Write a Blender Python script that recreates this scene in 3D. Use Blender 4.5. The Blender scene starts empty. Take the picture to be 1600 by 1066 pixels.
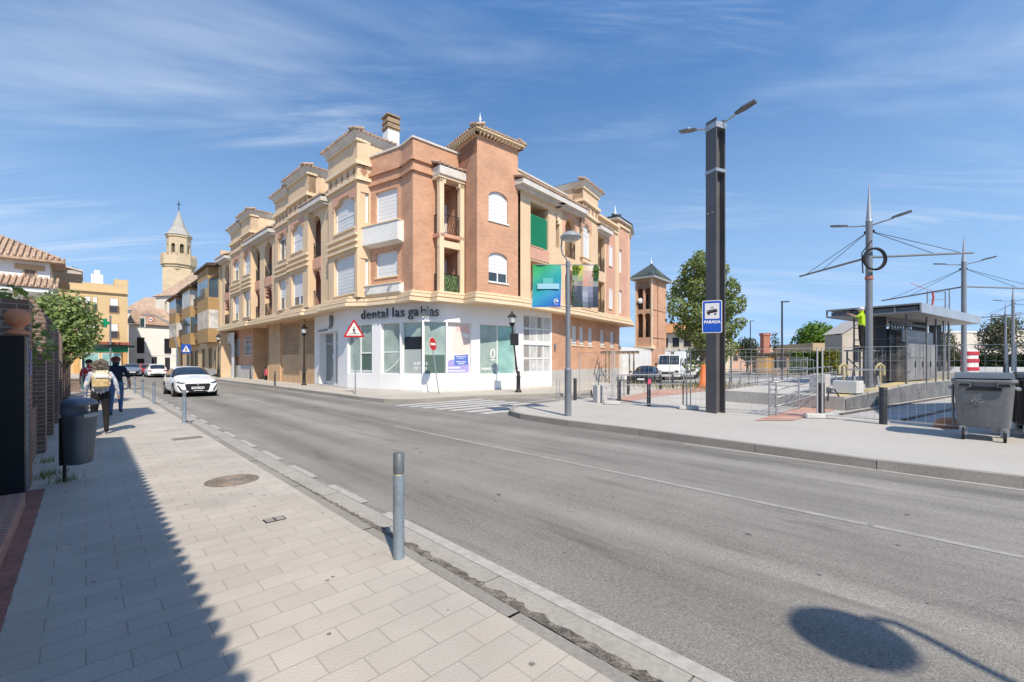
import bpy, bmesh, math, random
from math import radians as R, sin, cos, pi, sqrt, atan2
from mathutils import Vector, Matrix
random.seed(7)
SC = bpy.context.scene
COL = SC.collection
# ------------------------------------------------------------------ camera, sky, sun, exposure
EYE, FPX, VX, VY = 1.6, 690.0, 800.0, 565.0       # eye height; focal length and principal point in 1600-px units
cam = bpy.data.objects.new('camera', bpy.data.cameras.new('camera'))
COL.objects.link(cam)
cam.location = (0, 0, EYE)
cam.rotation_euler = (R(90), 0, 0)
cam.data.sensor_width = 36.0
cam.data.lens = 36.0 * FPX / 1600.0
cam.data.shift_y = (VY - 533.0) / 1600.0
cam.data.clip_start = 0.05
cam.data.clip_end = 6000
SC.camera = cam
SUN_EL, SUN_AZ = 47.5, 180.0 - 23.3                # azimuth clockwise from +Y
sd = Vector((sin(R(SUN_AZ)) * cos(R(SUN_EL)), cos(R(SUN_AZ)) * cos(R(SUN_EL)), sin(R(SUN_EL))))
sun = bpy.data.objects.new('sun', bpy.data.lights.new('sun', 'SUN'))
COL.objects.link(sun)
sun.location = (0, 0, 60)
sun.rotation_euler = sd.to_track_quat('Z', 'Y').to_euler()
sun.data.energy = 4.1
sun.data.angle = R(0.53)
sun.data.color = (1.0, 0.905, 0.775)
SC.view_settings.view_transform = 'Standard'
SC.view_settings.look = 'None'
SC.view_settings.gamma = 1.0
SC.view_settings.exposure = 0.4
W = bpy.data.worlds.new('World'); SC.world = W; W.use_nodes = True
def build_world():
    nt = W.node_tree; nt.nodes.clear(); N = nt.nodes.new; L = nt.links.new
    out = N('ShaderNodeOutputWorld'); bg = N('ShaderNodeBackground'); sky = N('ShaderNodeTexSky')
    sky.sky_type = 'NISHITA'; sky.sun_disc = False
    sky.sun_elevation = R(SUN_EL); sky.sun_rotation = R(SUN_AZ)
    sky.altitude = 700; sky.air_density = 1.0; sky.dust_density = 0.45; sky.ozone_density = 2.0
    bg.inputs[1].default_value = 0.15
    g0 = N('ShaderNodeTexCoord'); ad0 = N('ShaderNodeVectorMath'); ad0.operation = 'ADD'; L(g0.outputs['Generated'], ad0.inputs[0]); ad0.inputs[1].default_value = (0, 0, 0.30)
    L(ad0.outputs[0], sky.inputs[0])
    tc = N('ShaderNodeTexCoord'); sep = N('ShaderNodeSeparateXYZ'); L(tc.outputs['Generated'], sep.inputs[0])
    # thin cirrus on a high plane: direction / height
    mz = N('ShaderNodeMath'); mz.operation = 'MAXIMUM'; L(sep.outputs[2], mz.inputs[0]); mz.inputs[1].default_value = 0.0
    az = N('ShaderNodeMath'); az.operation = 'ADD'; L(mz.outputs[0], az.inputs[0]); az.inputs[1].default_value = 0.12
    dx = N('ShaderNodeMath'); dx.operation = 'DIVIDE'; L(sep.outputs[0], dx.inputs[0]); L(az.outputs[0], dx.inputs[1])
    dy = N('ShaderNodeMath'); dy.operation = 'DIVIDE'; L(sep.outputs[1], dy.inputs[0]); L(az.outputs[0], dy.inputs[1])
    cb = N('ShaderNodeCombineXYZ'); L(dx.outputs[0], cb.inputs[0]); L(dy.outputs[0], cb.inputs[1])
    def layer(rot, sx, sy, scale, lo, hi, off, det=7, rough=0.62, dist=0.5):
        mp = N('ShaderNodeMapping'); L(cb.outputs[0], mp.inputs[0])
        mp.inputs['Rotation'].default_value = (0, 0, R(rot)); mp.inputs['Scale'].default_value = (sx, sy, 1)
        mp.inputs['Location'].default_value = off
        no = N('ShaderNodeTexNoise'); L(mp.outputs[0], no.inputs['Vector']); no.inputs['Scale'].default_value = scale
        no.inputs['Detail'].default_value = det; no.inputs['Roughness'].default_value = rough; no.inputs['Distortion'].default_value = dist
        mr = N('ShaderNodeMapRange'); mr.interpolation_type = 'SMOOTHSTEP'; L(no.outputs[0], mr.inputs[0])
        mr.inputs[1].default_value = lo; mr.inputs[2].default_value = hi
        return mr.outputs[0]
    a = layer(-24, 0.34, 1.0, 0.75, 0.50, 0.80, (12.7, 1.2, 0), 7, 0.60, 0.9)
    b = layer(-30, 0.22, 1.3, 2.3, 0.45, 0.76, (1.1, 9.7, 0), 9, 0.68, 1.1)
    c = layer(10, 0.7, 0.7, 0.50, 0.38, 0.60, (2.3, 8.4, 0), 3)
    m1 = N('ShaderNodeMath'); m1.operation = 'MULTIPLY'; L(b, m1.inputs[0]); L(c, m1.inputs[1])
    m2 = N('ShaderNodeMath'); m2.operation = 'MAXIMUM'; L(a, m2.inputs[0]); L(m1.outputs[0], m2.inputs[1])
    m3 = N('ShaderNodeMath'); m3.operation = 'MULTIPLY'; L(m2.outputs[0], m3.inputs[0]); m3.inputs[1].default_value = 0.72
    tint = N('ShaderNodeMix'); tint.data_type = 'RGBA'; tint.blend_type = 'MULTIPLY'
    tint.inputs[0].default_value = 1.0; L(sky.outputs[0], tint.inputs[6]); tint.inputs[7].default_value = (0.70, 1.09, 1.31, 1)
    mx = N('ShaderNodeMix'); mx.data_type = 'RGBA'
    L(m3.outputs[0], mx.inputs[0]); L(tint.outputs[2], mx.inputs[6]); mx.inputs[7].default_value = (3.9, 4.5, 5.3, 1)
    hz = N('ShaderNodeMapRange'); hz.interpolation_type = 'SMOOTHSTEP'; L(sep.outputs[2], hz.inputs[0]); hz.inputs[1].default_value = -0.02; hz.inputs[2].default_value = 0.62; hz.inputs[3].default_value = 0.66; hz.inputs[4].default_value = 0.0
    mh = N('ShaderNodeMix'); mh.data_type = 'RGBA'; L(hz.outputs[0], mh.inputs[0]); L(tint.outputs[2], mh.inputs[6]); mh.inputs[7].default_value = (2.75, 4.0, 5.4, 1)
    L(mh.outputs[2], mx.inputs[6])
    L(mx.outputs[2], bg.inputs[0]); L(bg.outputs[0], out.inputs[0])
build_world()

# ------------------------------------------------------------------ placing helpers (pixel of the photograph -> place in metres)
def gp(px, py, z=0.0):
    y = FPX * (EYE - z) / (py - VY)
    return Vector(((px - VX) * y / FPX, y, z))
def at(px, py, y):
    return Vector(((px - VX) * y / FPX, y, EYE + (VY - py) * y / FPX))
AX = Vector((-0.695, 0.719, 0)); BX = Vector((0.719, 0.695, 0))   # along / across the street
def uv(u, v, z=0.0): return AX * u + BX * v + Vector((0, 0, z))

# ------------------------------------------------------------------ mesh builder
class MB:
    def __init__(s): s.v = []; s.f = []; s.m = []; s.sm = []; s.M = Matrix.Identity(4); s.mi = 0; s.smooth = False
    def tf(s, M): s.M = M; return s
    def add(s, pts, faces):
        b = len(s.v)
        s.v += [s.M @ Vector(p) for p in pts]
        for f in faces: s.f.append([b + i for i in f]); s.m.append(s.mi); s.sm.append(s.smooth)
        return s
    def poly(s, pts): return s.add(pts, [list(range(len(pts)))])
    def box(s, c, d, rz=0.0, tap=1.0):
        x, y, z = d[0] / 2, d[1] / 2, d[2] / 2
        Q = Matrix.Translation(c) @ Matrix.Rotation(rz, 4, 'Z')
        p = [Q @ Vector((a * x * (tap if k > 0 else 1), b * y * (tap if k > 0 else 1), k * z)) for k in (-1, 1) for a, b in ((-1, -1), (1, -1), (1, 1), (-1, 1))]
        return s.add(p, [(3, 2, 1, 0), (4, 5, 6, 7), (0, 1, 5, 4), (1, 2, 6, 5), (2, 3, 7, 6), (3, 0, 4, 7)])
    def bar(s, a, b, w, h=None, up=(0, 0, 1)):
        h = h or w; a = Vector(a); b = Vector(b); d = (b - a).normalized(); u = Vector(up)
        if abs(d.dot(u)) > 0.98: u = Vector((0, 1, 0))
        r = d.cross(u).normalized() * w / 2; t = r.cross(d).normalized() * h / 2
        p = [a - r - t, a + r - t, a + r + t, a - r + t, b - r - t, b + r - t, b + r + t, b - r + t]
        return s.add(p, [(3, 2, 1, 0), (4, 5, 6, 7), (0, 1, 5, 4), (1, 2, 6, 5), (2, 3, 7, 6), (3, 0, 4, 7)])
    def tube(s, path, r, n=8, caps=True):
        path = [Vector(p) for p in path]; rs = r if isinstance(r, (list, tuple)) else [r] * len(path)
        k = len(path); rings = []; u = None; old = s.smooth
        for i, p in enumerate(path):
            d = (path[min(i + 1, k - 1)] - path[max(i - 1, 0)]).normalized()
            if u is None:
                u = d.cross(Vector((0, 0, 1)) if abs(d.z) < 0.9 else Vector((1, 0, 0))).normalized()
            else: u = (u - d * u.dot(d)).normalized()
            w = d.cross(u)
            rings.append([p + (u * cos(2 * pi * j / n) + w * sin(2 * pi * j / n)) * rs[i] for j in range(n)])
        fs = [(i * n + j, i * n + (j + 1) % n, (i + 1) * n + (j + 1) % n, (i + 1) * n + j) for i in range(k - 1) for j in range(n)]
        s.smooth = n > 4; b = [q for r_ in rings for q in r_]; s.add(b, fs); s.smooth = old
        if caps:
            s.poly(list(reversed(rings[0]))); s.poly(rings[-1])
        return s
    def cyl(s, c, r, h, n=16, r2=None):
        c = Vector(c); return s.tube([c, c + Vector((0, 0, h))], [r, r if r2 is None else r2], n)
    def lathe(s, prof, c=(0, 0, 0), n=20):
        c = Vector(c); k = len(prof); old = s.smooth; s.smooth = True
        p = [c + Vector((r * cos(2 * pi * j / n), r * sin(2 * pi * j / n), z)) for r, z in prof for j in range(n)]
        s.add(p, [(i * n + j, i * n + (j + 1) % n, (i + 1) * n + (j + 1) % n, (i + 1) * n + j) for i in range(k - 1) for j in range(n)])
        s.smooth = old; return s
    def prism(s, pts, z0, z1):
        n = len(pts); p = [Vector((q[0], q[1], z0)) for q in pts] + [Vector((q[0], q[1], z1)) for q in pts]
        a = sum(pts[i][0] * pts[(i + 1) % n][1] - pts[(i + 1) % n][0] * pts[i][1] for i in range(n))
        o = list(range(n)) if a > 0 else list(range(n))[::-1]
        s.add(p, [o[::-1], [i + n for i in o]] + [(o[i], o[(i + 1) % n], o[(i + 1) % n] + n, o[i] + n) for i in range(n)])
        return s
    def sphere(s, c, r, n=14, m=8, sc=(1, 1, 1)):
        c = Vector(c); pr = [(max(1e-4, r * sin(pi * i / m)), -r * cos(pi * i / m)) for i in range(m + 1)]
        old = s.M; s.M = old @ Matrix.Translation(c) @ Matrix.Diagonal((sc[0], sc[1], sc[2], 1)); s.lathe(pr, (0, 0, 0), n); s.M = old; return s
    def build(s, name, mat, parent=None, world=False, bevel=0, loc=None, merge=False):
        me = bpy.data.meshes.new(name)
        vs = s.v
        if loc is not None: vs = [q - Vector(loc) for q in vs]
        if world and parent is not None:
            rt = parent
            while rt.parent: rt = rt.parent
            Mi = (Matrix.Translation(rt.location) @ rt.rotation_euler.to_matrix().to_4x4()).inverted()
            vs = [Mi @ q for q in vs]
        me.from_pydata([tuple(q) for q in vs], [], s.f)
        mats = mat if isinstance(mat, (list, tuple)) else [mat]
        for m in mats: me.materials.append(m)
        me.polygons.foreach_set('material_index', s.m); me.polygons.foreach_set('use_smooth', s.sm)
        ul = me.uv_layers.new(name='UVMap').data
        buf = [0.0] * (2 * len(me.loops))
        for pg in me.polygons:
            n = pg.normal
            if abs(n.z) > 0.75:
                for li in pg.loop_indices:
                    c = s.v[me.loops[li].vertex_index]; buf[2 * li] = c[0]; buf[2 * li + 1] = c[1]
            else:
                k = sqrt(n.x * n.x + n.y * n.y); tx, ty = -n.y / k, n.x / k
                for li in pg.loop_indices:
                    c = vs[me.loops[li].vertex_index]; buf[2 * li] = c[0] * tx + c[1] * ty; buf[2 * li + 1] = c[2] + 0.0
        ul.foreach_set('uv', buf)
        if merge:
            bm = bmesh.new(); bm.from_mesh(me); bmesh.ops.remove_doubles(bm, verts=bm.verts, dist=1e-4)
            bmesh.ops.recalc_face_normals(bm, faces=bm.faces); bm.to_mesh(me); bm.free()
        o = bpy.data.objects.new(name, me); COL.objects.link(o)
        if loc is not None: o.location = loc
        if parent is not None: o.parent = parent
        if bevel:
            b = o.modifiers.new('bevel', 'BEVEL'); b.width = bevel; b.segments = 2; b.limit_method = 'ANGLE'; b.angle_limit = R(40)
        return o

def tag(o, label=None, cat=None, group=None, kind=None):
    if label: o['label'] = label
    if cat: o['category'] = cat
    if group: o['group'] = group
    if kind: o['kind'] = kind
    return o
def thing(name, label, cat, loc=(0, 0, 0), rz=0.0, group=None):
    o = bpy.data.objects.new(name, None); COL.objects.link(o); o.empty_display_size = 0.3
    o.location = loc; o.rotation_euler = (0, 0, rz)
    return tag(o, label, cat, group)
def kids(o): return [c for c in bpy.data.objects if c.parent == o]
def dup(root, loc, rz=0.0, label=None):
    def cp(o, par):
        c = o.copy(); COL.objects.link(c); c.parent = par
        for ch in kids(o): cp(ch, c)
        return c
    c = cp(root, None); c.location = loc; c.rotation_euler = (0, 0, rz)
    if label: c['label'] = label
    return c
def text_mesh(txt, size, depth=0.01, bold=0.0):
    cu = bpy.data.curves.new('t', 'FONT'); cu.body = txt; cu.size = size; cu.extrude = depth; cu.align_x = 'CENTER'; cu.offset = bold
    o = bpy.data.objects.new('t', cu); COL.objects.link(o)
    dg = bpy.context.evaluated_depsgraph_get(); dg.update()
    me = bpy.data.meshes.new_from_object(o.evaluated_get(dg))
    vs = [v.co.copy() for v in me.vertices]; fs = [list(p.vertices) for p in me.polygons]
    bpy.data.objects.remove(o); bpy.data.meshes.remove(me)
    return vs, fs
def add_text(mb, txt, size, O, ex, ez, depth=0.01, bold=0.0):
    """text centred at O, reading along ex, up ez, standing proud by depth"""
    vs, fs = text_mesh(txt, size, depth, bold); n = Vector(ex).cross(Vector(ez))
    mb.add([Vector(O) + Vector(ex) * v.x + Vector(ez) * v.y + n * v.z for v in vs], fs)

# ------------------------------------------------------------------ materials
MATS = {}
def mat(name, col, rough=0.8, metal=0.0, n1=(0, 0), n2=(0, 0), bump=0.0, bscale=40, spec=0.35, coat=0.0, stain=None, trans=0.0):
    """plain surface with two noises of brightness (scale, amount) and a bump"""
    if name in MATS: return MATS[name]
    m = bpy.data.materials.new(name); m.use_nodes = True; nt = m.node_tree; N = nt.nodes.new; L = nt.links.new
    b = nt.nodes['Principled BSDF']; b.inputs['Roughness'].default_value = rough; b.inputs['Metallic'].default_value = metal
    b.inputs['Specular IOR Level'].default_value = spec
    if coat: b.inputs['Coat Weight'].default_value = coat; b.inputs['Coat Roughness'].default_value = 0.06
    tc = N('ShaderNodeTexCoord'); cur = None
    rgb = N('ShaderNodeRGB'); rgb.outputs[0].default_value = (*col, 1); cur = rgb.outputs[0]
    for sc, am in (n1, n2):
        if am:
            no = N('ShaderNodeTexNoise'); L(tc.outputs['Object'], no.inputs['Vector']); no.inputs['Scale'].default_value = sc; no.inputs['Detail'].default_value = 5
            mr = N('ShaderNodeMapRange'); L(no.outputs[0], mr.inputs[0]); mr.inputs[1].default_value = 0.3; mr.inputs[2].default_value = 0.7
            mr.inputs[3].default_value = 1 - am; mr.inputs[4].default_value = 1 + am
            mu = N('ShaderNodeMix'); mu.data_type = 'RGBA'; mu.blend_type = 'MULTIPLY'; mu.inputs[0].default_value = 1
            L(cur, mu.inputs[6]); L(mr.outputs[0], mu.inputs[7]); cur = mu.outputs[2]
    if stain:
        no = N('ShaderNodeTexNoise'); mp = N('ShaderNodeMapping'); L(tc.outputs['Object'], mp.inputs[0]); mp.inputs['Scale'].default_value = stain[2]
        L(mp.outputs[0], no.inputs['Vector']); no.inputs['Scale'].default_value = 1.0; no.inputs['Detail'].default_value = 6; no.inputs['Roughness'].default_value = 0.65
        mr = N('ShaderNodeMapRange'); L(no.outputs[0], mr.inputs[0]); mr.inputs[1].default_value = 0.52; mr.inputs[2].default_value = 0.75
        mr.inputs[4].default_value = stain[1]
        mu = N('ShaderNodeMix'); mu.data_type = 'RGBA'; L(mr.outputs[0], mu.inputs[0]); L(cur, mu.inputs[6]); mu.inputs[7].default_value = (*stain[0], 1); cur = mu.outputs[2]
    L(cur, b.inputs['Base Color'])
    if trans: b.inputs['Transmission Weight'].default_value = trans
    if bump:
        no = N('ShaderNodeTexNoise'); L(tc.outputs['Object'], no.inputs['Vector']); no.inputs['Scale'].default_value = bscale; no.inputs['Detail'].default_value = 4
        bp = N('ShaderNodeBump'); bp.inputs['Strength'].default_value = bump; bp.inputs['Distance'].default_value = 0.02
        L(no.outputs[0], bp.inputs['Height']); L(bp.outputs[0], b.inputs['Normal'])
    MATS[name] = m; return m
def brick(name, c1, c2, mortar, bw=0.25, bh=0.07, ms=0.01, rough=0.85, bump=0.3, n=0.15, off=0.5, rot=0.0, stain=None, pit=0, big=0.9):
    if name in MATS: return MATS[name]
    m = bpy.data.materials.new(name); m.use_nodes = True; nt = m.node_tree; N = nt.nodes.new; L = nt.links.new
    b = nt.nodes['Principled BSDF']; b.inputs['Roughness'].default_value = rough; b.inputs['Specular IOR Level'].default_value = 0.3
    tc = N('ShaderNodeTexCoord'); mp = N('ShaderNodeMapping'); L(tc.outputs['UV'], mp.inputs[0]); mp.inputs['Rotation'].default_value = (0, 0, rot)
    br = N('ShaderNodeTexBrick'); L(mp.outputs[0], br.inputs['Vector']); br.offset = off
    br.inputs['Color1'].default_value = (*c1, 1); br.inputs['Color2'].default_value = (*c2, 1); br.inputs['Mortar'].default_value = (*mortar, 1)
    br.inputs['Scale'].default_value = 1; br.inputs['Brick Width'].default_value = bw; br.inputs['Row Height'].default_value = bh
    br.inputs['Mortar Size'].default_value = ms; br.inputs['Mortar Smooth'].default_value = 0.3; br.inputs['Bias'].default_value = 0.0
    no = N('ShaderNodeTexNoise'); L(tc.outputs['Object'], no.inputs['Vector']); no.inputs['Scale'].default_value = big; no.inputs['Detail'].default_value = 7
    mr = N('ShaderNodeMapRange'); L(no.outputs[0], mr.inputs[0]); mr.inputs[1].default_value = 0.3; mr.inputs[2].default_value = 0.7
    mr.inputs[3].default_value = 1 - n; mr.inputs[4].default_value = 1 + n
    mu = N('ShaderNodeMix'); mu.data_type = 'RGBA'; mu.blend_type = 'MULTIPLY'; mu.inputs[0].default_value = 1
    L(br.outputs[0], mu.inputs[6]); L(mr.outputs[0], mu.inputs[7]); cur = mu.outputs[2]
    if stain:
        n2 = N('ShaderNodeTexNoise'); L(tc.outputs['Object'], n2.inputs['Vector']); n2.inputs['Scale'].default_value = stain[2]; n2.inputs['Detail'].default_value = 6
        r2 = N('ShaderNodeMapRange'); L(n2.outputs[0], r2.inputs[0]); r2.inputs[1].default_value = 0.5; r2.inputs[2].default_value = 0.72; r2.inputs[4].default_value = stain[1]
        x2 = N('ShaderNodeMix'); x2.data_type = 'RGBA'; L(r2.outputs[0], x2.inputs[0]); L(cur, x2.inputs[6]); x2.inputs[7].default_value = (*stain[0], 1); cur = x2.outputs[2]
    L(cur, b.inputs['Base Color'])
    if bump:
        iv = N('ShaderNodeMath'); iv.operation = 'SUBTRACT'; iv.inputs[0].default_value = 1; L(br.outputs['Fac'], iv.inputs[1])
        h = iv.outputs[0]
        if pit:
            pn = N('ShaderNodeTexNoise'); L(tc.outputs['Object'], pn.inputs['Vector']); pn.inputs['Scale'].default_value = pit; pn.inputs['Detail'].default_value = 3
            ad = N('ShaderNodeMath'); ad.operation = 'ADD'; L(h, ad.inputs[0]); L(pn.outputs[0], ad.inputs[1]); h = ad.outputs[0]
        bp = N('ShaderNodeBump'); bp.inputs['Strength'].default_value = bump; bp.inputs['Distance'].default_value = 0.01
        L(h, bp.inputs['Height']); L(bp.outputs[0], b.inputs['Normal'])
    MATS[name] = m; return m
def glass(name, col, rough=0.06, spec=0.7):
    m = mat(name, col, rough, 0, (1.2, 0.25), spec=spec); return m

CREAM = mat('cream_render', (0.69, 0.505, 0.325), 0.9, 0, (0.5, 0.06), (6, 0.05), 0.12, 60, stain=((0.46, 0.35, 0.235), 0.5, (1.6, 1.6, 0.22)))
CREAM2 = mat('pale_cream_trim', (0.74, 0.585, 0.395), 0.85, 0, (1.0, 0.06), (9, 0.05))
ORANGE = mat('orange_render', (0.60, 0.34, 0.13), 0.9, 0, (0.4, 0.08), (5, 0.06), stain=((0.42, 0.25, 0.12), 0.35, (1.0, 1.0, 0.2)))
PINKBR = brick('pink_brick', (0.62, 0.335, 0.235), (0.57, 0.30, 0.205), (0.60, 0.40, 0.29), 0.25, 0.065, 0.008, n=0.1)
BRICK = brick('salmon_brick', (0.575, 0.318, 0.198), (0.478, 0.245, 0.148), (0.58, 0.36, 0.24), 0.25, 0.068, 0.009, n=0.13, bump=0.25, stain=((0.66, 0.40, 0.24), 0.35, 0.7))
BRICKDK = brick('brown_brick', (0.20, 0.128, 0.095), (0.14, 0.09, 0.07), (0.34, 0.295, 0.25), 0.25, 0.072, 0.007, n=0.2, bump=0.5)
TANBR = brick('tan_brick', (0.60, 0.40, 0.23), (0.55, 0.35, 0.20), (0.52, 0.38, 0.25), 0.25, 0.07, 0.008, n=0.12)
WHITE = mat('white_paint', (0.80, 0.80, 0.785), 0.75, 0, (0.6, 0.03), (8, 0.03))
WHITEOLD = mat('weathered_whitewash', (0.74, 0.72, 0.68), 0.9, 0, (0.5, 0.07), (4, 0.05), 0.1, 30, stain=((0.52, 0.48, 0.42), 0.3, (1, 1, 0.2)))
SHUT = mat('roller_shutter_white', (0.70, 0.70, 0.69), 0.6, 0, (0.8, 0.04))
FRAME = mat('window_frame_white', (0.76, 0.76, 0.74), 0.5)
GLASS = glass('window_glass', (0.05, 0.065, 0.07), 0.05)
GLASSG = glass('greenish_shop_glass', (0.30, 0.38, 0.345), 0.08, 0.55)
GLASST = glass('teal_shop_glass', (0.24, 0.42, 0.385), 0.08, 0.55)
GLASSD = glass('dark_shop_glass', (0.16, 0.19, 0.18), 0.06, 0.6)
IRON = mat('black_iron', (0.028, 0.028, 0.03), 0.5, 0.3, (3, 0.2))
GREYDK = mat('dark_grey_steel', (0.052, 0.054, 0.060), 0.45, 0.25, (1.5, 0.18), (20, 0.06))
STEEL = mat('galvanised_steel', (0.42, 0.43, 0.44), 0.45, 0.7, (4, 0.15), (30, 0.1))
GREYPOLE = mat('grey_pole_paint', (0.20, 0.215, 0.235), 0.5, 0.1, (2, 0.1), (20, 0.06))
BLUEGREY = mat('blue_grey_bollard_paint', (0.215, 0.265, 0.315), 0.5, 0.1, (3, 0.14), (25, 0.12), 0.1, 60, stain=((0.36, 0.40, 0.42), 0.5, (14, 14, 3)))
TILE = mat('clay_tile', (0.43, 0.30, 0.21), 0.9, 0, (1.5, 0.25), (9, 0.2), 0.2, 25, stain=((0.55, 0.47, 0.36), 0.6, (3, 3, 3)))
TILEO = mat('orange_tile', (0.50, 0.24, 0.10), 0.9, 0, (0.6, 0.1), (3, 0.1))
TILED = mat('dark_glazed_tile', (0.06, 0.075, 0.07), 0.5, 0, (2, 0.25), (8, 0.2))
TERRA = mat('terracotta', (0.54, 0.225, 0.125), 0.8, 0, (4, 0.12), (20, 0.06), 0.1, 30)
CONC = mat('concrete', (0.50, 0.49, 0.47), 0.9, 0, (1.2, 0.08), (15, 0.08), 0.2, 40)
CORN = mat('white_cornice', (0.60, 0.56, 0.51), 0.85, 0, (1.5, 0.1), (7, 0.06))
RUBBER = mat('black_rubber', (0.02, 0.02, 0.021), 0.8)
BARK = mat('bark', (0.17, 0.13, 0.095), 0.95, 0, (4, 0.25), (20, 0.2), 0.4, 20)
def leafmat(name, c1, c2, c3):
    if name in MATS: return MATS[name]
    m = bpy.data.materials.new(name); m.use_nodes = True; nt = m.node_tree; N = nt.nodes.new; L = nt.links.new
    b = nt.nodes['Principled BSDF']; b.inputs['Roughness'].default_value = 0.55; b.inputs['Specular IOR Level'].default_value = 0.3
    g = N('ShaderNodeNewGeometry'); cr = N('ShaderNodeValToRGB'); L(g.outputs['Random Per Island'], cr.inputs[0])
    e = cr.color_ramp.elements; e[0].color = (*c1, 1); e[1].color = (*c3, 1); x = e.new(0.5); x.color = (*c2, 1)
    L(cr.outputs[0], b.inputs['Base Color'])
    tr = N('ShaderNodeBsdfTranslucent'); L(cr.outputs[0], tr.inputs[0]); ms = N('ShaderNodeMixShader'); ms.inputs[0].default_value = 0.3
    o = nt.nodes['Material Output']; L(b.outputs[0], ms.inputs[1]); L(tr.outputs[0], ms.inputs[2]); L(ms.outputs[0], o.inputs[0])
    MATS[name] = m; return m
def leaves(clumps, n, size, seed=1, flat=0.0):
    """leaf-sized faces spread through ellipsoid clumps [(centre, (rx,ry,rz))]"""
    rn = random.Random(seed); mb = MB(); vol = [c[1][0] * c[1][1] * c[1][2] for c in clumps]; tot = sum(vol)
    for (c, r), vv in zip(clumps, vol):
        for _ in range(max(6, int(n * vv / tot))):
            while True:
                d = Vector((rn.uniform(-1, 1), rn.uniform(-1, 1), rn.uniform(-1, 1)))
                if 0.05 < d.length < 1: break
            d = d.normalized() * (d.length ** 0.45)
            p = Vector(c) + Vector((d.x * r[0], d.y * r[1], d.z * r[2])) * rn.uniform(0.82, 1.13)
            nrm = (d + Vector((rn.uniform(-1, 1), rn.uniform(-1, 1), rn.uniform(-0.6, 1))) * 0.9).normalized()
            t = nrm.cross(Vector((rn.uniform(-1, 1), rn.uniform(-1, 1), rn.uniform(-1, 1)))).normalized(); w = nrm.cross(t)
            s = size * rn.uniform(0.6, 1.35)
            mb.poly([p - t * s * 0.5, p + w * s * 0.3 - t * s * .05, p + t * s * 0.5, p - w * s * 0.3 - t * s * .05])
    return mb
LEAF1 = leafmat('poplar_leaf', (0.11, 0.155, 0.035), (0.18, 0.235, 0.065), (0.30, 0.34, 0.13))
LEAF2 = leafmat('bright_leaf', (0.075, 0.15, 0.015), (0.11, 0.21, 0.02), (0.17, 0.27, 0.04))
LEAF3 = leafmat('dark_leaf', (0.03, 0.05, 0.02), (0.05, 0.075, 0.03), (0.09, 0.115, 0.05))
LEAF4 = leafmat('climber_leaf', (0.12, 0.18, 0.04), (0.20, 0.27, 0.075), (0.34, 0.40, 0.17))
LEAF5 = leafmat('grey_olive_leaf', (0.07, 0.08, 0.035), (0.10, 0.11, 0.05), (0.30, 0.28, 0.19))
YELLOW = leafmat('yellow_flower', (0.45, 0.36, 0.02), (0.30, 0.30, 0.03), (0.12, 0.17, 0.03))
def tree(name, label, base, clumps, n, size, leafm, trunk_r, group=None, seed=1, cat='tree', limbs=True, h0=None):
    t = thing(name, label, cat, base, 0, group); base = Vector(base); rn = random.Random(seed)
    mb = leaves([(Vector(c), r) for c, r in clumps], n, size, seed); mb.build('crown', leafm, t)
    tb = MB(); top = max(c[2] for c, r in clumps); mid = Vector((sum(c[0] for c, r in clumps) / len(clumps), sum(c[1] for c, r in clumps) / len(clumps), 0))
    hs = [i / 6 for i in range(7)]
    tb.tube([Vector((mid.x * k + rn.uniform(-.1, .1) * k, mid.y * k + rn.uniform(-.1, .1) * k, top * k * 0.95)) for k in hs], [trunk_r * (1.25 - 1.1 * k) for k in hs], 8)
    if limbs:
        for c, r in clumps:
            c = Vector(c); k = max(0.18, min(0.75, c.z / top * 0.62)); st = Vector((mid.x * k, mid.y * k, top * k * 0.95))
            md = st.lerp(c, 0.5) + Vector((0, 0, -0.12 * (c - st).length))
            tb.tube([st, md, c], [trunk_r * 0.5, trunk_r * 0.34, trunk_r * 0.12], 6)
    tb.build('trunk', BARK, t)
    return t
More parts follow.
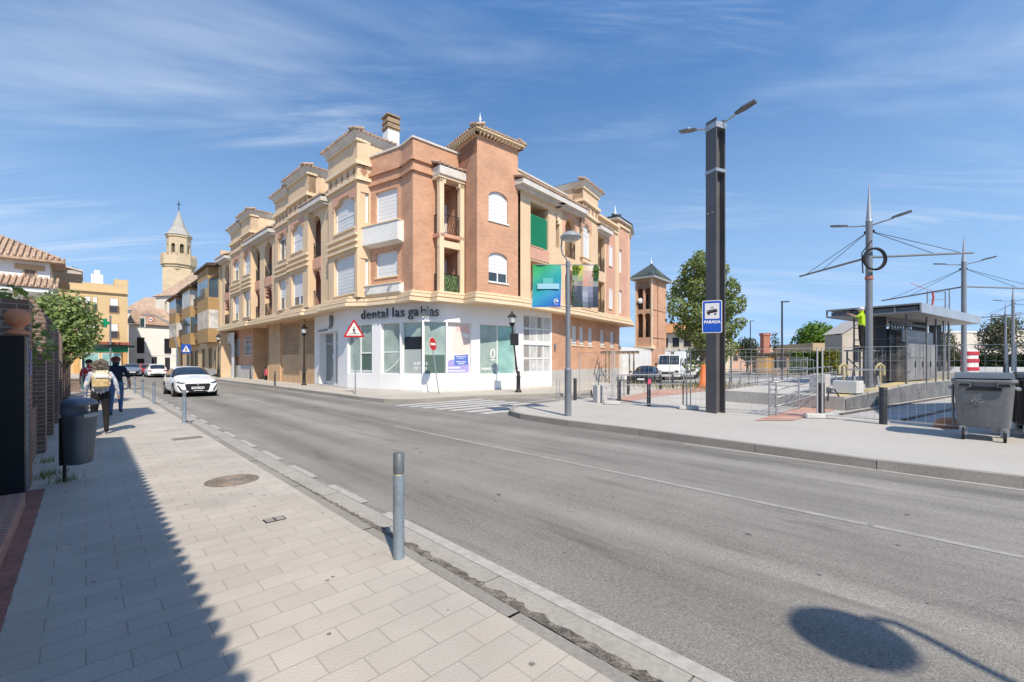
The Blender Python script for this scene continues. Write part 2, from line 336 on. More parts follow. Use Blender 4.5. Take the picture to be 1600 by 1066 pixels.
# ------------------------------------------------------------------ ground, road, pavements
ROTV = R(-44.0); ROTU = R(-134.0)
PAVER = brick('concrete_paver', (0.475, 0.432, 0.372), (0.435, 0.395, 0.345), (0.345, 0.312, 0.27), 0.36, 0.19, 0.005, 0.85, 0.4, 0.13, 0.5, ROTV, stain=((0.42, 0.37, 0.30), 0.5, 0.7), pit=60, big=1.1)
def asphalt():
    m = bpy.data.materials.new('aged_asphalt'); m.use_nodes = True; nt = m.node_tree; N = nt.nodes.new; L = nt.links.new
    b = nt.nodes['Principled BSDF']; b.inputs['Roughness'].default_value = 0.85; b.inputs['Specular IOR Level'].default_value = 0.25
    tc = N('ShaderNodeTexCoord'); mp = N('ShaderNodeMapping'); L(tc.outputs['Object'], mp.inputs[0]); mp.inputs['Rotation'].default_value = (0, 0, ROTU)
    def noise(vec, sc, det, lo, hi, a, c, scale=(1, 1, 1)):
        q = N('ShaderNodeMapping'); L(vec, q.inputs[0]); q.inputs['Scale'].default_value = scale
        no = N('ShaderNodeTexNoise'); L(q.outputs[0], no.inputs['Vector']); no.inputs['Scale'].default_value = sc; no.inputs['Detail'].default_value = det; no.inputs['Roughness'].default_value = 0.6
        mr = N('ShaderNodeMapRange'); L(no.outputs[0], mr.inputs[0]); mr.inputs[1].default_value = lo; mr.inputs[2].default_value = hi; mr.inputs[3].default_value = a; mr.inputs[4].default_value = c
        return mr.outputs[0], no.outputs[0]
    f = [noise(mp.outputs[0], 1.0, 4, 0.3, 0.7, 0.62, 1.24, (0.035, 0.85, 1))[0],
         noise(mp.outputs[0], 0.5, 6, 0.3, 0.7, 0.88, 1.12)[0],
         noise(mp.outputs[0], 2.2, 5, 0.58, 0.72, 1.0, 0.72, (0.25, 1.6, 1))[0],
         noise(mp.outputs[0], 7, 3, 0.70, 0.78, 1.0, 0.55, (0.5, 1.2, 1))[0],
         noise(tc.outputs['Object'], 55, 3, 0.3, 0.7, 0.74, 1.22)[0],
         noise(tc.outputs['Object'], 190, 2, 0.32, 0.68, 0.45, 1.48)[0]]
    rgb = N('ShaderNodeRGB'); rgb.outputs[0].default_value = (0.272, 0.255, 0.226, 1); cur = rgb.outputs[0]
    for x in f:
        mu = N('ShaderNodeMix'); mu.data_type = 'RGBA'; mu.blend_type = 'MULTIPLY'; mu.inputs[0].default_value = 1; L(cur, mu.inputs[6]); L(x, mu.inputs[7]); cur = mu.outputs[2]
    L(cur, b.inputs['Base Color'])
    no = N('ShaderNodeTexNoise'); L(tc.outputs['Object'], no.inputs['Vector']); no.inputs['Scale'].default_value = 150; no.inputs['Detail'].default_value = 3
    bp = N('ShaderNodeBump'); bp.inputs['Strength'].default_value = 0.55; bp.inputs['Distance'].default_value = 0.008; L(no.outputs[0], bp.inputs['Height']); L(bp.outputs[0], b.inputs['Normal'])
    return m
ASPH = asphalt()
def worn(name, col, under, lo=0.42, hi=0.6, sc=9):
    m = bpy.data.materials.new(name); m.use_nodes = True; nt = m.node_tree; N = nt.nodes.new; L = nt.links.new
    b = nt.nodes['Principled BSDF']; b.inputs['Roughness'].default_value = 0.8
    tc = N('ShaderNodeTexCoord'); no = N('ShaderNodeTexNoise'); L(tc.outputs['Object'], no.inputs['Vector']); no.inputs['Scale'].default_value = sc; no.inputs['Detail'].default_value = 8; no.inputs['Roughness'].default_value = 0.75
    mr = N('ShaderNodeMapRange'); L(no.outputs[0], mr.inputs[0]); mr.inputs[1].default_value = lo; mr.inputs[2].default_value = hi
    mx = N('ShaderNodeMix'); mx.data_type = 'RGBA'; L(mr.outputs[0], mx.inputs[0]); mx.inputs[6].default_value = (*col, 1); mx.inputs[7].default_value = (*under, 1); L(mx.outputs[2], b.inputs['Base Color'])
    return m
PAINT = worn('worn_road_paint', (0.46, 0.435, 0.395), (0.30, 0.28, 0.25), 0.40, 0.70, 14)
PAINT2 = worn('faint_road_paint', (0.37, 0.35, 0.315), (0.26, 0.243, 0.215), 0.38, 0.66, 6)
PAINTZ = worn('crossing_paint', (0.54, 0.53, 0.50), (0.3, 0.29, 0.27), 0.46, 0.72)
KERB = mat('kerb_stone', (0.285, 0.265, 0.232), 0.9, 0, (1.0, 0.14), (30, 0.12), 0.25, 70)
GUTTER = mat('gutter_concrete', (0.355, 0.33, 0.29), 0.9, 0, (1.3, 0.1), (30, 0.12), 0.2, 80)
SIDE = mat('smooth_pavement_concrete', (0.445, 0.42, 0.375), 0.85, 0, (0.5, 0.05), (8, 0.04), 0.1, 60, stain=((0.43, 0.41, 0.38), 0.4, (0.8, 0.8, 0.8)))
CRACK = mat('broken_asphalt', (0.175, 0.155, 0.13), 1.0, 0, (14, 0.45), (60, 0.4), 1.0, 45)
SOIL = mat('dry_ground', (0.34, 0.29, 0.21), 1.0, 0, (0.05, 0.3), (0.5, 0.2))
PINKP = brick('pink_paving', (0.50, 0.27, 0.20), (0.44, 0.24, 0.18), (0.46, 0.36, 0.30), 0.2, 0.1, 0.01, n=0.2, rot=0.6)
SITE = mat('site_slab', (0.46, 0.44, 0.40), 0.9, 0, (0.35, 0.14), (6, 0.08), 0.1, 30, stain=((0.36, 0.34, 0.31), 0.55, (0.5, 0.5, 0.5)))
YELLOWT = mat('yellow_tactile_strip', (0.55, 0.45, 0.24), 0.85, 0, (2, 0.12))
def zroad(v):
    if v < 2.09: return -0.05
    if v < 9.3: return -0.05 - 0.10 * (v - 2.09) / 7.21
    return -0.15
g = MB(); g.poly([(-900, -300, -0.6), (900, -300, -0.6), (2500, 3500, -0.6), (-2500, 3500, -0.6)])
tag(g.build('ground', SOIL), kind='structure')
rd = MB(); us = [-40, -10, 0, 5, 10, 20, 40, 80, 150]; vs_ = [1.8, 2.09, 4, 6, 8, 9.3, 14, 25, 70]
rd.smooth = True
rd.add([uv(u, v, zroad(v)) for u in us for v in vs_], [(i * 9 + j, i * 9 + j + 1, (i + 1) * 9 + j + 1, (i + 1) * 9 + j) for i in range(8) for j in range(8)])
tag(rd.build('road', ASPH), kind='structure')
def quad_uv(mb, u0, u1, v0, v1, dz=0.004):
    mb.poly([uv(u0, v0, zroad(v0) + dz), uv(u1, v0, zroad(v0) + dz), uv(u1, v1, zroad(v1) + dz), uv(u0, v1, zroad(v1) + dz)][::-1])
pv = MB(); pv.prism([uv(-12, -3.2), uv(-12, 1.9), uv(100, 1.9), uv(100, -3.2)], -0.4, 0.0)
tag(pv.build('pavement', PAVER), kind='structure')
kb = MB(); rn = random.Random(3); u = -8.0
while u < 95:
    du = 1.0 if u < 30 else 6.0
    a, b2 = u + 0.006, u + du - 0.006; z = rn.uniform(-0.004, 0.003)
    P = [uv(a, 1.9, z), uv(b2, 1.9, z), uv(b2, 2.0, z - .004), uv(a, 2.0, z - .004), uv(b2, 2.035, -0.07), uv(a, 2.035, -0.07)]
    kb.add(P, [(3, 2, 1, 0), (5, 4, 2, 3)]); u += du
tag(kb.build('kerb_strip', KERB), kind='structure')
gt = MB()
for i in range(60): quad_uv(gt, -8 + i * 1.5 + .006, -8 + (i + 1) * 1.5 - .006, 2.06, 2.30, 0.006)
tag(gt.build('gutter', GUTTER), kind='structure')
ck = MB(); rn = random.Random(5); prev = None; u = -3.0
while u < 14:
    w = (0.085 if u < 3.4 else 0.085 * max(0.18, 1 - (u - 3.4) / 5)); a = 2.022 + rn.uniform(-.008, .008); b2 = a + w + rn.uniform(-.022, .03) * (1 if u < 4 else .4); m_ = (a + b2) / 2
    cur = (uv(u, a, -0.020), uv(u, m_, -0.030 + rn.uniform(-.008, .012)), uv(u, b2, -0.030))
    if prev:
        ck.add([prev[0], prev[1], cur[1], cur[0]], [(3, 2, 1, 0)]); ck.add([prev[1], prev[2], cur[2], cur[1]], [(3, 2, 1, 0)])
    prev = cur; u += 0.045
tag(ck.build('gutter_crack', CRACK), kind='structure')
ln = MB(); quad_uv(ln, -6, 4.4, 2.29, 2.40, 0.010)
u = 4.9
while u < 60: quad_uv(ln, u, u + 1.0, 2.30, 2.40, 0.010); u += 1.55
quad_uv(ln, -8, 4.2, 9.10, 9.2, 0.005)
tag(ln.build('road_edge_line', PAINT), kind='structure')
cl = MB(); quad_uv(cl, -8, 10.5, 5.81, 5.91, 0.004)
for u in range(20, 60, 5): quad_uv(cl, u, u + 2.2, 5.3, 5.42, 0.004)
tag(cl.build('road_centre_line', PAINT2), kind='structure')
zb = MB()
for i in range(7): quad_uv(zb, 11.15 + i * 0.72, 11.15 + i * 0.72 + 0.40, 9.6 - 0.12 * i, 13.4 - 0.02 * i, 0.005)
zb.poly([uv(13.2, 13.8, -.145), uv(13.2, 24, -.145), uv(13.32, 24, -.145), uv(13.32, 13.8, -.145)])
tag(zb.build('zebra_crossing', PAINTZ), kind='structure')
# plaza with the tram works
KPX = [(1600, 745.5), (1370, 719.6), (1180, 694.5), (1000, 671), (886, 657.4), (840, 651), (813, 647), (799, 643), (796, 639.5), (806, 635.5), (835, 631), (871, 626.5)]
KP = [uv(-14, 9.35)] + [gp(x, y) for x, y in KPX]
pl_ = MB(); pl_.prism([(p.x, p.y) for p in KP] + [(uv(12.0, 60).x, uv(12.0, 60).y), (uv(-14, 90).x, uv(-14, 90).y)], -0.5, 0.0)
tag(pl_.build('plaza_pavement', SIDE), kind='structure')
kr = MB()
for i in range(len(KP) - 1):
    a, b2 = KP[i], KP[i + 1]; n = max(1, int((b2 - a).length / 1.3)); d = (b2 - a).normalized(); r = Vector((-d.y, d.x, 0))
    for k in range(n):
        p = a.lerp(b2, k / n) + d * .005; q = a.lerp(b2, (k + 1) / n) - d * .005
        kr.add([p + r * .03 + Vector((0, 0, -.3)), q + r * .03 + Vector((0, 0, -.3)), q + Vector((0, 0, .004)) + r * .015, p + Vector((0, 0, .004)) + r * .015, q - r * .12 + Vector((0, 0, .005)), p - r * .12 + Vector((0, 0, .005))], [(3, 2, 1, 0), (5, 4, 2, 3)])
tag(kr.build('plaza_kerb', KERB), kind='structure')
st = MB()
FL0, FL1, FL2 = gp(1076, 640), gp(1281, 653.8), gp(1580, 680)
TT = Vector((0.83, 0.558, 0)); TN = Vector((0.558, -0.83, 0))     # along / across the tram line
N0 = at(1320, 618, 14.3); N0.z = 0.0
st.poly([FL1 + Vector((.2, .3, .004)), FL2 + Vector((0, .35, .004)), FL2 + TT * 40 + Vector((0, 0, .004)), N0 + TT * 50 + TN * -12 + Vector((0, 0, .004)), Vector((6, 34, .004)), Vector((3.6, 19.5, .004)), FL0 + Vector((.1, .3, .004))])
tag(st.build('works_slab', SITE), kind='structure')
tb_ = MB(); tb_.poly([N0 + TN * 0.05 - TT * 1.6 + Vector((0, 0, .008)), N0 + TN * 2.6 - TT * 1.0 + Vector((0, 0, .008)), N0 + TN * 2.6 + TT * 60 + Vector((0, 0, .008)), N0 + TN * 0.05 + TT * 60 + Vector((0, 0, .008))])
tag(tb_.build('tram_trackbed', mat('trackbed_concrete', (0.40, 0.39, 0.375), 0.9, 0, (0.6, 0.12), (9, 0.1))), kind='structure')
rl = MB()
for o in (0.42, 1.86): rl.bar(N0 + TN * o - TT * 1.5 + Vector((0, 0, .03)), N0 + TN * o + TT * 60 + Vector((0, 0, .03)), 0.09, 0.05)
tag(rl.build('tram_rails', mat('rail_steel', (0.16, 0.13, 0.11), 0.5, 0.6, (3, 0.2))), kind='structure')
pk = MB()
pk.poly([gp(x, y, .012) for x, y in ((1178, 657), (1238, 657), (1305, 641), (1306, 625), (1280, 627))])
pk.poly([gp(x, y, .012) for x, y in ((936, 629), (965, 630.5), (1030, 619), (1106, 611), (1106, 605), (1020, 610))])
pk.poly([gp(x, y, .012) for x, y in ((1130, 623), (1150, 623), (1215, 607.5), (1215, 603.5), (1130, 612))])
tag(pk.build('pink_paving', PINKP), kind='structure')
# pavement in front of the corner building
BK = [uv(100, 8.45), gp(340, 593), gp(450, 606), gp(530, 616), gp(562, 620.5), gp(600, 624), gp(640, 624.5), gp(690, 621.8), gp(740, 619), gp(800, 617.2), gp(877, 615)]
bp_ = MB(); bp_.prism([(p.x, p.y) for p in BK] + [(Vector((9.5, 33.0)).x, 33.0), (11.5, 38), (20, 60), (-5, 110), (-60, 110)], -0.5, -0.002)
tag(bp_.build('corner_pavement', mat('corner_pavement_tile', (0.45, 0.41, 0.35), 0.9, 0, (0.6, 0.08), (10, 0.06), 0.1, 50)), kind='structure')
k2 = MB()
for i in range(len(BK) - 1):
    a, b2 = BK[i], BK[i + 1]; n = max(1, int((b2 - a).length / 1.5)); d = (b2 - a).normalized(); r = Vector((d.y, -d.x, 0))
    for k in range(n):
        p = a.lerp(b2, k / n) + d * .005; q = a.lerp(b2, (k + 1) / n) - d * .005
        k2.add([p + r * .03 + Vector((0, 0, -.3)), q + r * .03 + Vector((0, 0, -.3)), q + Vector((0, 0, .004)) + r * .015, p + Vector((0, 0, .004)) + r * .015, q - r * .13 + Vector((0, 0, .004)), p - r * .13 + Vector((0, 0, .004))], [(0, 1, 2, 3), (3, 2, 4, 5)])
tag(k2.build('corner_kerb', KERB), kind='structure')
hl = MB(); rn = random.Random(11); hp = [(-900 + i * 60, 900 + rn.uniform(-40, 40), 10 + 9 * sin(i * .7) + rn.uniform(0, 8)) for i in range(42)]
for i in range(41):
    a, b2 = hp[i], hp[i + 1]
    hl.add([(a[0], a[1], -2), (b2[0], b2[1], -2), b2, a, (b2[0], b2[1] + 400, b2[2] * .6), (a[0], a[1] + 400, a[2] * .6)], [(0, 1, 2, 3), (3, 2, 4, 5)])
tag(hl.build('hills', mat('far_hill_scrub', (0.16, 0.19, 0.17), 1.0, 0, (0.02, 0.25), (0.1, 0.2))), kind='structure')

# iron covers set into the near pavement
IRONC = mat('rusty_cast_iron', (0.255, 0.212, 0.175), 0.75, 0.3, (9, 0.2), (40, 0.15), 0.3, 50)
c = gp(363, 751); m = MB(); m.cyl((0, 0, -.02), 0.315, .026, 40)
for r in (0.29, 0.235, 0.18, 0.12):
    m.tube([(r * cos(k * pi / 16), r * sin(k * pi / 16), .007) for k in range(33)], 0.009, 4, False)
for k in range(14):
    for r in (0.21, 0.262): m.box((r * cos(k * .449 + r * 7), r * sin(k * .449 + r * 7), .008), (.03, .018, .006), k * .449)
o = m.build('manhole_cover', IRONC); o.location = c; tag(o, 'round ribbed iron manhole cover in the sunlit pavement', 'manhole cover')
c = gp(429, 812); m = MB()
m.box((0, 0, 0.002), (.19, .13, .005)); m.mi = 1
for k in (-1, 1): m.box((k * .046, 0, .005), (.075, .108, .004))
o = m.build('water_meter_cover', [IRON, mat('meter_cover_grey', (0.33, 0.30, 0.26), 0.7, 0.2, (20, 0.2))]); o.location = c; o.rotation_euler = (0, 0, R(44)); tag(o, 'small square double lid in the pale pavers', 'utility cover')
c = gp(293, 685); m = MB(); m.box((0, 0, .002), (.5, .34, .005)); o = m.build('drain_cover', IRONC); o.location = c; o.rotation_euler = (0, 0, R(44)); tag(o, 'rectangular brown drain cover beside the second bollard', 'drain cover')
c = gp(1012, 656); 
# ------------------------------------------------------------------ garden wall on the left, gate, neighbour's house (mostly out of frame)
def vpx(px, v):                                    # u where the line across-street = v shows at pixel column px
    k = (px - VX) / FPX                            # X = k Y
    return (BX.x * v - k * BX.y * v) / (k * AX.y - AX.x)
wall = thing('garden_wall', 'dark brown brick garden wall with stepped pillars and iron grilles', 'wall', uv(6, -0.6))
VW = -0.50
b = MB()
def wbox(mb, u0, u1, v0, v1, z0, z1): mb.prism([uv(u0, v0), uv(u0, v1), uv(u1, v1), uv(u1, v0)], z0, z1)
ug = vpx(45, VW)
pil = [(ug, ug + 0.5)] + [(ug + 2.6 * k + .55, ug + 2.6 * k + 1.0) for k in range(1, 9)]
zs = {0: 2.02}
for i, (a, e) in enumerate(pil):
    zt = 2.36
    p = MB(); wbox(p, a, e, VW - .42, VW, -0.1, zt)
    if i:
        for k in range(4): wbox(p, a + .04 + k * .05, e - .04 - k * .05, VW - .40 + k * .04, VW - .02 - k * .04, zt + k * .09, zt + (k + 1) * .09)
    p.build('pillar', BRICKDK, wall, True)
    if i < len(pil) - 1:
        n0, n1 = e, pil[i + 1][0]
        p = MB(); wbox(p, n0, n1, VW - .34, VW - .10, -0.1, 0.85)
        p.build('low_wall', BRICKDK, wall, True)
        p = MB(); k = n0 + .06
        while k < n1: p.bar(uv(k, VW - .2, .85), uv(k, VW - .2, 2.1), .022); k += .11
        p.bar(uv(n0, VW - .2, 2.05), uv(n1, VW - .2, 2.05), .035); p.bar(uv(n0, VW - .2, .95), uv(n1, VW - .2, .95), .035)
        p.build('grille', IRON, wall, True)
# stepped brick gable behind the first pillar
p = MB(); gu = vpx(32, VW - 1.0)
for k in range(7): wbox(p, gu - .62 + k * .085, gu + .62 - k * .085, VW - 1.25, VW - .9, (1.0 if k == 0 else 2.0 + k * .11), 2.0 + (k + 1) * .11)
p.build('stepped_gable', BRICKDK, wall, True)
fin = MB(); fin.lathe([(.001, 0), (.17, 0), (.17, .04), (.12, .07), (.075, .11), (.07, .145), (.11, .17), (.155, .215), (.182, .28), (.188, .33), (.178, .39), (.14, .45), (.08, .49), (.001, .505)], (0, 0, 0), 24)
fpos = at(33, 527, 5.0)
o = fin.build('ball_finial', TERRA); o.location = fpos; tag(o, 'terracotta ball finial on top of the black gate post', 'finial')
gate = thing('garden_gate', 'tall black sheet metal gate at the left edge of the pavement', 'gate', uv(3.8, VW - .3))
p = MB(); wbox(p, 0.2, ug - .02, VW - .30, VW - .26, 0.06, 1.88); p.build('gate_leaf', mat('gate_black', (0.012, 0.013, 0.016), 0.45, 0.2, (2, 0.2)), gate, True)
p = MB(); wbox(p, ug - .30, ug - .012, VW - .22, VW - .015, 0.0, 1.90); p.build('gate_post', mat('gate_black'  , (0, 0, 0)), gate, True)
p = MB(); wbox(p, ug - .012, ug - .002, VW - .03, VW - .004, 0.0, 1.9); p.build('jamb', STEEL, gate, True)
p = MB(); p.sphere(uv(ug - .62, VW - .22, 1.0), .04); p.bar(uv(ug - .62, VW - .26, 1.0), uv(ug - .62, VW - .2, 1.0), .02); p.build('handle', STEEL, gate, True)
fpos2 = at(28, 523, 4.85); fpos2.z = 1.9; o.location = fpos2; o.scale = (.55, .55, .56)
p = MB(); 
for k in (0, 1): wbox(p, ug + .12, ug + .32, VW + .002, VW + .006, 1.60 - k * .17, 1.74 - k * .17)
o = p.build('house_number_plate', mat('enamel_blue', (0.02, 0.07, 0.35), 0.4)); tag(o, 'two small blue enamel plates on the first brick pillar', 'plate')
p = MB(); wbox(p, 0.5, ug + .02, VW - .02, VW + .14, -0.02, 0.004); o = p.build('brick_threshold', mat('red_threshold', (0.28, 0.13, 0.10), 0.9, 0, (3, 0.2), (20, .2))); tag(o, kind='structure')
p = MB(); wbox(p, 1.0, ug - .9, VW - .20, VW + .03, 0.0, 0.17); o = p.build('brick_step', brick('step_brick', (0.38, 0.17, 0.12), (0.30, 0.14, 0.10), (0.4, 0.33, 0.28), .12, .06, .008)); tag(o, 'red brick doorstep in front of the black gate', 'step')
# house next to the camera: its tiled eave throws the toothed shadow
nh = thing('tiled_house', 'white house behind the black gate with a low tiled eave', 'house', uv(2, -4))
p = MB(); wbox(p, -12, 8.55, -9, -2.4, 0, 4.9); p.build('wall', WHITE, nh, True)
p = MB(); wbox(p, 9.0, 11.3, -10, -1.75, 0, 9.6); p.build('shade_wing', WHITE, nh, True)  # unseen tall block, added and sized to cast the far shade patch on the pavement
p = MB(); wbox(p, 8.95, 11.35, -10, -1.65, 9.6, 10.0); p.build('shade_wing_cornice', CREAM2, nh, True)  # top of the added shade-casting block
p = MB(); u = -10.0
p.prism([uv(-10.1, -2.5), uv(-10.1, -1.09), uv(8.55, -1.09), uv(8.55, -2.5)], 4.42, 4.5)
while u < 8.5:
    p.tube([uv(u, -0.92, 4.56), uv(u, -2.5, 5.2)], 0.075, 8); u += 0.21
p.build('eave_tiles', TILE, nh, True)
p = MB()
for k in range(6): p.bar(uv(-9 + k * 3.4, -1.2, 4.45), uv(-9 + k * 3.4, -2.6, 4.2), .12)
p.build('eave_bracket', mat('dark_wood', (0.09, 0.055, 0.035), 0.8, 0, (3, .2)), nh, True)

# seams, cracks and oil spots of the carriageway
cr = MB(); rn = random.Random(42)
def crack(u0, v0, L_, du=.9, w=.012, wig=.02):
    u, v = u0, v0; k = 0; prev = None
    while k < L_:
        a = uv(u, v - w / 2, zroad(v) + .005); b = uv(u, v + w * rn.uniform(.3, .9), zroad(v) + .005)
        if prev: cr.poly([prev[0], a, b, prev[1]][::-1])
        prev = (a, b); st = .12; u += st * du; v += st * sqrt(max(0, 1 - du * du)) * (1 if wig > 0 else -1) + rn.gauss(0, abs(wig)); k += st
for _ in range(60):
    u, v = rn.uniform(-1, 14), rn.uniform(2.8, 8.8); n = 9; r = rn.uniform(.006, .018) * (1 + u * .07); el = rn.uniform(1.2, 2.6)
    cr.poly([uv(u + r * el * cos(2 * pi * i / n) * rn.uniform(.7, 1.2), v + r * sin(2 * pi * i / n) * rn.uniform(.7, 1.2), zroad(v) + .0055) for i in range(n)])
tag(cr.build('road_oil_spots', mat('tar_dark', (0.145, 0.138, 0.13), .8, 0, (8, .3))), kind='structure')
sp = MB()
for _ in range(70):
    u, v = rn.uniform(.8, 14), rn.uniform(-.2, 1.8); n = 8; r = rn.uniform(.006, .02)
    sp.poly([uv(u + r * cos(2 * pi * i / n) * rn.uniform(.7, 1.2), v + r * sin(2 * pi * i / n) * rn.uniform(.7, 1.2), .0015) for i in range(n)])
tag(sp.build('pavement_gum_spots', mat('gum_grey', (0.22, 0.20, 0.18), .9, 0, (20, .3))), kind='structure')
# ------------------------------------------------------------------ facade tools
class Plane:
    """vertical facade plane from A (left, seen from outside) to B (right); s along, z up, o outwards"""
    def __init__(s, A, B, o=0.0):
        A = Vector((A[0], A[1], 0)); B = Vector((B[0], B[1], 0)); s.d = (B - A).normalized(); s.n = Vector((s.d.y, -s.d.x, 0))
        s.A = A + s.n * o; s.L = (B - A).length
    def off(s, o): q = Plane(s.A, s.A + s.d * s.L, o); return q
    def p(s, a, z, o=0.0): return s.A + s.d * a + s.n * o + Vector((0, 0, z))
    def s_at(s, px):
        k = (px - VX) / FPX
        return (k * s.A.y - s.A.x) / (s.d.x - k * s.d.y)
    def z_at(s, px, py):
        q = s.A + s.d * s.s_at(px); return EYE + (VY - py) * q.y / FPX
    def box(s, mb, s0, s1, z0, z1, o0, o1):
        P = [s.p(a, z, o) for z in (z0, z1) for a, o in ((s0, o1), (s1, o1), (s1, o0), (s0, o0))]
        mb.add(P, [(3, 2, 1, 0), (4, 5, 6, 7), (0, 1, 5, 4), (1, 2, 6, 5), (2, 3, 7, 6), (3, 0, 4, 7)])
def arch_pts(a, b, z1, rise, n=10, lobed=False):
    """points of an arch crown from (b) to (a), springing rise below z1"""
    r = (b - a) / 2; c = (a + b) / 2; out = []
    for i in range(n + 1):
        t = pi * i / n; x = c + r * cos(t); y = sin(t)
        if lobed: y = 0.72 * (abs(sin(t)) ** 0.35) * (0.55 if abs(cos(t)) > 0.55 else 1.35)
        out.append((x, z1 - rise + min(1, y) * rise))
    return out
def wall(mb, P, s0, s1, z0, z1, holes=(), depth=0.2):
    """wall face with openings (a, b, za, zb, rise, lobed), each with reveals going in by depth"""
    xs = sorted(set([s0, s1] + [h[0] for h in holes] + [h[1] for h in holes])); zs_ = sorted(set([z0, z1] + [h[2] for h in holes] + [h[3] for h in holes]))
    for i in range(len(xs) - 1):
        for j in range(len(zs_) - 1):
            cx, cz = (xs[i] + xs[i + 1]) / 2, (zs_[j] + zs_[j + 1]) / 2
            if any(h[0] < cx < h[1] and h[2] < cz < h[3] for h in holes): continue
            mb.poly([P.p(xs[i], zs_[j]), P.p(xs[i + 1], zs_[j]), P.p(xs[i + 1], zs_[j + 1]), P.p(xs[i], zs_[j + 1])])
    for h in holes:
        a, b, za, zb = h[:4]; rise = h[4] if len(h) > 4 else 0; dep = h[6] if len(h) > 6 else depth
        if rise:
            ap = arch_pts(a, b, zb, rise, 14, len(h) > 5 and h[5]); k = len(ap) // 2
            mb.poly([P.p(b, zb)] + [P.p(x, z) for x, z in reversed(ap[:k + 1])][::1])
            mb.poly([P.p(a, zb)] + [P.p(x, z) for x, z in reversed(ap[k:])])
            for (x0, y0), (x1, y1) in zip(ap[:-1], ap[1:]): mb.poly([P.p(x0, y0), P.p(x1, y1), P.p(x1, y1, -dep), P.p(x0, y0, -dep)])
            zt = zb - rise
            if ap[0][1] > zt + 1e-4: zt = ap[0][1]
        else:
            zt = zb; mb.poly([P.p(a, zb), P.p(a, zb, -dep), P.p(b, zb, -dep), P.p(b, zb)])
        mb.poly([P.p(a, za), P.p(b, za), P.p(b, za, -dep), P.p(a, za, -dep)])
        mb.poly([P.p(a, za), P.p(a, za, -dep), P.p(a, zt, -dep), P.p(a, zt)])
        mb.poly([P.p(b, za), P.p(b, zt), P.p(b, zt, -dep), P.p(b, za, -dep)])
def window(root, P, a, b, za, zb, dep=0.16, shut=1.0, leaves_=2, sill=None, fm=None, lab=None):
    """frame with a roller shutter let down by the share shut and panes below it; sill in material sill"""
    fr = MB(); t = 0.05; o0, o1 = -dep - 0.06, -dep + 0.02; fm = fm or FRAME
    P.box(fr, a, a + t, za, zb, o0, o1); P.box(fr, b - t, b, za, zb, o0, o1); P.box(fr, a + t, b - t, za, za + t, o0, o1); P.box(fr, a + t, b - t, zb - t, zb, o0, o1)
    if shut < 0.98:
        zm = zb - (zb - za) * shut
        for k in range(1, leaves_): x = a + (b - a) * k / leaves_; P.box(fr, x - .035, x + .035, za + t, zm, o0, o1 - .005)
    f = fr.build('window', fm, root, True)
    if lab: f['label'] = lab
    if shut > 0.02:
        sh = MB(); zm = zb - (zb - za) * shut; z = zm; k = 0
        n = max(2, int((zb - zm) / 0.10)); h = (zb - zm) / n
        for k in range(n): P.box(sh, a + t, b - t, zm + k * h + .004, zm + (k + 1) * h - .004, -dep - .05, -dep - .008 - .006 * (k % 2))
        P.box(sh, a + t, b - t, zm, zb, -dep - .055, -dep - .03)
        sh.build('shutter', SHUT, f, True)
    if shut < 0.98:
        gl = MB(); gl.poly([P.p(a + t, za + t, -dep - .03), P.p(b - t, za + t, -dep - .03), P.p(b - t, zb - (zb - za) * shut, -dep - .03), P.p(a + t, zb - (zb - za) * shut, -dep - .03)])
        gl.build('pane', GLASS, f, True)
    if sill:
        sl = MB(); P.box(sl, a - .06, b + .06, za - .07, za, -dep, 0.06); sl.build('sill', sill, f, True)
    return f
def railing(root, P, a, b, z0, h=1.0, o=0.05, m=None, dens=0.11, diag=False):
    mb = MB(); mb.bar(P.p(a, z0 + h, o), P.p(b, z0 + h, o), .045, .03); mb.bar(P.p(a, z0 + .08, o), P.p(b, z0 + .08, o), .03)
    mb.bar(P.p(a, z0, o), P.p(a, z0 + h, o), .035); mb.bar(P.p(b, z0, o), P.p(b, z0 + h, o), .035)
    n = max(2, int((b - a) / dens))
    for k in range(1, n):
        x = a + (b - a) * k / n
        if diag:
            x2 = min(b, x + .35); mb.bar(P.p(x, z0 + .1, o), P.p(x2, z0 + h - .05, o), .016); x2 = max(a, x - .35); mb.bar(P.p(x, z0 + .1, o), P.p(x2, z0 + h - .05, o), .016)
        else: mb.bar(P.p(x, z0 + .08, o), P.p(x, z0 + h, o), .018)
    return mb.build('railing', m or IRON, root, True)
def tiles_edge(mb, A, B, out, z, drop=0.22, run=0.55, step=0.24, r=0.085):
    """a course of half-round tiles: along A-B, each running from run back down to the eave"""
    d = (B - A); n = max(1, int(d.length / step)); d = d.normalized()
    for k in range(n + 1):
        q = A + d * ((B - A).length * k / n)
        mb.tube([q + out * 0.04 + Vector((0, 0, z)), q - out * run + Vector((0, 0, z + drop))], r, 6)
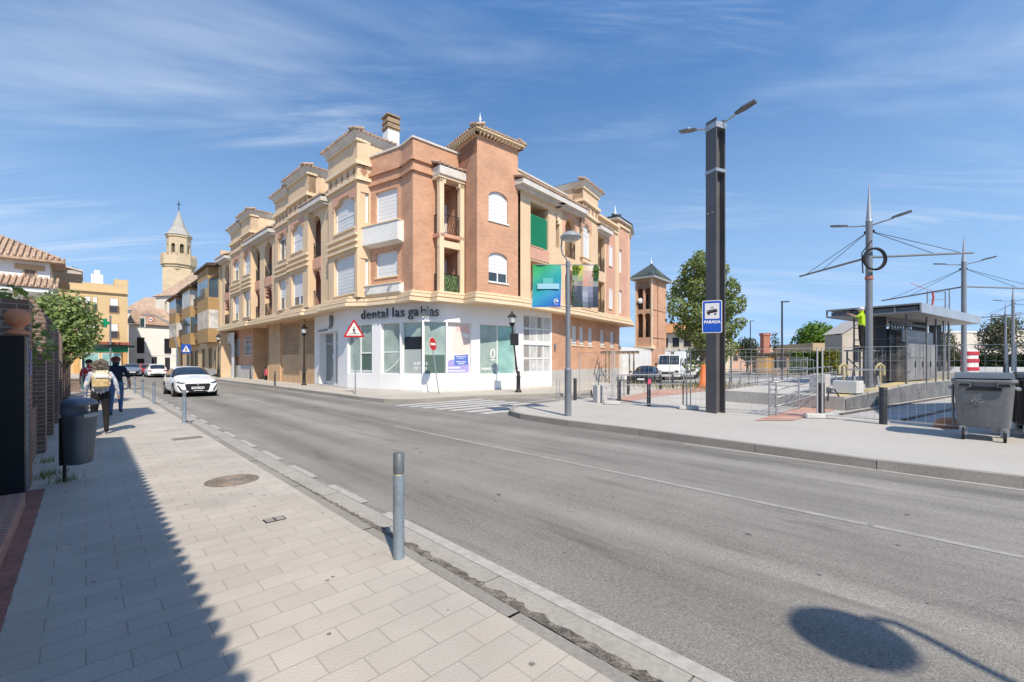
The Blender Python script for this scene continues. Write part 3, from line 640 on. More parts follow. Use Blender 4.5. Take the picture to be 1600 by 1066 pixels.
# ------------------------------------------------------------------ the corner apartment building
def pl(x, y): return Vector((x * 1.052, y * 1.117, 0))
def zl(z): return 1.6 + (z - 1.6) * 1.052
P0, T1 = pl(-28.07, 40.1), pl(-8.4, 22.3)
FL = Plane(P0, T1)
B0, B1, B2, B3, B4 = pl(-8.2, 22.55), pl(-7.5, 22.05), pl(-5.55, 20.9), pl(-4.78, 20.05), pl(-2.75, 21.75)
TW1, TW2 = pl(-1.72, 20.46), pl(0.32, 22.1)
W0, W1, W2, W3, W4, W5, W6 = pl(.45, 22.3), pl(2.6, 24.7), pl(4.4, 26.75), pl(5.75, 28.7), pl(8.0, 31.6), pl(9.35, 33.3), pl(10.0, 35.2)
ROOT = gp(760, 612)
bld = thing('apartment_building', 'cream and salmon brick corner apartment building with white shopfront and tiled turrets', 'apartment building', (ROOT.x, ROOT.y + 4, 0))
ZL0, ZF, ZP = 4.68, 5.14, 12.95
def part(name, mb, m, par=None): return mb.build(name, m, par or bld, True)
# --- left street front: bays given by pixel columns of the photograph
DARKIN = mat('loggia_inside', (0.36, 0.20, 0.125), 0.9, 0, (1, .1))
def bay(p0, p1, off, z1, m, holes_px, hz):
    Q = FL.off(off); a, b = Q.s_at(p0), Q.s_at(p1); hs = []
    for (x0, x1) in holes_px:
        for (za, zb, rise, lob, dep) in hz: hs.append((Q.s_at(x0), Q.s_at(x1), za, zb, rise, lob, dep))
    mb = MB(); wall(mb, Q, a, b, ZF, z1, hs)
    if off > 0.05:
        mb.poly([Q.p(a, ZF, -off - .2), Q.p(a, ZF), Q.p(a, z1), Q.p(a, z1, -off - .2)]); mb.poly([Q.p(b, ZF), Q.p(b, ZF, -off - .2), Q.p(b, z1, -off - .2), Q.p(b, z1)])
    part('wall', mb, m); return Q, a, b, hs
def turret_top(Q, a, b, zt, deep=2.4, diamonds=4, left=True, right=True, out=.32):
    mb = MB(); Q.box(mb, a, b, zt - 2.2, zt, -deep, -.02); part('turret', mb, CREAM)
    for z, o, h in ((11.55, .13, .16), (12.4, .16, .2), (zt - .10, .10, .14)):
        mb = MB(); Q.box(mb, a - o, b + o, z, z + h, -.6, o); part('moulding', mb, CREAM2)
    for k in range(diamonds):
        x = a + (b - a) * (k + .5) / diamonds; mb = MB()
        mb.poly([Q.p(x, 11.78, .012), Q.p(x + .16, 12.08, .012), Q.p(x, 12.38, .012), Q.p(x - .16, 12.08, .012)]); part('brick_diamond', mb, DARKIN)
    mb = MB()
    lo = [Q.p(a - .05, zt, .05), Q.p(b + .05, zt, .05), Q.p(b + .05, zt, -deep), Q.p(a - .05, zt, -deep)]; hi = [Q.p(a - out, zt + .30, out), Q.p(b + out, zt + .30, out), Q.p(b + out, zt + .30, -deep - .1), Q.p(a - out, zt + .30, -deep - .1)]
    mb.add(lo + hi, [(3, 2, 1, 0), (4, 5, 6, 7), (0, 1, 5, 4), (1, 2, 6, 5), (2, 3, 7, 6), (3, 0, 4, 7)]); part('cornice', mb, CORN)
    mb = MB(); ap = Q.p((a + b) / 2, zt + .72, -deep / 2); e = [q + Vector((0, 0, .02)) for q in hi]
    for i in range(4): mb.poly([e[i], e[(i + 1) % 4], ap])
    tiles_edge(mb, Q.p(a - out, 0, out), Q.p(b + out, 0, out), Q.n, zt + .36, .16); tiles_edge(mb, Q.p(b + out, 0, out), Q.p(b + out, 0, -deep), Q.d, zt + .36, .16)
    part('roof', mb, TILE)
def bands(Q, a, b, zz=(7.85, 8.2, 8.55), o=.13):
    for z in zz:
        mb = MB(); Q.box(mb, a - .04, b + .04, z, z + .13, -.05, o); part('moulding', mb, CREAM2)
LOW = (5.42, 7.65, 0, False, .2); UP = (9.05, 11.0, .42, True, .2)
def bay_windows(Q, hs, sh, dep=.2):
    for h, s_ in zip(hs, sh): window(bld, Q, h[0], h[1], h[2], h[3], dep, s_, 2, CREAM2)
def pinkhead(Q, a, b):
    mb = MB(); wall(mb, Q.off(.012), a - .22, b + .22, 10.45, 11.32, [(a, b, 10.44, 11.0, .42, True, .02)]) ; part('brick_arch_panel', mb, PINKBR)
# turret by the corner
Q, a, b, hs = bay(513, 558, .28, 13.8, CREAM, [(521.7, 553.8)], [LOW, UP]); bay_windows(Q, hs, (1, 1)); bands(Q, a, b); turret_top(Q, a, b, 13.8, 2.2, 5); pinkhead(Q, hs[0][0], hs[0][1])
# the turret's other face, towards the corner
Q = Plane(Q.p(b, 0), B1); mb = MB(); wall(mb, Q, 0, Q.L, ZF, 13.8, [(.18, Q.L - .1, 9.3, 10.95), (.18, Q.L - .1, 5.7, 7.3)]); part('wall', mb, CREAM)
for z in (9.3, 5.7): window(bld, Q, .18, Q.L - .1, z, z + 1.62, .14, 1, 1)
for z, o in ((11.55, .13), (12.4, .16)):
    mb = MB(); Q.box(mb, 0, Q.L + .02, z, z + .18, -.3, o); part('moulding', mb, CREAM2)
mb = MB(); mb.poly([Q.p(Q.L / 2, 11.80, .012), Q.p(Q.L / 2 + .2, 12.1, .012), Q.p(Q.L / 2, 12.4, .012), Q.p(Q.L / 2 - .2, 12.1, .012)]); part('brick_diamond', mb, DARKIN)
# turret bays with two windows further along the street
Q, a, b, hs = bay(450.5, 481, .32, 13.9, CREAM, [(455, 473)], [LOW, UP]); bay_windows(Q, hs, (.72, 1)); bands(Q, a, b); turret_top(Q, a, b, 13.9, 2.4, 4); pinkhead(Q, hs[0][0], hs[0][1])
Q, a, b, hs = bay(430, 450.4, .18, 13.6, CREAM, [(434.5, 447)], [LOW, UP]); bay_windows(Q, hs, (.6, .2)); bands(Q, a, b); turret_top(Q, a, b, 13.6, 2.0, 4); pinkhead(Q, hs[0][0], hs[0][1])
Q, a, b, hs = bay(376.8, 392, .32, 13.9, CREAM, [(380, 390)], [LOW, UP]); bay_windows(Q, hs, (.3, 1)); bands(Q, a, b); turret_top(Q, a, b, 13.9, 2.4, 4); pinkhead(Q, hs[0][0], hs[0][1])
Q, a, b, hs = bay(360.5, 376.7, .18, 13.6, CREAM, [(364, 373.5)], [LOW, UP]); bay_windows(Q, hs, (.7, .5)); bands(Q, a, b); turret_top(Q, a, b, 13.6, 2.0, 4); pinkhead(Q, hs[0][0], hs[0][1])
# loggia bays
def loggia_bay(p0, p1, opens, z1=11.3, capital=True, deco=('iron', 'iron')):
    a, b = FL.s_at(p0), FL.s_at(p1); hs = []; D = 1.5
    for x0, x1 in opens:
        hs += [(FL.s_at(x0), FL.s_at(x1), 5.2, 7.55, 0, False, .35), (FL.s_at(x0), FL.s_at(x1), 8.32, 11.05, .85, False, .35)]
    mb = MB(); wall(mb, FL, a, b, ZF, z1, hs, .35); part('wall', mb, CREAM)
    for h in hs:
        x0, x1, za, zb = h[:4]; mb = MB()
        R_ = [FL.p(x0 - .3, za, -.35), FL.p(x1 + .3, za, -.35), FL.p(x1 + .3, za, -D), FL.p(x0 - .3, za, -D)]; T_ = [q + Vector((0, 0, zb - za + .05)) for q in R_]
        mb.add(R_ + T_, [(0, 1, 2, 3), (7, 6, 5, 4), (1, 5, 6, 2), (3, 2, 6, 7), (0, 3, 7, 4)]); part('balcony', mb, PINKBR)
        mb = MB(); FL.box(mb, x0 + .15, min(x1, x0 + 1.0), za + .02, za + 2.1, -D + .02, -D + .07); part('balcony_door', mb, FRAME)
        railing(bld, FL, x0, x1, za, 1.0, -.06, dens=.13, diag=(za > 8))
        if za < 8:                                                 # stepped brick corbels under the upper slab
            mb = MB()
            for k in range(3): FL.box(mb, x0 + .002, x0 + .38 - k * .11, zb - .22 - k * .24, zb - k * .24 - .002, -.3, -.03)
            for k in range(3): FL.box(mb, x1 - .38 + k * .11, x1 - .002, zb - .22 - k * .24, zb - k * .24 - .002, -.3, -.03)
            part('corbel', mb, PINKBR)
        mb = MB(); FL.box(mb, x0 - .05, x1 + .05, 7.62, 8.28, -.02, .03); part('brick_panel', mb, PINKBR) if za < 8 else None
    canopy(FL, a, b, 11.3)
    mb = MB(); FL.box(mb, a, b, 11.3, ZP, -2.0, -.9); part('parapet', mb, CREAM)
    mb = MB(); FL.box(mb, a, b, ZP, ZP + .1, -2.0, -.84); part('coping', mb, CORN)
def canopy(P, a, b, z, out=.55, m=None):
    mb = MB(); P.box(mb, a - .12, b + .12, z, z + .14, -.3, out * .55); P.box(mb, a - .2, b + .2, z + .14, z + .42, -.3, out); part('cornice', mb, CORN)
    mb = MB(); mb.poly([P.p(a - .22, z + .45, out + .03), P.p(b + .22, z + .45, out + .03), P.p(b + .1, z + .85, -.9), P.p(a - .1, z + .85, -.9)])
    tiles_edge(mb, P.p(a - .22, 0, out), P.p(b + .22, 0, out), P.n, z + .50, .28, 1.0); part('canopy_tiles', mb, TILE)
loggia_bay(482, 512.5, [(485, 501.5)])
loggia_bay(392.5, 429.5, [(396.5, 406), (413.5, 425)])
loggia_bay(347, 360, [(351, 358.5)])
# --- brick corner
def plainwall(A, B, z0, z1, m, holes=(), dep=.15, name='wall'):
    Q = Plane(A, B); mb = MB(); wall(mb, Q, 0, Q.L, z0, z1, holes, dep); part(name, mb, m); return Q
Q = Plane(B1, B2); s0, s1 = Q.s_at(587), Q.s_at(621)
QB = plainwall(B1, B2, ZF, ZP, BRICK, [(s0, s1, 6.2, 7.55), (s0, s1, 9.05, 10.9)])
window(bld, QB, s0, s1, 6.2, 7.55, .12, .97, 1, CREAM2); window(bld, QB, s0, s1, 9.05, 10.9, .12, 1, 1)
plainwall(B2, B3, ZF, ZP, BRICK)
Q = Plane(B3, B4); l0, l1 = Q.s_at(676), Q.L - .12
QL = plainwall(B3, B4, ZF, ZP, BRICK, [(l0 + .25, l1 - .1, 8.25, 11.1, 0, False, .9), (l0 + .25, l1 - .1, 5.16, 7.5, 0, False, .9)], .9)
for pA, pB in ((B1, B2), (B2, B3), (B3, B4)):
    Q = Plane(pA, pB); e = Q.L if pA is not B3 else l0 - .05
    for z in (10.95 + .35, 11.85):
        mb = MB(); Q.box(mb, -.06, e + .06, z, z + .17, -.1, .13); part('moulding', mb, BRICK)
    mb = MB(); Q.box(mb, -.03, Q.L + .03, ZP, ZP + .1, -.3, .07); part('coping', mb, CORN)
for z in (8.25, 5.16):
    mb = MB(); QL.box(mb, l0 + .25, l1 - .1, z, z + 2.8, -1.0, -.9); part('balcony', mb, BRICK)
    mb = MB(); QL.box(mb, l0 + .5, l0 + 1.45, z + .02, z + 2.1, -.9, -.85); part('balcony_door', mb, SHUT)
    mb = MB(); QL.box(mb, l0 - .02, l1, z - .18, z, -.1, .66); part('balcony_floor', mb, PINKBR)
    railing(bld, QL, l0 + .28, l1 - .3, z, 1.02, .55, dens=.16, diag=True)
    S = Plane(QL.p(l0 + .1, 0, 0), QL.p(l0 + .1, 0, .62)); railing(bld, S, 0, .5, z, 1.02, 0, dens=.12)
for k, (a, b) in enumerate(((l0 + .02, l0 + .28), (l1 - .28, l1 - .02))):
    mb = MB(); QL.box(mb, a, b, 5.16, 11.1, .40, .66); QL.box(mb, a - .08 if k else a, b if k else b + .12, 10.85, 11.1, .36, .66); part('column', mb, CREAM2)
mb = MB(); QL.box(mb, l0 - .04, l1 + .0, 11.1, 11.25, -.1, .70); part('lintel', mb, CREAM2); mb = MB(); QL.box(mb, l0, l1, 7.55, 7.9, .42, .6); part('lintel', mb, CREAM2)
mb = MB(); QL.box(mb, l0 - .05, l1 + .02, 11.25, 11.68, -.1, .78); part('cornice', mb, CORN)
mb = MB(); mb.poly([QL.p(l0 - .1, 11.7, .82), QL.p(l1 + .05, 11.7, .82), QL.p(l1 + .05, 12.1, 0), QL.p(l0 - .1, 12.1, 0)]); tiles_edge(mb, QL.p(l0 - .08, 0, .8), QL.p(l1 + .02, 0, .8), QL.n, 11.76, .3, .75); part('canopy_tiles', mb, TILE)
# green screen tied to the lower railing
mb = MB(); QL.box(mb, l0 + .3, l1 - .32, 5.25, 6.15, .50, .535)
part('reed_screen', mb, mat('leaf_print_screen', (0.10, 0.16, 0.06), 0.8, 0, (9, 0.75), (22, 0.6)))
# boxy white balconies
for z0_, z1_, o in ((7.85, 8.95, .45), (5.16, 5.72, .32)):
    Q = Plane(B1 + (B1 - B2).normalized() * .25, B2 + (B2 - B1).normalized() * .05); mb = MB(); x0, x1 = Q.s_at(575), Q.L + .12
    Pf = [Q.p(x0, z0_ + .12, o), Q.p(x1, z0_ + .12, o), Q.p(x1 + .1, z0_, 0), Q.p(x0 - .15, z0_, 0), Q.p(x0, z1_, o), Q.p(x1, z1_, o), Q.p(x1 + .1, z1_, 0), Q.p(x0 - .15, z1_, 0)]
    mb.add(Pf, [(3, 2, 1, 0), (4, 5, 6, 7), (0, 1, 5, 4), (1, 2, 6, 5), (2, 3, 7, 6), (3, 0, 4, 7)]); part('balcony_parapet', mb, WHITEOLD)
    mb = MB(); Q.box(mb, x0 - .03, x1 + .06, z1_, z1_ + .06, .02, o + .05); part('coping', mb, CREAM2)
    if z0_ < 6:
        for x in (x0 + .45, x1 - .6):
            mb = MB(); mb.tube([Q.p(x, 5.62, o), Q.p(x + .02, 5.60, o + .16), Q.p(x - .1, 5.28, o + .2)], .035, 8); part('spout', mb, GREYPOLE)
# --- brick tower
ZT = 13.25
QT = Plane(TW1, TW2); w0, w1 = QT.s_at(763.5), QT.s_at(793.5)
QT = plainwall(TW1, TW2, ZF, ZT, BRICK, [(w0, w1, 5.85, 7.45, .32), (w0, w1, 9.1, 10.72, .36)], .12)
window(bld, QT, w0, w1, 5.85, 7.45, .1, .68, 2, FRAME); window(bld, QT, w0, w1, 9.1, 10.72, .1, 1, 1, FRAME)
plainwall(B4, TW1, ZF, ZT, BRICK); TB = TW2 + (B4 - TW1); plainwall(TW2, TB, ZF, ZT, BRICK); plainwall(TB + (TB - TW2), B4 + (B4 - TW1), 12, ZT, BRICK)
plainwall(B4 + (B4 - TW1), TW1, ZP - .5, ZT, BRICK); plainwall(TW2, TB + (TB - TW2), ZP - .5, ZT, BRICK)
tc_ = [TW1, TW2, TW2 + (B4 - TW1) * 2, TW1 + (B4 - TW1) * 2]; ctr = sum(tc_, Vector()) / 4
def grow(q, k): return ctr + (q - ctr) * k
mb = MB(); e1 = [grow(q, 1.02) for q in tc_]; e2 = [grow(q, 1.14) for q in tc_]
mb.prism([(q.x, q.y) for q in e1], ZT, ZT + .12); part('moulding', mb, BRICK)
mb = MB()
for i in range(4):
    A, B = e2[i], e2[(i + 1) % 4]; n = int((B - A).length / .23)
    for k in range(n + 1):
        q = A.lerp(B, k / n); c = grow(q, .88); mb.bar(q + Vector((0, 0, ZT + .19)), c + Vector((0, 0, ZT + .19)), .1, .13)
part('eave_brackets', mb, CREAM2)
mb = MB(); e3 = [grow(q, 1.2) for q in tc_]; mb.prism([(q.x, q.y) for q in e3], ZT + .26, ZT + .32); part('eave', mb, CREAM2)
mb = MB(); ap = ctr + Vector((0, 0, ZT + 1.35))
for i in range(4): mb.poly([e3[i] + Vector((0, 0, ZT + .33)), e3[(i + 1) % 4] + Vector((0, 0, ZT + .33)), ap])
for i in range(4):
    A, B = e3[i], e3[(i + 1) % 4]; d = (B - A).normalized(); tiles_edge(mb, A, B, Vector((d.y, -d.x, 0)), ZT + .38, .2, .5, .22)
    mb.tube([A + Vector((0, 0, ZT + .42)), ap + Vector((0, 0, .05))], .10, 6)
part('roof', mb, TILE)
mb = MB(); mb.lathe([(.001, 0), (.16, 0), (.12, .15), (.05, .25), (.13, .38), (.14, .46), (.05, .56), (.04, .75), (.09, .84), (.03, .95), (.001, 1.25)], ap, 12); part('finial', mb, WHITE)
# --- right street front
def arcade(A, B, z1, opens, m=CREAM, dep=1.2, rail=True):
    Q = Plane(A, B); mb = MB(); wall(mb, Q, 0, Q.L, ZF, z1, [(Q.s_at(o[0]), Q.s_at(o[1]), o[2], o[3], o[4], False, .3) for o in opens], .3); part('wall', mb, m)
    for o in opens:
        x0, x1, za, zb = Q.s_at(o[0]), Q.s_at(o[1]), o[2], o[3]
        R_ = [Q.p(x0 - .1, za, -.3), Q.p(x1 + .1, za, -.3), Q.p(x1 + .1, za, -dep), Q.p(x0 - .1, za, -dep)]; T_ = [q + Vector((0, 0, zb - za + .03)) for q in R_]
        mb = MB(); mb.add(R_ + T_, [(0, 1, 2, 3), (7, 6, 5, 4), (1, 5, 6, 2), (3, 2, 6, 7), (0, 3, 7, 4)]); part('balcony', mb, m)
        if o[5] == 'rail': railing(bld, Q, x0, x1, za, 1.0, -.05, dens=.13, diag=True)
    return Q
QW = arcade(W0, W1, 11.25, [(829, 857, 8.35, 10.9, 0, 'none'), (829, 857, 5.2, 7.5, 0, 'rail')])
x0, x1 = QW.s_at(829), QW.s_at(857)
mb = MB(); QW.box(mb, x0 + .02, x1 - .02, 8.37, 10.25, -.16, -.12); part('trellis_screen', mb, mat('green_trellis_net', (0.015, 0.20, 0.11), 0.7, 0, (2, 0.25)))
mb = MB(); n = 16
for k in range(-n, n + 1):
    a = x0 + (x1 - x0) * k / n
    for sg in (1, -1):
        xa = a if sg > 0 else x1 + x0 - a; p, q = [xa, 8.4], [xa + sg * 1.85, 10.22]
        lo, hi = x0 + .02, x1 - .02
        t0 = max(0, min(1, (lo - p[0]) / (q[0] - p[0]) if sg > 0 else (hi - p[0]) / (q[0] - p[0]))); t1 = max(0, min(1, (hi - p[0]) / (q[0] - p[0]) if sg > 0 else (lo - p[0]) / (q[0] - p[0])))
        if t1 - t0 > .03: mb.bar(QW.p(p[0] + (q[0] - p[0]) * t0, p[1] + 1.82 * t0, -.10 + .012 * sg), QW.p(p[0] + (q[0] - p[0]) * t1, p[1] + 1.82 * t1, -.10 + .012 * sg), .03, .01)
part('lattice', mb, mat('lattice_green', (0.03, 0.33, 0.19), 0.6))
mb = MB(); QW.box(mb, x0 - .02, x1 + .02, 7.6, 8.3, -.02, .04); part('brick_panel', mb, PINKBR)
mb = MB(); QW.box(mb, x0 - .04, x1 - .5, 8.3, 8.36, -.02, .07); part('moulding', mb, PINKBR)
QV = arcade(W1, W2, 11.25, [(862, 874, 8.75, 10.85, 0, 'none'), (883, 899, 8.35, 10.95, .75, 'rail'), (862, 874, 5.2, 7.3, 0, 'none'), (883, 899, 5.2, 7.6, .6, 'rail')])
y0, y1 = QV.s_at(861), QV.s_at(875)
for z in (7.3, 10.85):
    mb = MB()
    for k in range(3): QV.box(mb, y1 - .42 + k * .1, y1 - .002, z - .2 - k * .2, z - k * .2 - .002, -.3, .03)
    part('corbel', mb, CREAM2)
mb = MB(); QV.box(mb, QV.s_at(879), QV.s_at(903), 9.6, 11.24, -.02, .02)
mb = MB(); wall(mb, QV.off(.015), QV.s_at(879.5), QV.s_at(902), 9.9, 11.2, [(QV.s_at(883), QV.s_at(899), 9.85, 10.95, .75, False, .03)]); part('brick_arch_panel', mb, PINKBR)
canopy(QW, -.3, QW.L + .12, 11.25, .62); canopy(QV, .1, QV.L - .2, 11.25, .62)
for A, B in ((W0, W1), (W1, W2)):
    Q = Plane(A, B); mb = MB(); Q.box(mb, 0, Q.L, 11.25, ZP, -1.6, -.95); part('parapet', mb, CREAM); mb = MB(); Q.box(mb, 0, Q.L, ZP, ZP + .1, -1.65, -.88); part('coping', mb, CORN)
Q = Plane(W2, W3).off(.2); t0, t1 = Q.s_at(910.5), Q.s_at(922.5); hs = [(t0, t1, 5.42, 7.6, 0, False, .16), (t0, t1, 8.7, 11.0, .4, True, .16)]
mb = MB(); wall(mb, Q, 0, Q.L, ZF, 13.4, hs, .16); mb.poly([Q.p(0, ZF, -.8), Q.p(0, ZF), Q.p(0, 13.4), Q.p(0, 13.4, -.8)]); part('wall', mb, CREAM)
for h in hs: window(bld, Q, h[0], h[1], h[2], h[3], .14, 1, 1, CREAM2)
turret_top(Q, 0, Q.L, 13.4, 2.4, 4); bands(Q, 0, Q.L, (7.9, 8.3)); pinkhead(Q, t0, t1)
QX = arcade(W3, W4, 12.2, [(933, 945, 8.3, 10.9, 0, 'rail'), (933, 945, 5.2, 7.55, 0, 'rail')])
for z in (5.7, 9.0):
    a, b = QX.s_at(951), QX.s_at(955.5); window(bld, QX.off(.03), a, b, z, z + 1.5, -.02, 1, 1, CREAM2)
mb = MB(); QX.box(mb, QX.s_at(947), QX.s_at(961), ZF, 11.6, .0, .02); part('brick_panel', mb, PINKBR)
canopy(QX, QX.s_at(931), QX.s_at(947), 11.0, .5)
mb = MB(); QX.box(mb, 0, QX.L, 12.2, 12.35, -.4, .25); QX.box(mb, 0, QX.L, 11.75, 11.87, -.1, .1); part('coping', mb, CREAM2)
QY = Plane(W4, W5); a, b = QY.s_at(967.5), QY.s_at(972); hs = [(a, b, 5.5, 7.4, .2), (a, b, 8.8, 10.7, .25)]
mb = MB(); wall(mb, QY, 0, QY.L, ZF, 12.6, hs, .12); part('wall', mb, PINKBR)
for h in hs: window(bld, QY, h[0], h[1], h[2], h[3], .1, 1, 1)
QZ = Plane(W5, W6); mb = MB(); wall(mb, QZ, 0, QZ.L, ZF, 12.6, [(QZ.L * .3, QZ.L * .6, 5.6, 7.4, .2), (QZ.L * .3, QZ.L * .6, 8.9, 10.7, .2)], .1); part('wall', mb, PINKBR)
for z in (5.6, 8.9): window(bld, QZ, QZ.L * .3, QZ.L * .6, z, z + 1.8, .08, 1, 1)
for Q in (QY, QZ):
    mb = MB(); Q.box(mb, -.02, Q.L + .02, 12.5, 12.66, -.1, .12); Q.box(mb, -.02, .16, ZF, 12.5, -.05, .05); part('moulding', mb, CREAM2)
rc = [W4, W5, W6, W6 + Vector((-1.0, 2.2, 0)), W4 + Vector((-2.2, 1.8, 0))]; ctr = sum(rc, Vector()) / 5
mb = MB(); mb.prism([(grow(q, 1.0).x, grow(q, 1.0).y) for q in rc], 12.66, 12.9); part('moulding', mb, PINKBR)
mb = MB(); e3 = [grow(q, 1.22) for q in rc]; mb.prism([(q.x, q.y) for q in e3], 12.9, 13.0); part('eave', mb, CORN)
mb = MB(); ap = ctr + Vector((0, 0, 14.0))
for i in range(5):
    mb.poly([e3[i] + Vector((0, 0, 13.01)), e3[(i + 1) % 5] + Vector((0, 0, 13.01)), ap]); d = (e3[(i + 1) % 5] - e3[i]).normalized(); tiles_edge(mb, e3[i], e3[(i + 1) % 5], Vector((d.y, -d.x, 0)), 13.05, .2, .5, .26)
part('roof', mb, TILED)
mb = MB(); mb.lathe([(.001, 0), (.14, 0), (.1, .2), (.05, .3), (.12, .42), (.05, .6), (.03, .9), (.001, 1.1)], ap, 10); part('finial', mb, WHITE)
# --- floor slab, ledge, roof, back walls
FLp = [FL.p(0, 0)]
OUT = [P0, T1 + FL.n * .28, B1 + Vector((.05, -.05, 0)), B2, B3, QL.p(l0 - .02, 0, .0), QL.p(l0 - .02, 0, .68), QL.p(l1 + .02, 0, .68), TW1, TW2, W0, W1, W2, W3, W4, W5, W6]
BACK = [W6 + Vector((-8, 9, 0)), P0 + Vector((9.5, 10, 0))]
mb = MB(); mb.prism([(q.x, q.y) for q in OUT + BACK], ZL0, ZF); part('floor_slab', mb, CREAM)
mb = MB(); mb.prism([(q.x, q.y) for q in [P0 + Vector((1, 1, 0)), B1 + Vector((-.6, 1, 0)), B2 + Vector((0, 1, 0)), B4 + Vector((0, .6, 0)), TB, W1 + Vector((-.8, .8, 0)), W3 + Vector((-.8, .8, 0)), W5 + Vector((-.8, .8, 0))] + BACK], 12.1, 12.3); part('roof', mb, CONC)
def ledge(pts, levels):
    for z0_, z1_, o in levels:
        mb = MB(); L_ = []
        for i, q in enumerate(pts):
            n = Vector()
            ns = []
            for A, B in ([(pts[i - 1], q)] if i else []) + ([(q, pts[i + 1])] if i < len(pts) - 1 else []):
                d = (B - A).normalized(); ns.append(Vector((d.y, -d.x, 0)))
            n = sum(ns, Vector()); n = n / max(.45, n.length_squared / len(ns)) if len(ns) > 1 else ns[0]
            L_.append(q + n * o)
        for A, B, a, b in zip(L_[:-1], L_[1:], pts[:-1], pts[1:]):
            P_ = [A + Vector((0, 0, z0_)), B + Vector((0, 0, z0_)), B + Vector((0, 0, z1_)), A + Vector((0, 0, z1_)), a + Vector((0, 0, z0_)), b + Vector((0, 0, z0_)), b + Vector((0, 0, z1_)), a + Vector((0, 0, z1_))]
            mb.add(P_, [(0, 1, 2, 3), (4, 5, 1, 0), (3, 2, 6, 7)])
        part('ledge', mb, CREAM2)
LP = [P0, FL.p(FL.s_at(376), 0), FL.p(FL.s_at(376.5), 0, .12), FL.p(FL.s_at(392), 0, .12), FL.p(FL.s_at(392.5), 0), FL.p(FL.s_at(449.5), 0), FL.p(FL.s_at(450.5), 0, .18), FL.p(FL.s_at(481), 0, .18), FL.p(FL.s_at(482), 0), FL.p(FL.s_at(511), 0), FL.p(FL.s_at(513), 0, .26)] + OUT[1:]
ledge(LP, ((ZL0 - .02, 4.84, .38), (4.84, 4.91, .16), (4.91, 5.06, .28), (5.06, 5.12, .08), (5.12, 5.22, .15)))
mb = MB(); mb.prism([(q.x, q.y) for q in [P0, P0 + Vector((9.5, 10, 0)), P0 + Vector((9.3, 10.2, 0)), P0 + Vector((-.2, .2, 0))]], 0, 12.9)
mb.prism([(q.x, q.y) for q in [W6, W6 + Vector((-8, 9, 0)), W6 + Vector((-8.2, 8.9, 0)), W6 + Vector((-.2, -.1, 0))]], ZF, 12.4)
mb.prism([(q.x, q.y) for q in [W6 + Vector((-.9, .8, 0)), W6 + Vector((-8, 9, 0)), W6 + Vector((-8.2, 8.9, 0)), W6 + Vector((-1.1, .7, 0))]], 0, ZF)
mb.prism([(q.x, q.y) for q in BACK + [BACK[1] + Vector((0, .3, 0)), BACK[0] + Vector((0, .3, 0))]], 0, 12.3); part('rear_wall', mb, CREAM)
ch = thing  # chimney as a part with its louvred head
cx = at(611, 230, 27.0); mb = MB(); mb.box((cx.x, cx.y, 13.6), (.74, .74, 4.0), R(40)); cm = part('chimney', mb, WHITE)
mb = MB()
for k in range(5): mb.box((cx.x, cx.y, 15.62 + k * .16), (.74 + .1 * (k % 2), .74 + .1 * (k % 2), .13), R(40))
mb.box((cx.x, cx.y, 16.46), (.9, .9, .07), R(40)); part('louvre_head', mb, mat('brown_louvre', (0.33, 0.24, 0.15), 0.85, 0, (5, .2)), cm)
# ------------------------------------------------------------------ ground floor: brick fronts and the white dental shop
GLP = FL.off(-.9)
def ginset(q, r, k=.8):
    d = (r - q).normalized(); return Vector((-d.y, d.x, 0)) * k
G0 = GLP.p(GLP.s_at(491.5), 0)
G1, G2, GA, GB, GC, G4 = Vector((-9.62, 25.9, 0)), Vector((-7.28, 24.35, 0)), Vector((-6.0, 23.62, 0)), Vector((-4.68, 23.05, 0)), Vector((-3.47, 23.35, 0)), Vector((-2.2, 24.2, 0))
G5, G6 = Vector((.2, 25.85, 0)), Vector((2.55, 28.3, 0))
GR = [G6] + [w + ginset(w, v) for w, v in ((W2, W3), (W3, W4), (W4, W5))] + [W5 + Vector((-.8, .4, 0)), W6 + Vector((-.9, .2, 0))]
SHOPW = mat('shopfront_white', (0.81, 0.81, 0.795), 0.65, 0, (0.5, 0.03), (5, 0.02), stain=((0.66, 0.64, 0.60), 0.3, (1.5, 1.5, .4)))
ZW0, ZW1 = .93, 3.70
def shopwall(A, B, holes, m=SHOPW, dep=.22, z1=ZL0):
    Q = Plane(A, B); mb = MB(); wall(mb, Q, 0, Q.L, -.05, z1, holes, dep); part('shop_wall', mb, m); return Q
def pane(Q, a, b, z0, z1, m, dep=.2, fr=True, t=.032):
    f = None
    if fr:
        mb = MB(); o0, o1 = -dep - .03, -dep + .05
        Q.box(mb, a, a + t, z0, z1, o0, o1); Q.box(mb, b - t, b, z0, z1, o0, o1); Q.box(mb, a + t, b - t, z0, z0 + t, o0, o1); Q.box(mb, a + t, b - t, z1 - t, z1, o0, o1); f = part('shop_window', mb, FRAME)
    mb = MB(); mb.poly([Q.p(a + t, z0 + t, -dep), Q.p(b - t, z0 + t, -dep), Q.p(b - t, z1 - t, -dep), Q.p(a + t, z1 - t, -dep)]); part('pane', mb, m, f)
    return f
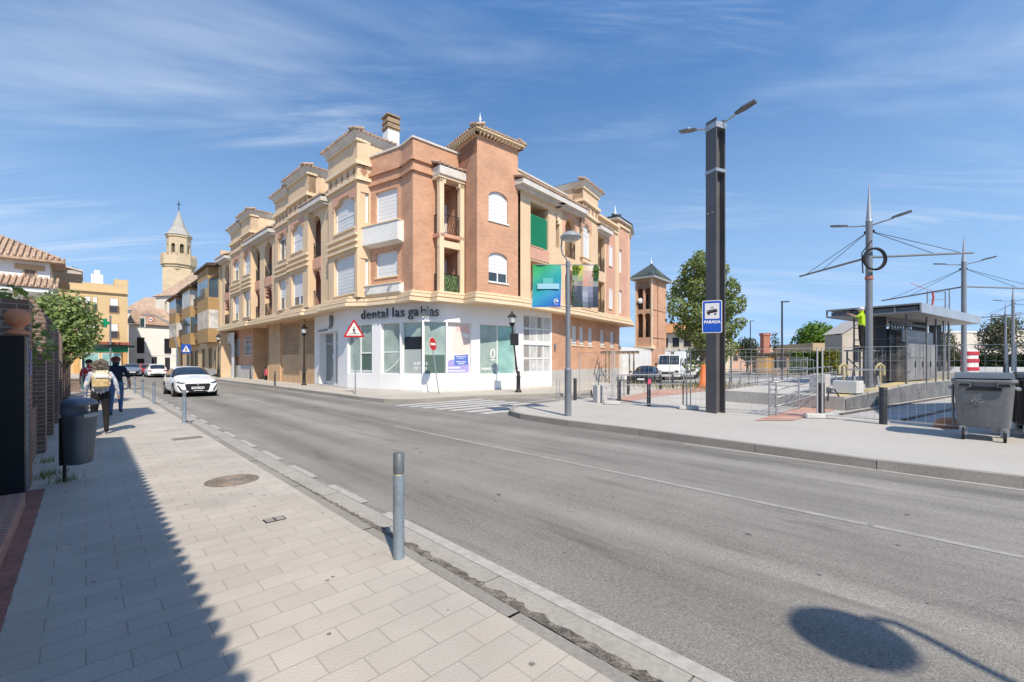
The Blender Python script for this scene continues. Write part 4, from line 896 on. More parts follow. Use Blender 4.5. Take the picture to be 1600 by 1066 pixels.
# recessed entrance on the left street
Q = Plane(G0, G1); d0, d1, d2, d3 = Q.s_at(499), Q.s_at(511.5), Q.s_at(515), Q.s_at(527.5)
Q = shopwall(G0, G1, [(d0, d3, -.04, 3.5)], dep=.5)
for a, b, m in ((d0, d1, GLASSD), (d2, d3, GLASSD)):
    f = pane(Q, a, b, .25 if a == d0 else .02, 2.75, m, .45); pane(Q, a, b, 2.8, 3.48, m, .45)
mb = MB(); Q.box(mb, d1, d2, 0, 3.5, -.5, -.38); Q.box(mb, d0, d1, 0, .25, -.5, -.42); part('door_post', mb, FRAME)
mb = MB(); Q.box(mb, d1 + .02, d1 + .2, 1.75, 2.1, -.38, -.34); part('notice_plate', mb, WHITE)
mb = MB(); Q.box(mb, d0 - .15, d1 + .1, 3.62, 3.72, .0, .06); part('door_lintel_strip', mb, GREYPOLE)
mb = MB(); x = Q.s_at(519); mb.tube([Q.p(x, 4.5, .1), Q.p(x + .12, 4.45, .12), Q.p(x + .16, 4.2, .12), Q.p(x + .1, 3.9, .12), Q.p(x - .1, 3.75, .12), Q.p(x - .3, 3.72, .1)], [.06, .10, .11, .10, .08, .05], 8)
mb.tube([Q.p(x - .14, 4.46, .1), Q.p(x - .16, 4.2, .1)], .06, 8); part('logo_mark', mb, GREYPOLE)
# front towards the corner
Q = Plane(G1, G2); a, b = Q.s_at(542.5), Q.s_at(581); Q = shopwall(G1, G2, [(a, b, ZW0, ZW1)]); m_ = Q.s_at(560)
pane(Q, a, m_, ZW0, ZW1, GLASSG); f = pane(Q, m_, b, ZW0, ZW1, GLASSG); 
mb = MB(); Q.box(mb, m_ - .1, b - .05, 2.05, 2.13, -.19, -.16); Q.box(mb, a + .05, b - .05, 1.02, 1.08, -.19, -.16); part('glazing_bar', mb, FRAME)
mb = MB(); Q.box(mb, m_ + .06, b - .06, ZW0 + .2, 2.04, -.198, -.195); part('dark_panel', mb, mat('dark_green_glass', (0.09, 0.14, 0.12), 0.1))
segs = [(G2, GA, 595, 626), (GA, GB, 627.2, 661.6), (GB, GC, 662.5, 699), (GC, G4, 699.6, 736.5)]
mats_ = [GLASSG, GLASSG, GLASSG, None]; SQ = []
for (A, B, x0, x1), m in zip(segs, mats_):
    Q = Plane(A, B); a, b = max(.012, Q.s_at(x0)), min(Q.L - .012, Q.s_at(x1)); Q = shopwall(A, B, [(a, b, ZW0, ZW1)]); SQ.append((Q, a, b))
    pane(Q, a, b, ZW0, ZW1, m or mat('poster_white', (0.72, 0.66, 0.63), 0.5))
Q, a, b = SQ[0]; mb = MB()
for k in range(10):
    t0, t1 = k / 10, (k + 1) / 10
    f_ = lambda t: Q.p(b - .12 - .9 * (t ** 2.2) * (b - a - .3) / .9, 2.1 - 1.05 * t, -.185)
    mb.bar(f_(t0), f_(t1), .05, .012, Q.n)
mb.bar(Q.p(a + .05, 2.12, -.185), Q.p(b - .05, 2.12, -.185), .06, .012, Q.n); part('tooth_outline', mb, WHITE)
Q, a, b = SQ[1]; mb = MB(); Q.box(mb, a + .06, b - .06, 2.25, 2.92, -.197, -.193); part('dark_panel', mb, mat('black_screen', (0.012, 0.013, 0.015), 0.15))
mb = MB(); Q.box(mb, a + .06, b - .06, ZW0 + .06, 2.24, -.1985, -.1965); part('frosted_band', mb, mat('grey_frost', (0.36, 0.40, 0.385), 0.25))
mb = MB(); add_text(mb, '12 08 60 2', .21, Q.p(b - .25, 1.42, -.19), Q.d, Vector((0, 0, 1)), .003, .006); add_text(mb, '636 677 5', .21, Q.p(b - .25, 1.16, -.19), Q.d, Vector((0, 0, 1)), .003, .006); part('telephone_number', mb, WHITE)
Q, a, b = SQ[2]; mb = MB(); Q.box(mb, a + .06, b - .06, ZW0 + .06, 1.95, -.1985, -.1965); part('frosted_band', mb, mat('dark_green_glass'  , (0, 0, 0)))
Q, a, b = SQ[3]; w = b - a
POSTP = mat('poster_pink', (0.78, 0.50, 0.46), 0.5); PURP = mat('poster_violet', (0.36, 0.32, 0.60), 0.5); PBLUE = mat('poster_blue', (0.10, 0.17, 0.50), 0.5); SKIN1 = mat('poster_skin', (0.80, 0.62, 0.55), 0.5)
mb = MB(); mb.mi = 0; mb.poly([Q.p(a + w * .40, 3.55, -.192), Q.p(a + w * .25, 2.15, -.192), Q.p(b - .05, 2.0, -.192), Q.p(b - .05, 3.55, -.192)])
mb.mi = 1; mb.poly([Q.p(a + w * .42, 3.56, -.188), Q.p(a + w * .40, 3.25, -.188), Q.p(a + w * .62, 3.22, -.188), Q.p(b - .05, 3.1, -.188), Q.p(b - .05, 3.56, -.188)])
mb.poly([Q.p(a + w * .58, 3.0, -.188), Q.p(a + w * .8, 2.86, -.188), Q.p(b - .05, 2.8, -.188), Q.p(b - .05, 2.92, -.188), Q.p(a + w * .7, 2.95, -.188)])
mb.mi = 4; mb.poly([Q.p(a + w * .60, 3.15, -.186), Q.p(a + w * .74, 2.92, -.186), Q.p(b - .05, 2.86, -.186), Q.p(b - .05, 3.1, -.186)])
mb.mi = 2; mb.poly([Q.p(a + .06, ZW0 + .06, -.190), Q.p(b - .06, ZW0 + .06, -.190), Q.p(b - .06, 1.5, -.190), Q.p(a + w * .5, 1.72, -.190), Q.p(a + w * .2, 1.7, -.190), Q.p(a + .06, 1.6, -.190)])
mb.mi = 3; mb.poly([Q.p(a + w * .34, 1.38, -.186), Q.p(b - .1, 1.42, -.186), Q.p(b - .1, 1.98, -.186), Q.p(a + w * .34, 1.92, -.186)])
mb.mi = 4
for z, x0, x1, h in ((1.84, .42, .86, .04), (1.76, .46, .80, .03), (1.56, .42, .9, .05), (1.46, .5, .85, .05), (1.22, .1, .62, .09), (1.06, .1, .86, .07)):
    n = int((x1 - x0) / .07)
    for k in range(n): Q.box(mb, a + w * (x0 + k * .07), a + w * (x0 + k * .07 + .05), z, z + h, -.183, -.181)
part('window_poster', mb, [SKIN1, POSTP, PURP, PBLUE, WHITE])
Q = Plane(G4, G5); a, b, m_ = Q.s_at(750), Q.s_at(806), Q.s_at(779); Q = shopwall(G4, G5, [(a, b, ZW0 - .05, ZW1 - .02)]); pane(Q, a, m_, ZW0 - .05, ZW1 - .02, GLASSG); pane(Q, m_, b, ZW0 - .05, ZW1 - .02, GLASST)
mb = MB(); c = m_ - .28; P8 = [(c + .13 * cos(t * pi / 8), 2.05 + .24 * sin(t * pi / 8)) for t in range(17)]
for (x0, z0_), (x1, z1_) in zip(P8[:-1], P8[1:]): mb.bar(Q.p(x0, z0_, -.185), Q.p(x1, z1_, -.185), .075, .01, Q.n)
Q.box(mb, c - .15, c + .17, 1.66, 1.72, -.19, -.18); part('ring_logo', mb, WHITE)
mb = MB(); add_text(mb, 'urgencias', .23, Q.p((a + m_) / 2, 1.14, -.19), Q.d, Vector((0, 0, 1)), .003, .004); part('window_lettering', mb, WHITE)
Q = Plane(G5, G6); a, b = Q.s_at(818), Q.s_at(860.5); hs = [(a, b, .95, 2.62), (a, b, 2.82, 4.4)]; Q = shopwall(G5, G6, hs, dep=.1)
PALE = mat('translucent_pale_glass', (0.52, 0.52, 0.50), 0.3, 0, (2.5, .2))
for h in hs:
    f = pane(Q, h[0], h[1], h[2], h[3], PALE, .08); mb = MB()
    for k in range(1, 4): x = h[0] + (h[1] - h[0]) * k / 4; Q.box(mb, x - .025, x + .025, h[2] + .05, h[3] - .05, -.078, -.05)
    zz = (h[2] + h[3]) / 2; Q.box(mb, h[0] + .05, h[1] - .05, zz - .03, zz + .03, -.077, -.051); part('glazing_bar', mb, FRAME, f)
    mb = MB(); w = h[1] - h[0]
    for (x0, x1, z0_, z1_) in ((.02, .24, .05, .45), (.52, .72, .55, .95), (.02, .23, .55, .95)): Q.box(mb, h[0] + .05 + w * x0 * .9, h[0] + .05 + w * x1 * .9, h[2] + (h[3] - h[2]) * z0_, h[2] + (h[3] - h[2]) * z1_, -.079, -.0785)
    part('half_open_blind', mb, mat('grey_blind', (0.30, 0.28, 0.26), 0.6, 0, (6, .2)), f)
mb = MB(); Q.box(mb, Q.s_at(866), Q.s_at(869), 2.55, 2.75, 0, .04); Q.box(mb, Q.s_at(866), Q.s_at(869), 2.35, 2.45, 0, .04); part('intercom', mb, GREYPOLE)
mb = MB()
for A, B in ((G0, G1), (G1, G2), (G2, GA), (GA, GB), (GB, GC), (GC, G4), (G4, G5), (G5, G6)):
    Q = Plane(A, B); Q.box(mb, 0, Q.L, -.02, .10, -.02, .012)
part('plinth', mb, mat('plinth_grey_white', (0.62, 0.60, 0.57), 0.8, 0, (3, .1)))
# big lettering that follows the curved fascia
chain = [G1, G2, GA, GB, GC, G4]
def on_chain(px):
    for A, B in zip(chain[:-1], chain[1:]):
        Q = Plane(A, B); s_ = Q.s_at(px)
        if -1e-6 <= s_ <= Q.L + 1e-6: return Q, s_
mb = MB(); txt = 'dental las gabias'; adv = {'d': 1, 'e': 1, 'n': 1, 't': .62, 'a': 1, 'l': .5, ' ': .55, 's': .85, 'g': 1, 'b': 1, 'i': .5}
tot = sum(adv[c] for c in txt); x = 567.0; k = (686.0 - 567.0) / tot
for c in txt:
    x += adv[c] * k / 2
    if c != ' ':
        Q, s_ = on_chain(x); add_text(mb, c, .74, Q.p(s_, 3.98, .16), Q.d, Vector((0, 0, 1)), .04, .002)
    x += adv[c] * k / 2
part('shop_lettering', mb, mat('letter_slate', (0.085, 0.10, 0.125), 0.9, spec=.1))
# brick ground floor of the right street
WINDK = mat('pale_metal_blind', (0.66, 0.65, 0.62), 0.5, 0, (5, .12))
pxs = [[(893.5, 901.5), (905.5, 912.5), (919, 926)], [(938, 944.5)], [(953.5, 960)]]
allw = [w for g_ in pxs for w in g_]
for i in range(len(GR) - 1):
    Q = Plane(GR[i], GR[i + 1]); hs = []
    for x0, x1 in allw:
        a, b = Q.s_at(x0), Q.s_at(x1)
        if a > .05 and b < Q.L - .05 and b > a: hs.append((a, b, 2.75, 4.1))
    mb = MB(); wall(mb, Q, 0, Q.L, 1.05, ZL0, hs, .15); part('wall', mb, BRICK)
    mb = MB(); Q.box(mb, 0, Q.L, -.1, 1.05, -.2, .03); part('dado', mb, mat('stone_dado', (0.46, 0.44, 0.41), 0.9, 0, (1, .1), (9, .08)))
    for j, h in enumerate(hs): window(bld, Q, h[0], h[1], h[2], h[3], .1, .9 if j != 2 else .3, 2, CREAM2)
# brick ground floor of the left street
sx = lambda p: GLP.s_at(p)
def lwall(p0, p1, m, holes=(), z1=ZL0, name='wall', o=0.0, z0=-.1):
    Q = GLP.off(o); mb = MB(); wall(mb, Q, Q.s_at(p0), Q.s_at(p1), z0, z1, holes, .2); part(name, mb, m); return Q
lwall(434.5, 491.5, TANBR)
LATT = mat('lattice_dark', (0.10, 0.062, 0.045), 0.9)
mb = MB(); z = 2.15; r = 0
while z < 4.5:                                                 # pierced brickwork: staggered dark gaps with proud bricks
    x = sx(441) + (r % 2) * .13
    while x < sx(470): 
        GLP.box(mb, x, x + .13, z, z + .10, .003, .006); x += .26
    z += .14; r += 1
part('pierced_brickwork', mb, LATT); mb = MB(); z = 2.15; r = 0
while z < 4.5:
    x = sx(478) + (r % 2) * .13
    while x < sx(489.5):
        GLP.box(mb, x, x + .13, z, z + .10, .003, .006); x += .26
    z += .14; r += 1
part('pierced_brickwork', mb, LATT)
for a, b in ((434.5, 440), (470.5, 477)):
    mb = MB(); GLP.box(mb, sx(a), sx(b), -.1, ZL0, -.1, .12); part('pilaster', mb, TANBR)
lwall(420, 434.5, TANBR, o=.1)
mb = MB(); GLP.box(mb, sx(396), sx(420), -.1, ZL0, -2.6, -2.5); part('wall', mb, TANBR)
mb = MB(); GLP.box(mb, sx(395.6), sx(396), -.1, ZL0, -2.6, 0); GLP.box(mb, sx(420), sx(420.4), -.1, ZL0, -2.6, .1); part('wall', mb, TANBR)
a = [(sx(381.5), sx(393), 2.2, 4.0), (sx(368.5), sx(374.5), 2.2, 3.9)]
Q = lwall(365.5, 396, BRICK, a)
for h in a:
    window(bld, Q, h[0], h[1], h[2], h[3], .15, .0, 2, CREAM2); mb = MB()
    for k in range(7): x = h[0] + (h[1] - h[0]) * k / 6; mb.bar(Q.p(x, h[2], -.02), Q.p(x, h[3], -.02), .025)
    for z in (2.5, 3.1, 3.7): mb.bar(Q.p(h[0], z, -.02), Q.p(h[1], z, -.02), .025)
    part('window_grille', mb, WHITE)
mb = MB(); Q.box(mb, sx(365.5), sx(396), -.1, 1.25, 0, .05); part('dado', mb, mat('stone_dado'  , (0, 0, 0)))
Q = GLP.off(.35); mb = MB(); wall(mb, Q, Q.s_at(344), Q.s_at(366), -.1, 4.5, [(Q.s_at(353), Q.s_at(362), -.09, 3.6, .9, False, .3)], .3); part('wall', mb, WHITEOLD)
mb = MB(); Q.box(mb, Q.s_at(353), Q.s_at(362), 0, 3.6, -.36, -.32); part('garage_door', mb, mat('pale_blue_grey_door', (0.42, 0.45, 0.48), 0.6))
# wall lantern stuck under the slab and a shade: a red motor scooter stands in the recess
# ------------------------------------------------------------------ left of the street: background buildings
def simple_open(P, mb_list, a, b, za, zb): pass
def bwin(root, P, a, b, za, zb, m=None, surround=None, dep=.12, shut=0.0):
    """window set into a plain wall: proud surround, frame and pane"""
    f = MB(); t = .06
    P.box(f, a - t, a, za - t, zb + t, -.02, .05); P.box(f, b, b + t, za - t, zb + t, -.02, .05); P.box(f, a, b, za - t, za, -.02, .07); P.box(f, a, b, zb, zb + t, -.02, .05)
    w = f.build('window', surround or FRAME, root, True); g_ = MB(); g_.poly([P.p(a, za, .012), P.p(b, za, .012), P.p(b, zb - (zb - za) * shut, .012), P.p(a, zb - (zb - za) * shut, .012)])
    g_.build('pane', m or GLASS, w, True)
    if shut: s_ = MB(); P.box(s_, a, b, zb - (zb - za) * shut, zb, .005, .03); s_.build('shutter', SHUT, w, True)
    return w
def block(root, pts, z0, z1, m, name='wall'):
    mb = MB(); mb.prism([(q[0], q[1]) for q in pts], z0, z1); return mb.build(name, m, root, True)
def hip(root, P, dep, z0, z1, m, out=.5, ridge=.25, name='roof', tiles=True):
    a, b = -out, P.L + out; e = [P.p(a, z0, out), P.p(b, z0, out), P.p(b, z0, -dep - out), P.p(a, z0, -dep - out)]; r0, r1 = P.p(P.L * ridge, z1, -dep / 2), P.p(P.L * (1 - ridge), z1, -dep / 2)
    mb = MB(); mb.poly([e[0], e[1], r1, r0]); mb.poly([e[1], e[2], r1]); mb.poly([e[2], e[3], r0, r1]); mb.poly([e[3], e[0], r0]); mb.poly([q - Vector((0, 0, .12)) for q in reversed(e)])
    for i in range(4): A, B = e[i], e[(i + 1) % 4]; mb.poly([A - Vector((0, 0, .12)), B - Vector((0, 0, .12)), B, A])
    if tiles:
        n = int((b - a) / .22)
        for k in range(n + 1):
            t = k / n; x = a + (b - a) * t
            q = P.p(x, z0 + .05, out + .03); k2 = min(1, min(t, 1 - t) / max(.01, (P.L * ridge + out) / (b - a)))
            mb.tube([q, q.lerp(P.p(x, z1 + .05, -dep / 2), k2 * .98 + .02)], .06, 5)
        n = int((dep + 2 * out) / .22)
        for k in range(n + 1):
            t = k / n; q = e[1].lerp(e[2], t) + Vector((0, 0, .05)); tgt = r1 + Vector((0, 0, .05)); k2 = 1 - abs(2 * t - 1)
            mb.tube([q, q + (Vector((r1.x, r1.y, z1)) + (q - e[1].lerp(e[2], .5)) * 1.0 - q) * (k2 * .96 + .02)], .06, 5) if k2 > .05 else None
    return mb.build(name, m, root, True)
# white house with two tiled roofs beyond the garden wall
cn = at(78, 500, 23.4); cn.z = 0
wh = thing('white_house', 'white house with two rows of clay roof tiles beyond the garden wall', 'house', cn)
WP = Plane(cn - BX * 14, cn)
block(wh, [WP.p(0, 0), WP.p(14, 0), WP.p(14, 0, -11), WP.p(0, 0, -11)], 0, 6.85, WHITE)
x0, x1 = WP.s_at(38.5), WP.s_at(55); bwin(wh, WP, x0, x1, 5.72, 6.35, mat('brown_blind', (0.20, 0.15, 0.12), 0.7), mat('sand_surround', (0.50, 0.36, 0.22), .9))
mb = MB(); WP.box(mb, x0 - .35, x1 + .35, 6.35, 6.62, 0, .045); part_ = mb.build('lintel_band', mat('sand_surround'  , (0, 0, 0)), wh, True)
hip(wh, WP, 11, 6.9, 9.7, TILE, .55, .3)
mb = MB(); e0, e1 = WP.p(-.3, 5.3, 1.6), WP.p(14.3, 5.3, 1.6)
mb.poly([e0, e1, WP.p(14.1, 5.95, .0), WP.p(-.3, 5.95, 0)]); n = 68
for k in range(n + 1): q = e0.lerp(e1, k / n); mb.tube([q + Vector((0, 0, .06)), q - WP.n * 1.6 + Vector((0, 0, .70))], .065, 6)
mb.build('porch_roof', TILE, wh, True)
mb = MB(); WP.box(mb, -.2, 14.2, 5.08, 5.26, 0, 1.5); mb.build('porch_beam', WHITE, wh, True)
mb = MB(); S = Plane(WP.p(14, 0), WP.p(14, 0, -11)); S.box(mb, 2.6, 6.5, 4.2, 4.4, 0, 1.2); mb.build('side_balcony', WHITE, wh, True)
mb = MB(); S.box(mb, 2.6, 6.5, 5.12, 5.22, 1.05, 1.2)
for k in range(14): mb.cyl(S.p(2.7 + k * .28, 4.4, 1.12), .05, .75, 6)
mb.build('balustrade', WHITE, wh, True)
mb = MB(); S.box(mb, 2.4, 6.6, 6.72, 6.9, 0, 1.2); tiles_edge(mb, S.p(2.4, 0, 1.2), S.p(6.6, 0, 1.2), S.n, 6.9, .3, 1.2, .22, .065); mb.build('porch_eave', mat('shaded_plaster', (0.50, 0.44, 0.38), .9, 0, (1, .1)), wh, True)
bwin(wh, S, 3.2, 4.6, 4.5, 6.3, mat('dark_panel_brown', (0.09, 0.06, 0.05)))
# ochre block of flats with a chemist's below
cn = at(199.5, 500, 62); cn.z = 0
oc = thing('ochre_flats', 'ochre block of flats with a green chemist shop at street level', 'building', cn)
OP = Plane(cn - BX * 11, cn); OCH = mat('ochre_render', (0.62, 0.45, 0.245), .9, 0, (.3, .06), (3, .05), stain=((0.45, 0.32, 0.16), .3, (.8, .8, .15)))
block(oc, [OP.p(0, 0), OP.p(11, 0), OP.p(11, 0, -12), OP.p(0, 0, -12)], 0, 12.2, OCH)
mb = MB(); OP.box(mb, -.1, 11.1, 11.0, 11.25, 0, .3); mb.build('cornice', OCH, oc, True)
mb = MB(); OP.box(mb, 9.6, 11.05, 12.2, 13.0, -3, .02); OP.box(mb, 1.0, 3.2, 12.2, 13.2, -4, -1); mb.build('parapet', OCH, oc, True)
mb = MB(); OP.box(mb, 7.3, 8.5, 12.2, 13.7, -3, -2); OP.box(mb, 7.6, 8.2, 13.7, 14.3, -2.8, -2.2); mb.build('white_chimney', WHITE, oc, True)
mb = MB(); q = OP.p(5.5, 12.2, -3); mb.bar(q, q + Vector((0, 0, 2.4)), .05)
for k in range(5): mb.bar(q + Vector((-.5, 0, 1.4 + k * .2)), q + Vector((.5, .2, 1.4 + k * .2)), .04)
mb.build('aerial', IRON, oc, True)
for z in (4.9, 8.4):
    for px0, px1, sh in ((119, 126), (133, 142), (145, 150)) and ((119.5, 126.5, .8), (133, 141, .7), (145, 151.5, .5), (172, 184, .55)):
        a, b = OP.s_at(px0), OP.s_at(px1); bwin(oc, OP, a, b, z, z + 1.9, None, mat('flat_surround', (0.52, 0.33, 0.15)), shut=sh)
    a, b = OP.s_at(171), OP.s_at(185.5); railing(oc, OP, a, b, z - .1, 1.0, .18, mat('brown_rail', (0.14, 0.06, 0.045), .6))
mb = MB(); OP.box(mb, 4.6, 11.2, 3.9, 4.25, 0, .9); mb.build('awning', mat('brick_red_canopy', (0.26, 0.08, 0.05), .8), oc, True)
mb = MB(); OP.box(mb, 2.6, 11.05, 2.9, 3.8, 0, .12); mb.build('shop_fascia', mat('chemist_green', (0.01, 0.20, 0.08), .5, 0, (1.2, .5)), oc, True)
for a, b in ((3, 5.2), (6.4, 8.0), (8.4, 10.2)): bwin(oc, OP, a, b, .5, 2.7, GLASST)
for a in (5.6, 10.4):
    mb = MB(); OP.box(mb, a, a + .5, 0, 2.85, 0, .1); mb.build('pier', ORANGE, oc, True)
xp = thing('chemist_cross_sign', 'green cross sign of the chemist beside a grey post', 'sign', at(164, 565, 58) * 1.0); c = at(164, 505, 58); P_ = Plane(c - Vector((1, 0, 0)), c + Vector((1, 0, 0))); P_.A.z = 0
mb = MB(); s_ = P_.s_at(164); cz = c.z
P_.box(mb, s_ - .2, s_ + .2, cz - .58, cz + .58, -.08, .08); P_.box(mb, s_ - .58, s_ - .2, cz - .2, cz + .2, -.08, .08); P_.box(mb, s_ + .2, s_ + .58, cz - .2, cz + .2, -.08, .08)
xp.location = (c.x, c.y, 0); mb.build('cross', mat('cross_green', (0.0, 0.24, 0.11), .35), xp, True)
mb = MB(); mb.bar(c + Vector((.15, .1, 0)), c + Vector((.62, .1, 0)), .06); mb.bar(c + Vector((.62, .1, 1.0)), Vector((c.x + .62, c.y + .1, 0)), .14); mb.build('post', GREYPOLE, xp, True)
# white house at the end of the street
cn = at(275.5, 500, 73); cn.z = 0; A = at(201, 500, 70.0); A.z = 0
we = thing('whitewashed_house', 'whitewashed house with barred windows closing the end of the street', 'house', (A + cn) / 2)
EP = Plane(A, cn); L = EP.L
block(we, [EP.p(0, 0), EP.p(L, 0), EP.p(L, 0, -8), EP.p(0, 0, -8)], -.2, 7.55, WHITEOLD)
mb = MB(); mb.poly([EP.p(-.2, 7.6, .4), EP.p(L + .2, 7.35, .4), EP.p(L * .62, 10.6, -5), EP.p(-.2, 10.9, -5)]); mb.poly([EP.p(L + .2, 7.35, .4), EP.p(L + .2, 7.4, -8), EP.p(L * .62, 10.6, -5)]); mb.poly([EP.p(-.2, 7.48, .4), EP.p(-.2, 7.48, -8), EP.p(L + .2, 7.25, -8), EP.p(L + .2, 7.25, .4)])
n = 30
for k in range(n + 1): q = EP.p(-.2, 7.65, .42).lerp(EP.p(L * .9, 7.4, .42), k / n); mb.tube([q, q.lerp(EP.p(-.2 + (L * .62) * k / n, 10.85 - .3 * k / n, -5), .97)], .07, 5)
mb.build('roof', TILE, we, True)
for px0, px1, za, zb in ((215, 225, 3.0, 5.4), (257.5, 267, 3.0, 5.3)):
    a, b = EP.s_at(px0), EP.s_at(px1); w = bwin(we, EP, a, b, za, zb, mat('dark_window', (0.03, 0.03, 0.035), .3), IRON); mb = MB()
    for k in range(6): x = a + (b - a) * k / 5; mb.bar(EP.p(x, za, .22), EP.p(x, zb, .22), .03)
    mb.bar(EP.p(a, za, .22), EP.p(b, za, .22), .04); mb.bar(EP.p(a, zb, .22), EP.p(b, zb, .22), .04); mb.build('window_grille', IRON, w, True)
for px0, px1, za, zb in ((215, 224.5, 0.3, 2.0), (238, 244.5, 0.9, 2.3), (258.5, 265, 0.1, 2.2)):
    bwin(we, EP, EP.s_at(px0), EP.s_at(px1), za, zb, mat('dark_window'  , (0, 0, 0)), IRON)
mb = MB(); EP.box(mb, 0, L, 2.55, 2.68, -.02, .06); mb.build('string_course', WHITEOLD, we, True)
# houses and church behind
ch = thing('church', 'cream stone church with an octagonal bell tower and grey spire', 'church', at(281, 565, 95) * 1.0); ch.location.z = 0
STO = brick('church_stone', (0.62, 0.50, 0.335), (0.56, 0.445, 0.29), (0.52, 0.42, 0.28), .9, .4, .03, n=.1, big=.3)
c = at(279.5, 565, 95); c.z = 0; RT = R(30)
def oct_(r, n=8, a=0): return [(c.x + r * cos(2 * pi * i / n + a), c.y + r * sin(2 * pi * i / n + a)) for i in range(n)]
sq = lambda r: oct_(r * 1.414, 4, RT + pi / 4)
mb = MB(); mb.prism(sq(2.45), 0, 21.2); mb.build('tower_shaft', STO, ch, True)
mb = MB()
for k in range(3): mb.prism(oct_(2.5 + k * .22, 8, RT), 20.6 + k * .5, 21.1 + k * .5)
mb.prism(oct_(3.25, 8, RT), 22.1, 22.5); mb.build('corbel_table', STO, ch, True)
mb = MB()
for i in range(8):
    p, q = Vector((*oct_(3.2, 8, RT)[i], 0)), Vector((*oct_(3.2, 8, RT)[(i + 1) % 8], 0)); Q = Plane(p, q); Q.box(mb, 0, Q.L, 22.5, 23.9, -.3, 0)
    for k in (0.08, .42, .76): Q.box(mb, Q.L * k, Q.L * (k + .16), 23.9, 24.4, -.3, 0)
mb.build('parapet', STO, ch, True)
mb = MB(); O8 = oct_(2.15, 8, RT)
for i in range(8):
    Q = Plane(Vector((*O8[i], 0)), Vector((*O8[(i + 1) % 8], 0))); wall(mb, Q, 0, Q.L, 22.5, 28.1, [(Q.L * .27, Q.L * .73, 24.6, 26.6, .42)], .4)
mb.prism(oct_(2.35, 8, RT), 28.1, 28.5); mb.build('belfry', STO, ch, True)
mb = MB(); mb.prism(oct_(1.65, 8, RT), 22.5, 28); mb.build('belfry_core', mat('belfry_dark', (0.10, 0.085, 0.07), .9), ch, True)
mb = MB(); b8 = [Vector((*q, 28.5)) for q in oct_(2.5, 8, RT)]; m8 = [Vector((*q, 30.3)) for q in oct_(1.3, 8, RT)]; ap = Vector((c.x, c.y, 34.2))
for i in range(8): mb.poly([b8[i], b8[(i + 1) % 8], m8[(i + 1) % 8], m8[i]]); mb.poly([m8[i], m8[(i + 1) % 8], ap])
mb.build('spire', mat('spire_slate', (0.38, 0.365, 0.325), .8, 0, (1, .1)), ch, True)
mb = MB(); mb.bar(ap - Vector((0, 0, .2)), ap + Vector((0, 0, 1.9)), .1); mb.bar(ap + Vector((-.5, 0, 1.2)), ap + Vector((.5, 0, 1.2)), .1); mb.build('cross', IRON, ch, True)
# nave and stair roof in front of the tower
nv = [at(262, 565, 88), at(316, 565, 84)]; NP = Plane((nv[0].x, nv[0].y), (nv[1].x, nv[1].y))
block(ch, [NP.p(0, 0), NP.p(NP.L, 0), NP.p(NP.L, 0, -10), NP.p(0, 0, -10)], 0, 15.5, STO, 'nave'); hip(ch, NP, 6, 15.5, 20.5, TILE, .4, .5, tiles=False)
bk_ = thing('cream_parish_house', 'cream house with two arched windows and tiled roof below the church', 'house', at(235, 565, 80) * 1.0); bk_.location.z = 0
A, B = at(222, 565, 82), at(277, 565, 80); BP = Plane((A.x, A.y), (B.x, B.y)); wc = BP.s_at(243)
mb = MB(); hs = [(BP.s_at(257), BP.s_at(260.5), 10.6, 12.6, .5), (BP.s_at(267), BP.s_at(271), 10.6, 12.7, .5)]
wall(mb, BP, wc, BP.L, 0, 13.6, hs, .5); mb.build('wall', mat('warm_white', (0.74, 0.66, 0.54), .9, 0, (.4, .06)), bk_, True)
mb = MB(); BP.box(mb, wc, BP.L, 9, 13.5, -6, -.55); mb.build('wall', mat('belfry_dark'  , (0, 0, 0)), bk_, True)
mb = MB(); mb.poly([BP.p(wc - .4, 13.55, .4), BP.p(BP.L + .4, 13.55, .4), BP.p(BP.L, 16.6, -4), BP.p(wc + 3.5, 16.6, -4)]); mb.poly([BP.p(wc - .4, 13.5, .4), BP.p(wc + 3.5, 16.6, -4), BP.p(wc - .4, 13.5, -6)]); mb.build('roof', TILE, bk_, True)
gh = thing('tiled_gable_house', 'low house with tiled roof between the ochre flats and the church', 'house', at(212, 565, 84) * 1.0); gh.location.z = 0
A, B = at(196, 565, 86), at(246, 565, 84); GP_ = Plane((A.x, A.y), (B.x, B.y)); block(gh, [GP_.p(0, 0), GP_.p(GP_.L, 0), GP_.p(GP_.L, 0, -6), GP_.p(0, 0, -6)], 0, 11.6, mat('warm_white'  , (0, 0, 0)))
mb = MB(); mb.poly([GP_.p(0, 11.7, .5), GP_.p(GP_.L, 11.2, .5), GP_.p(GP_.L * .7, 14.4, -4), GP_.p(-.5, 14.7, -4)]); mb.build('roof', TILE, gh, True)
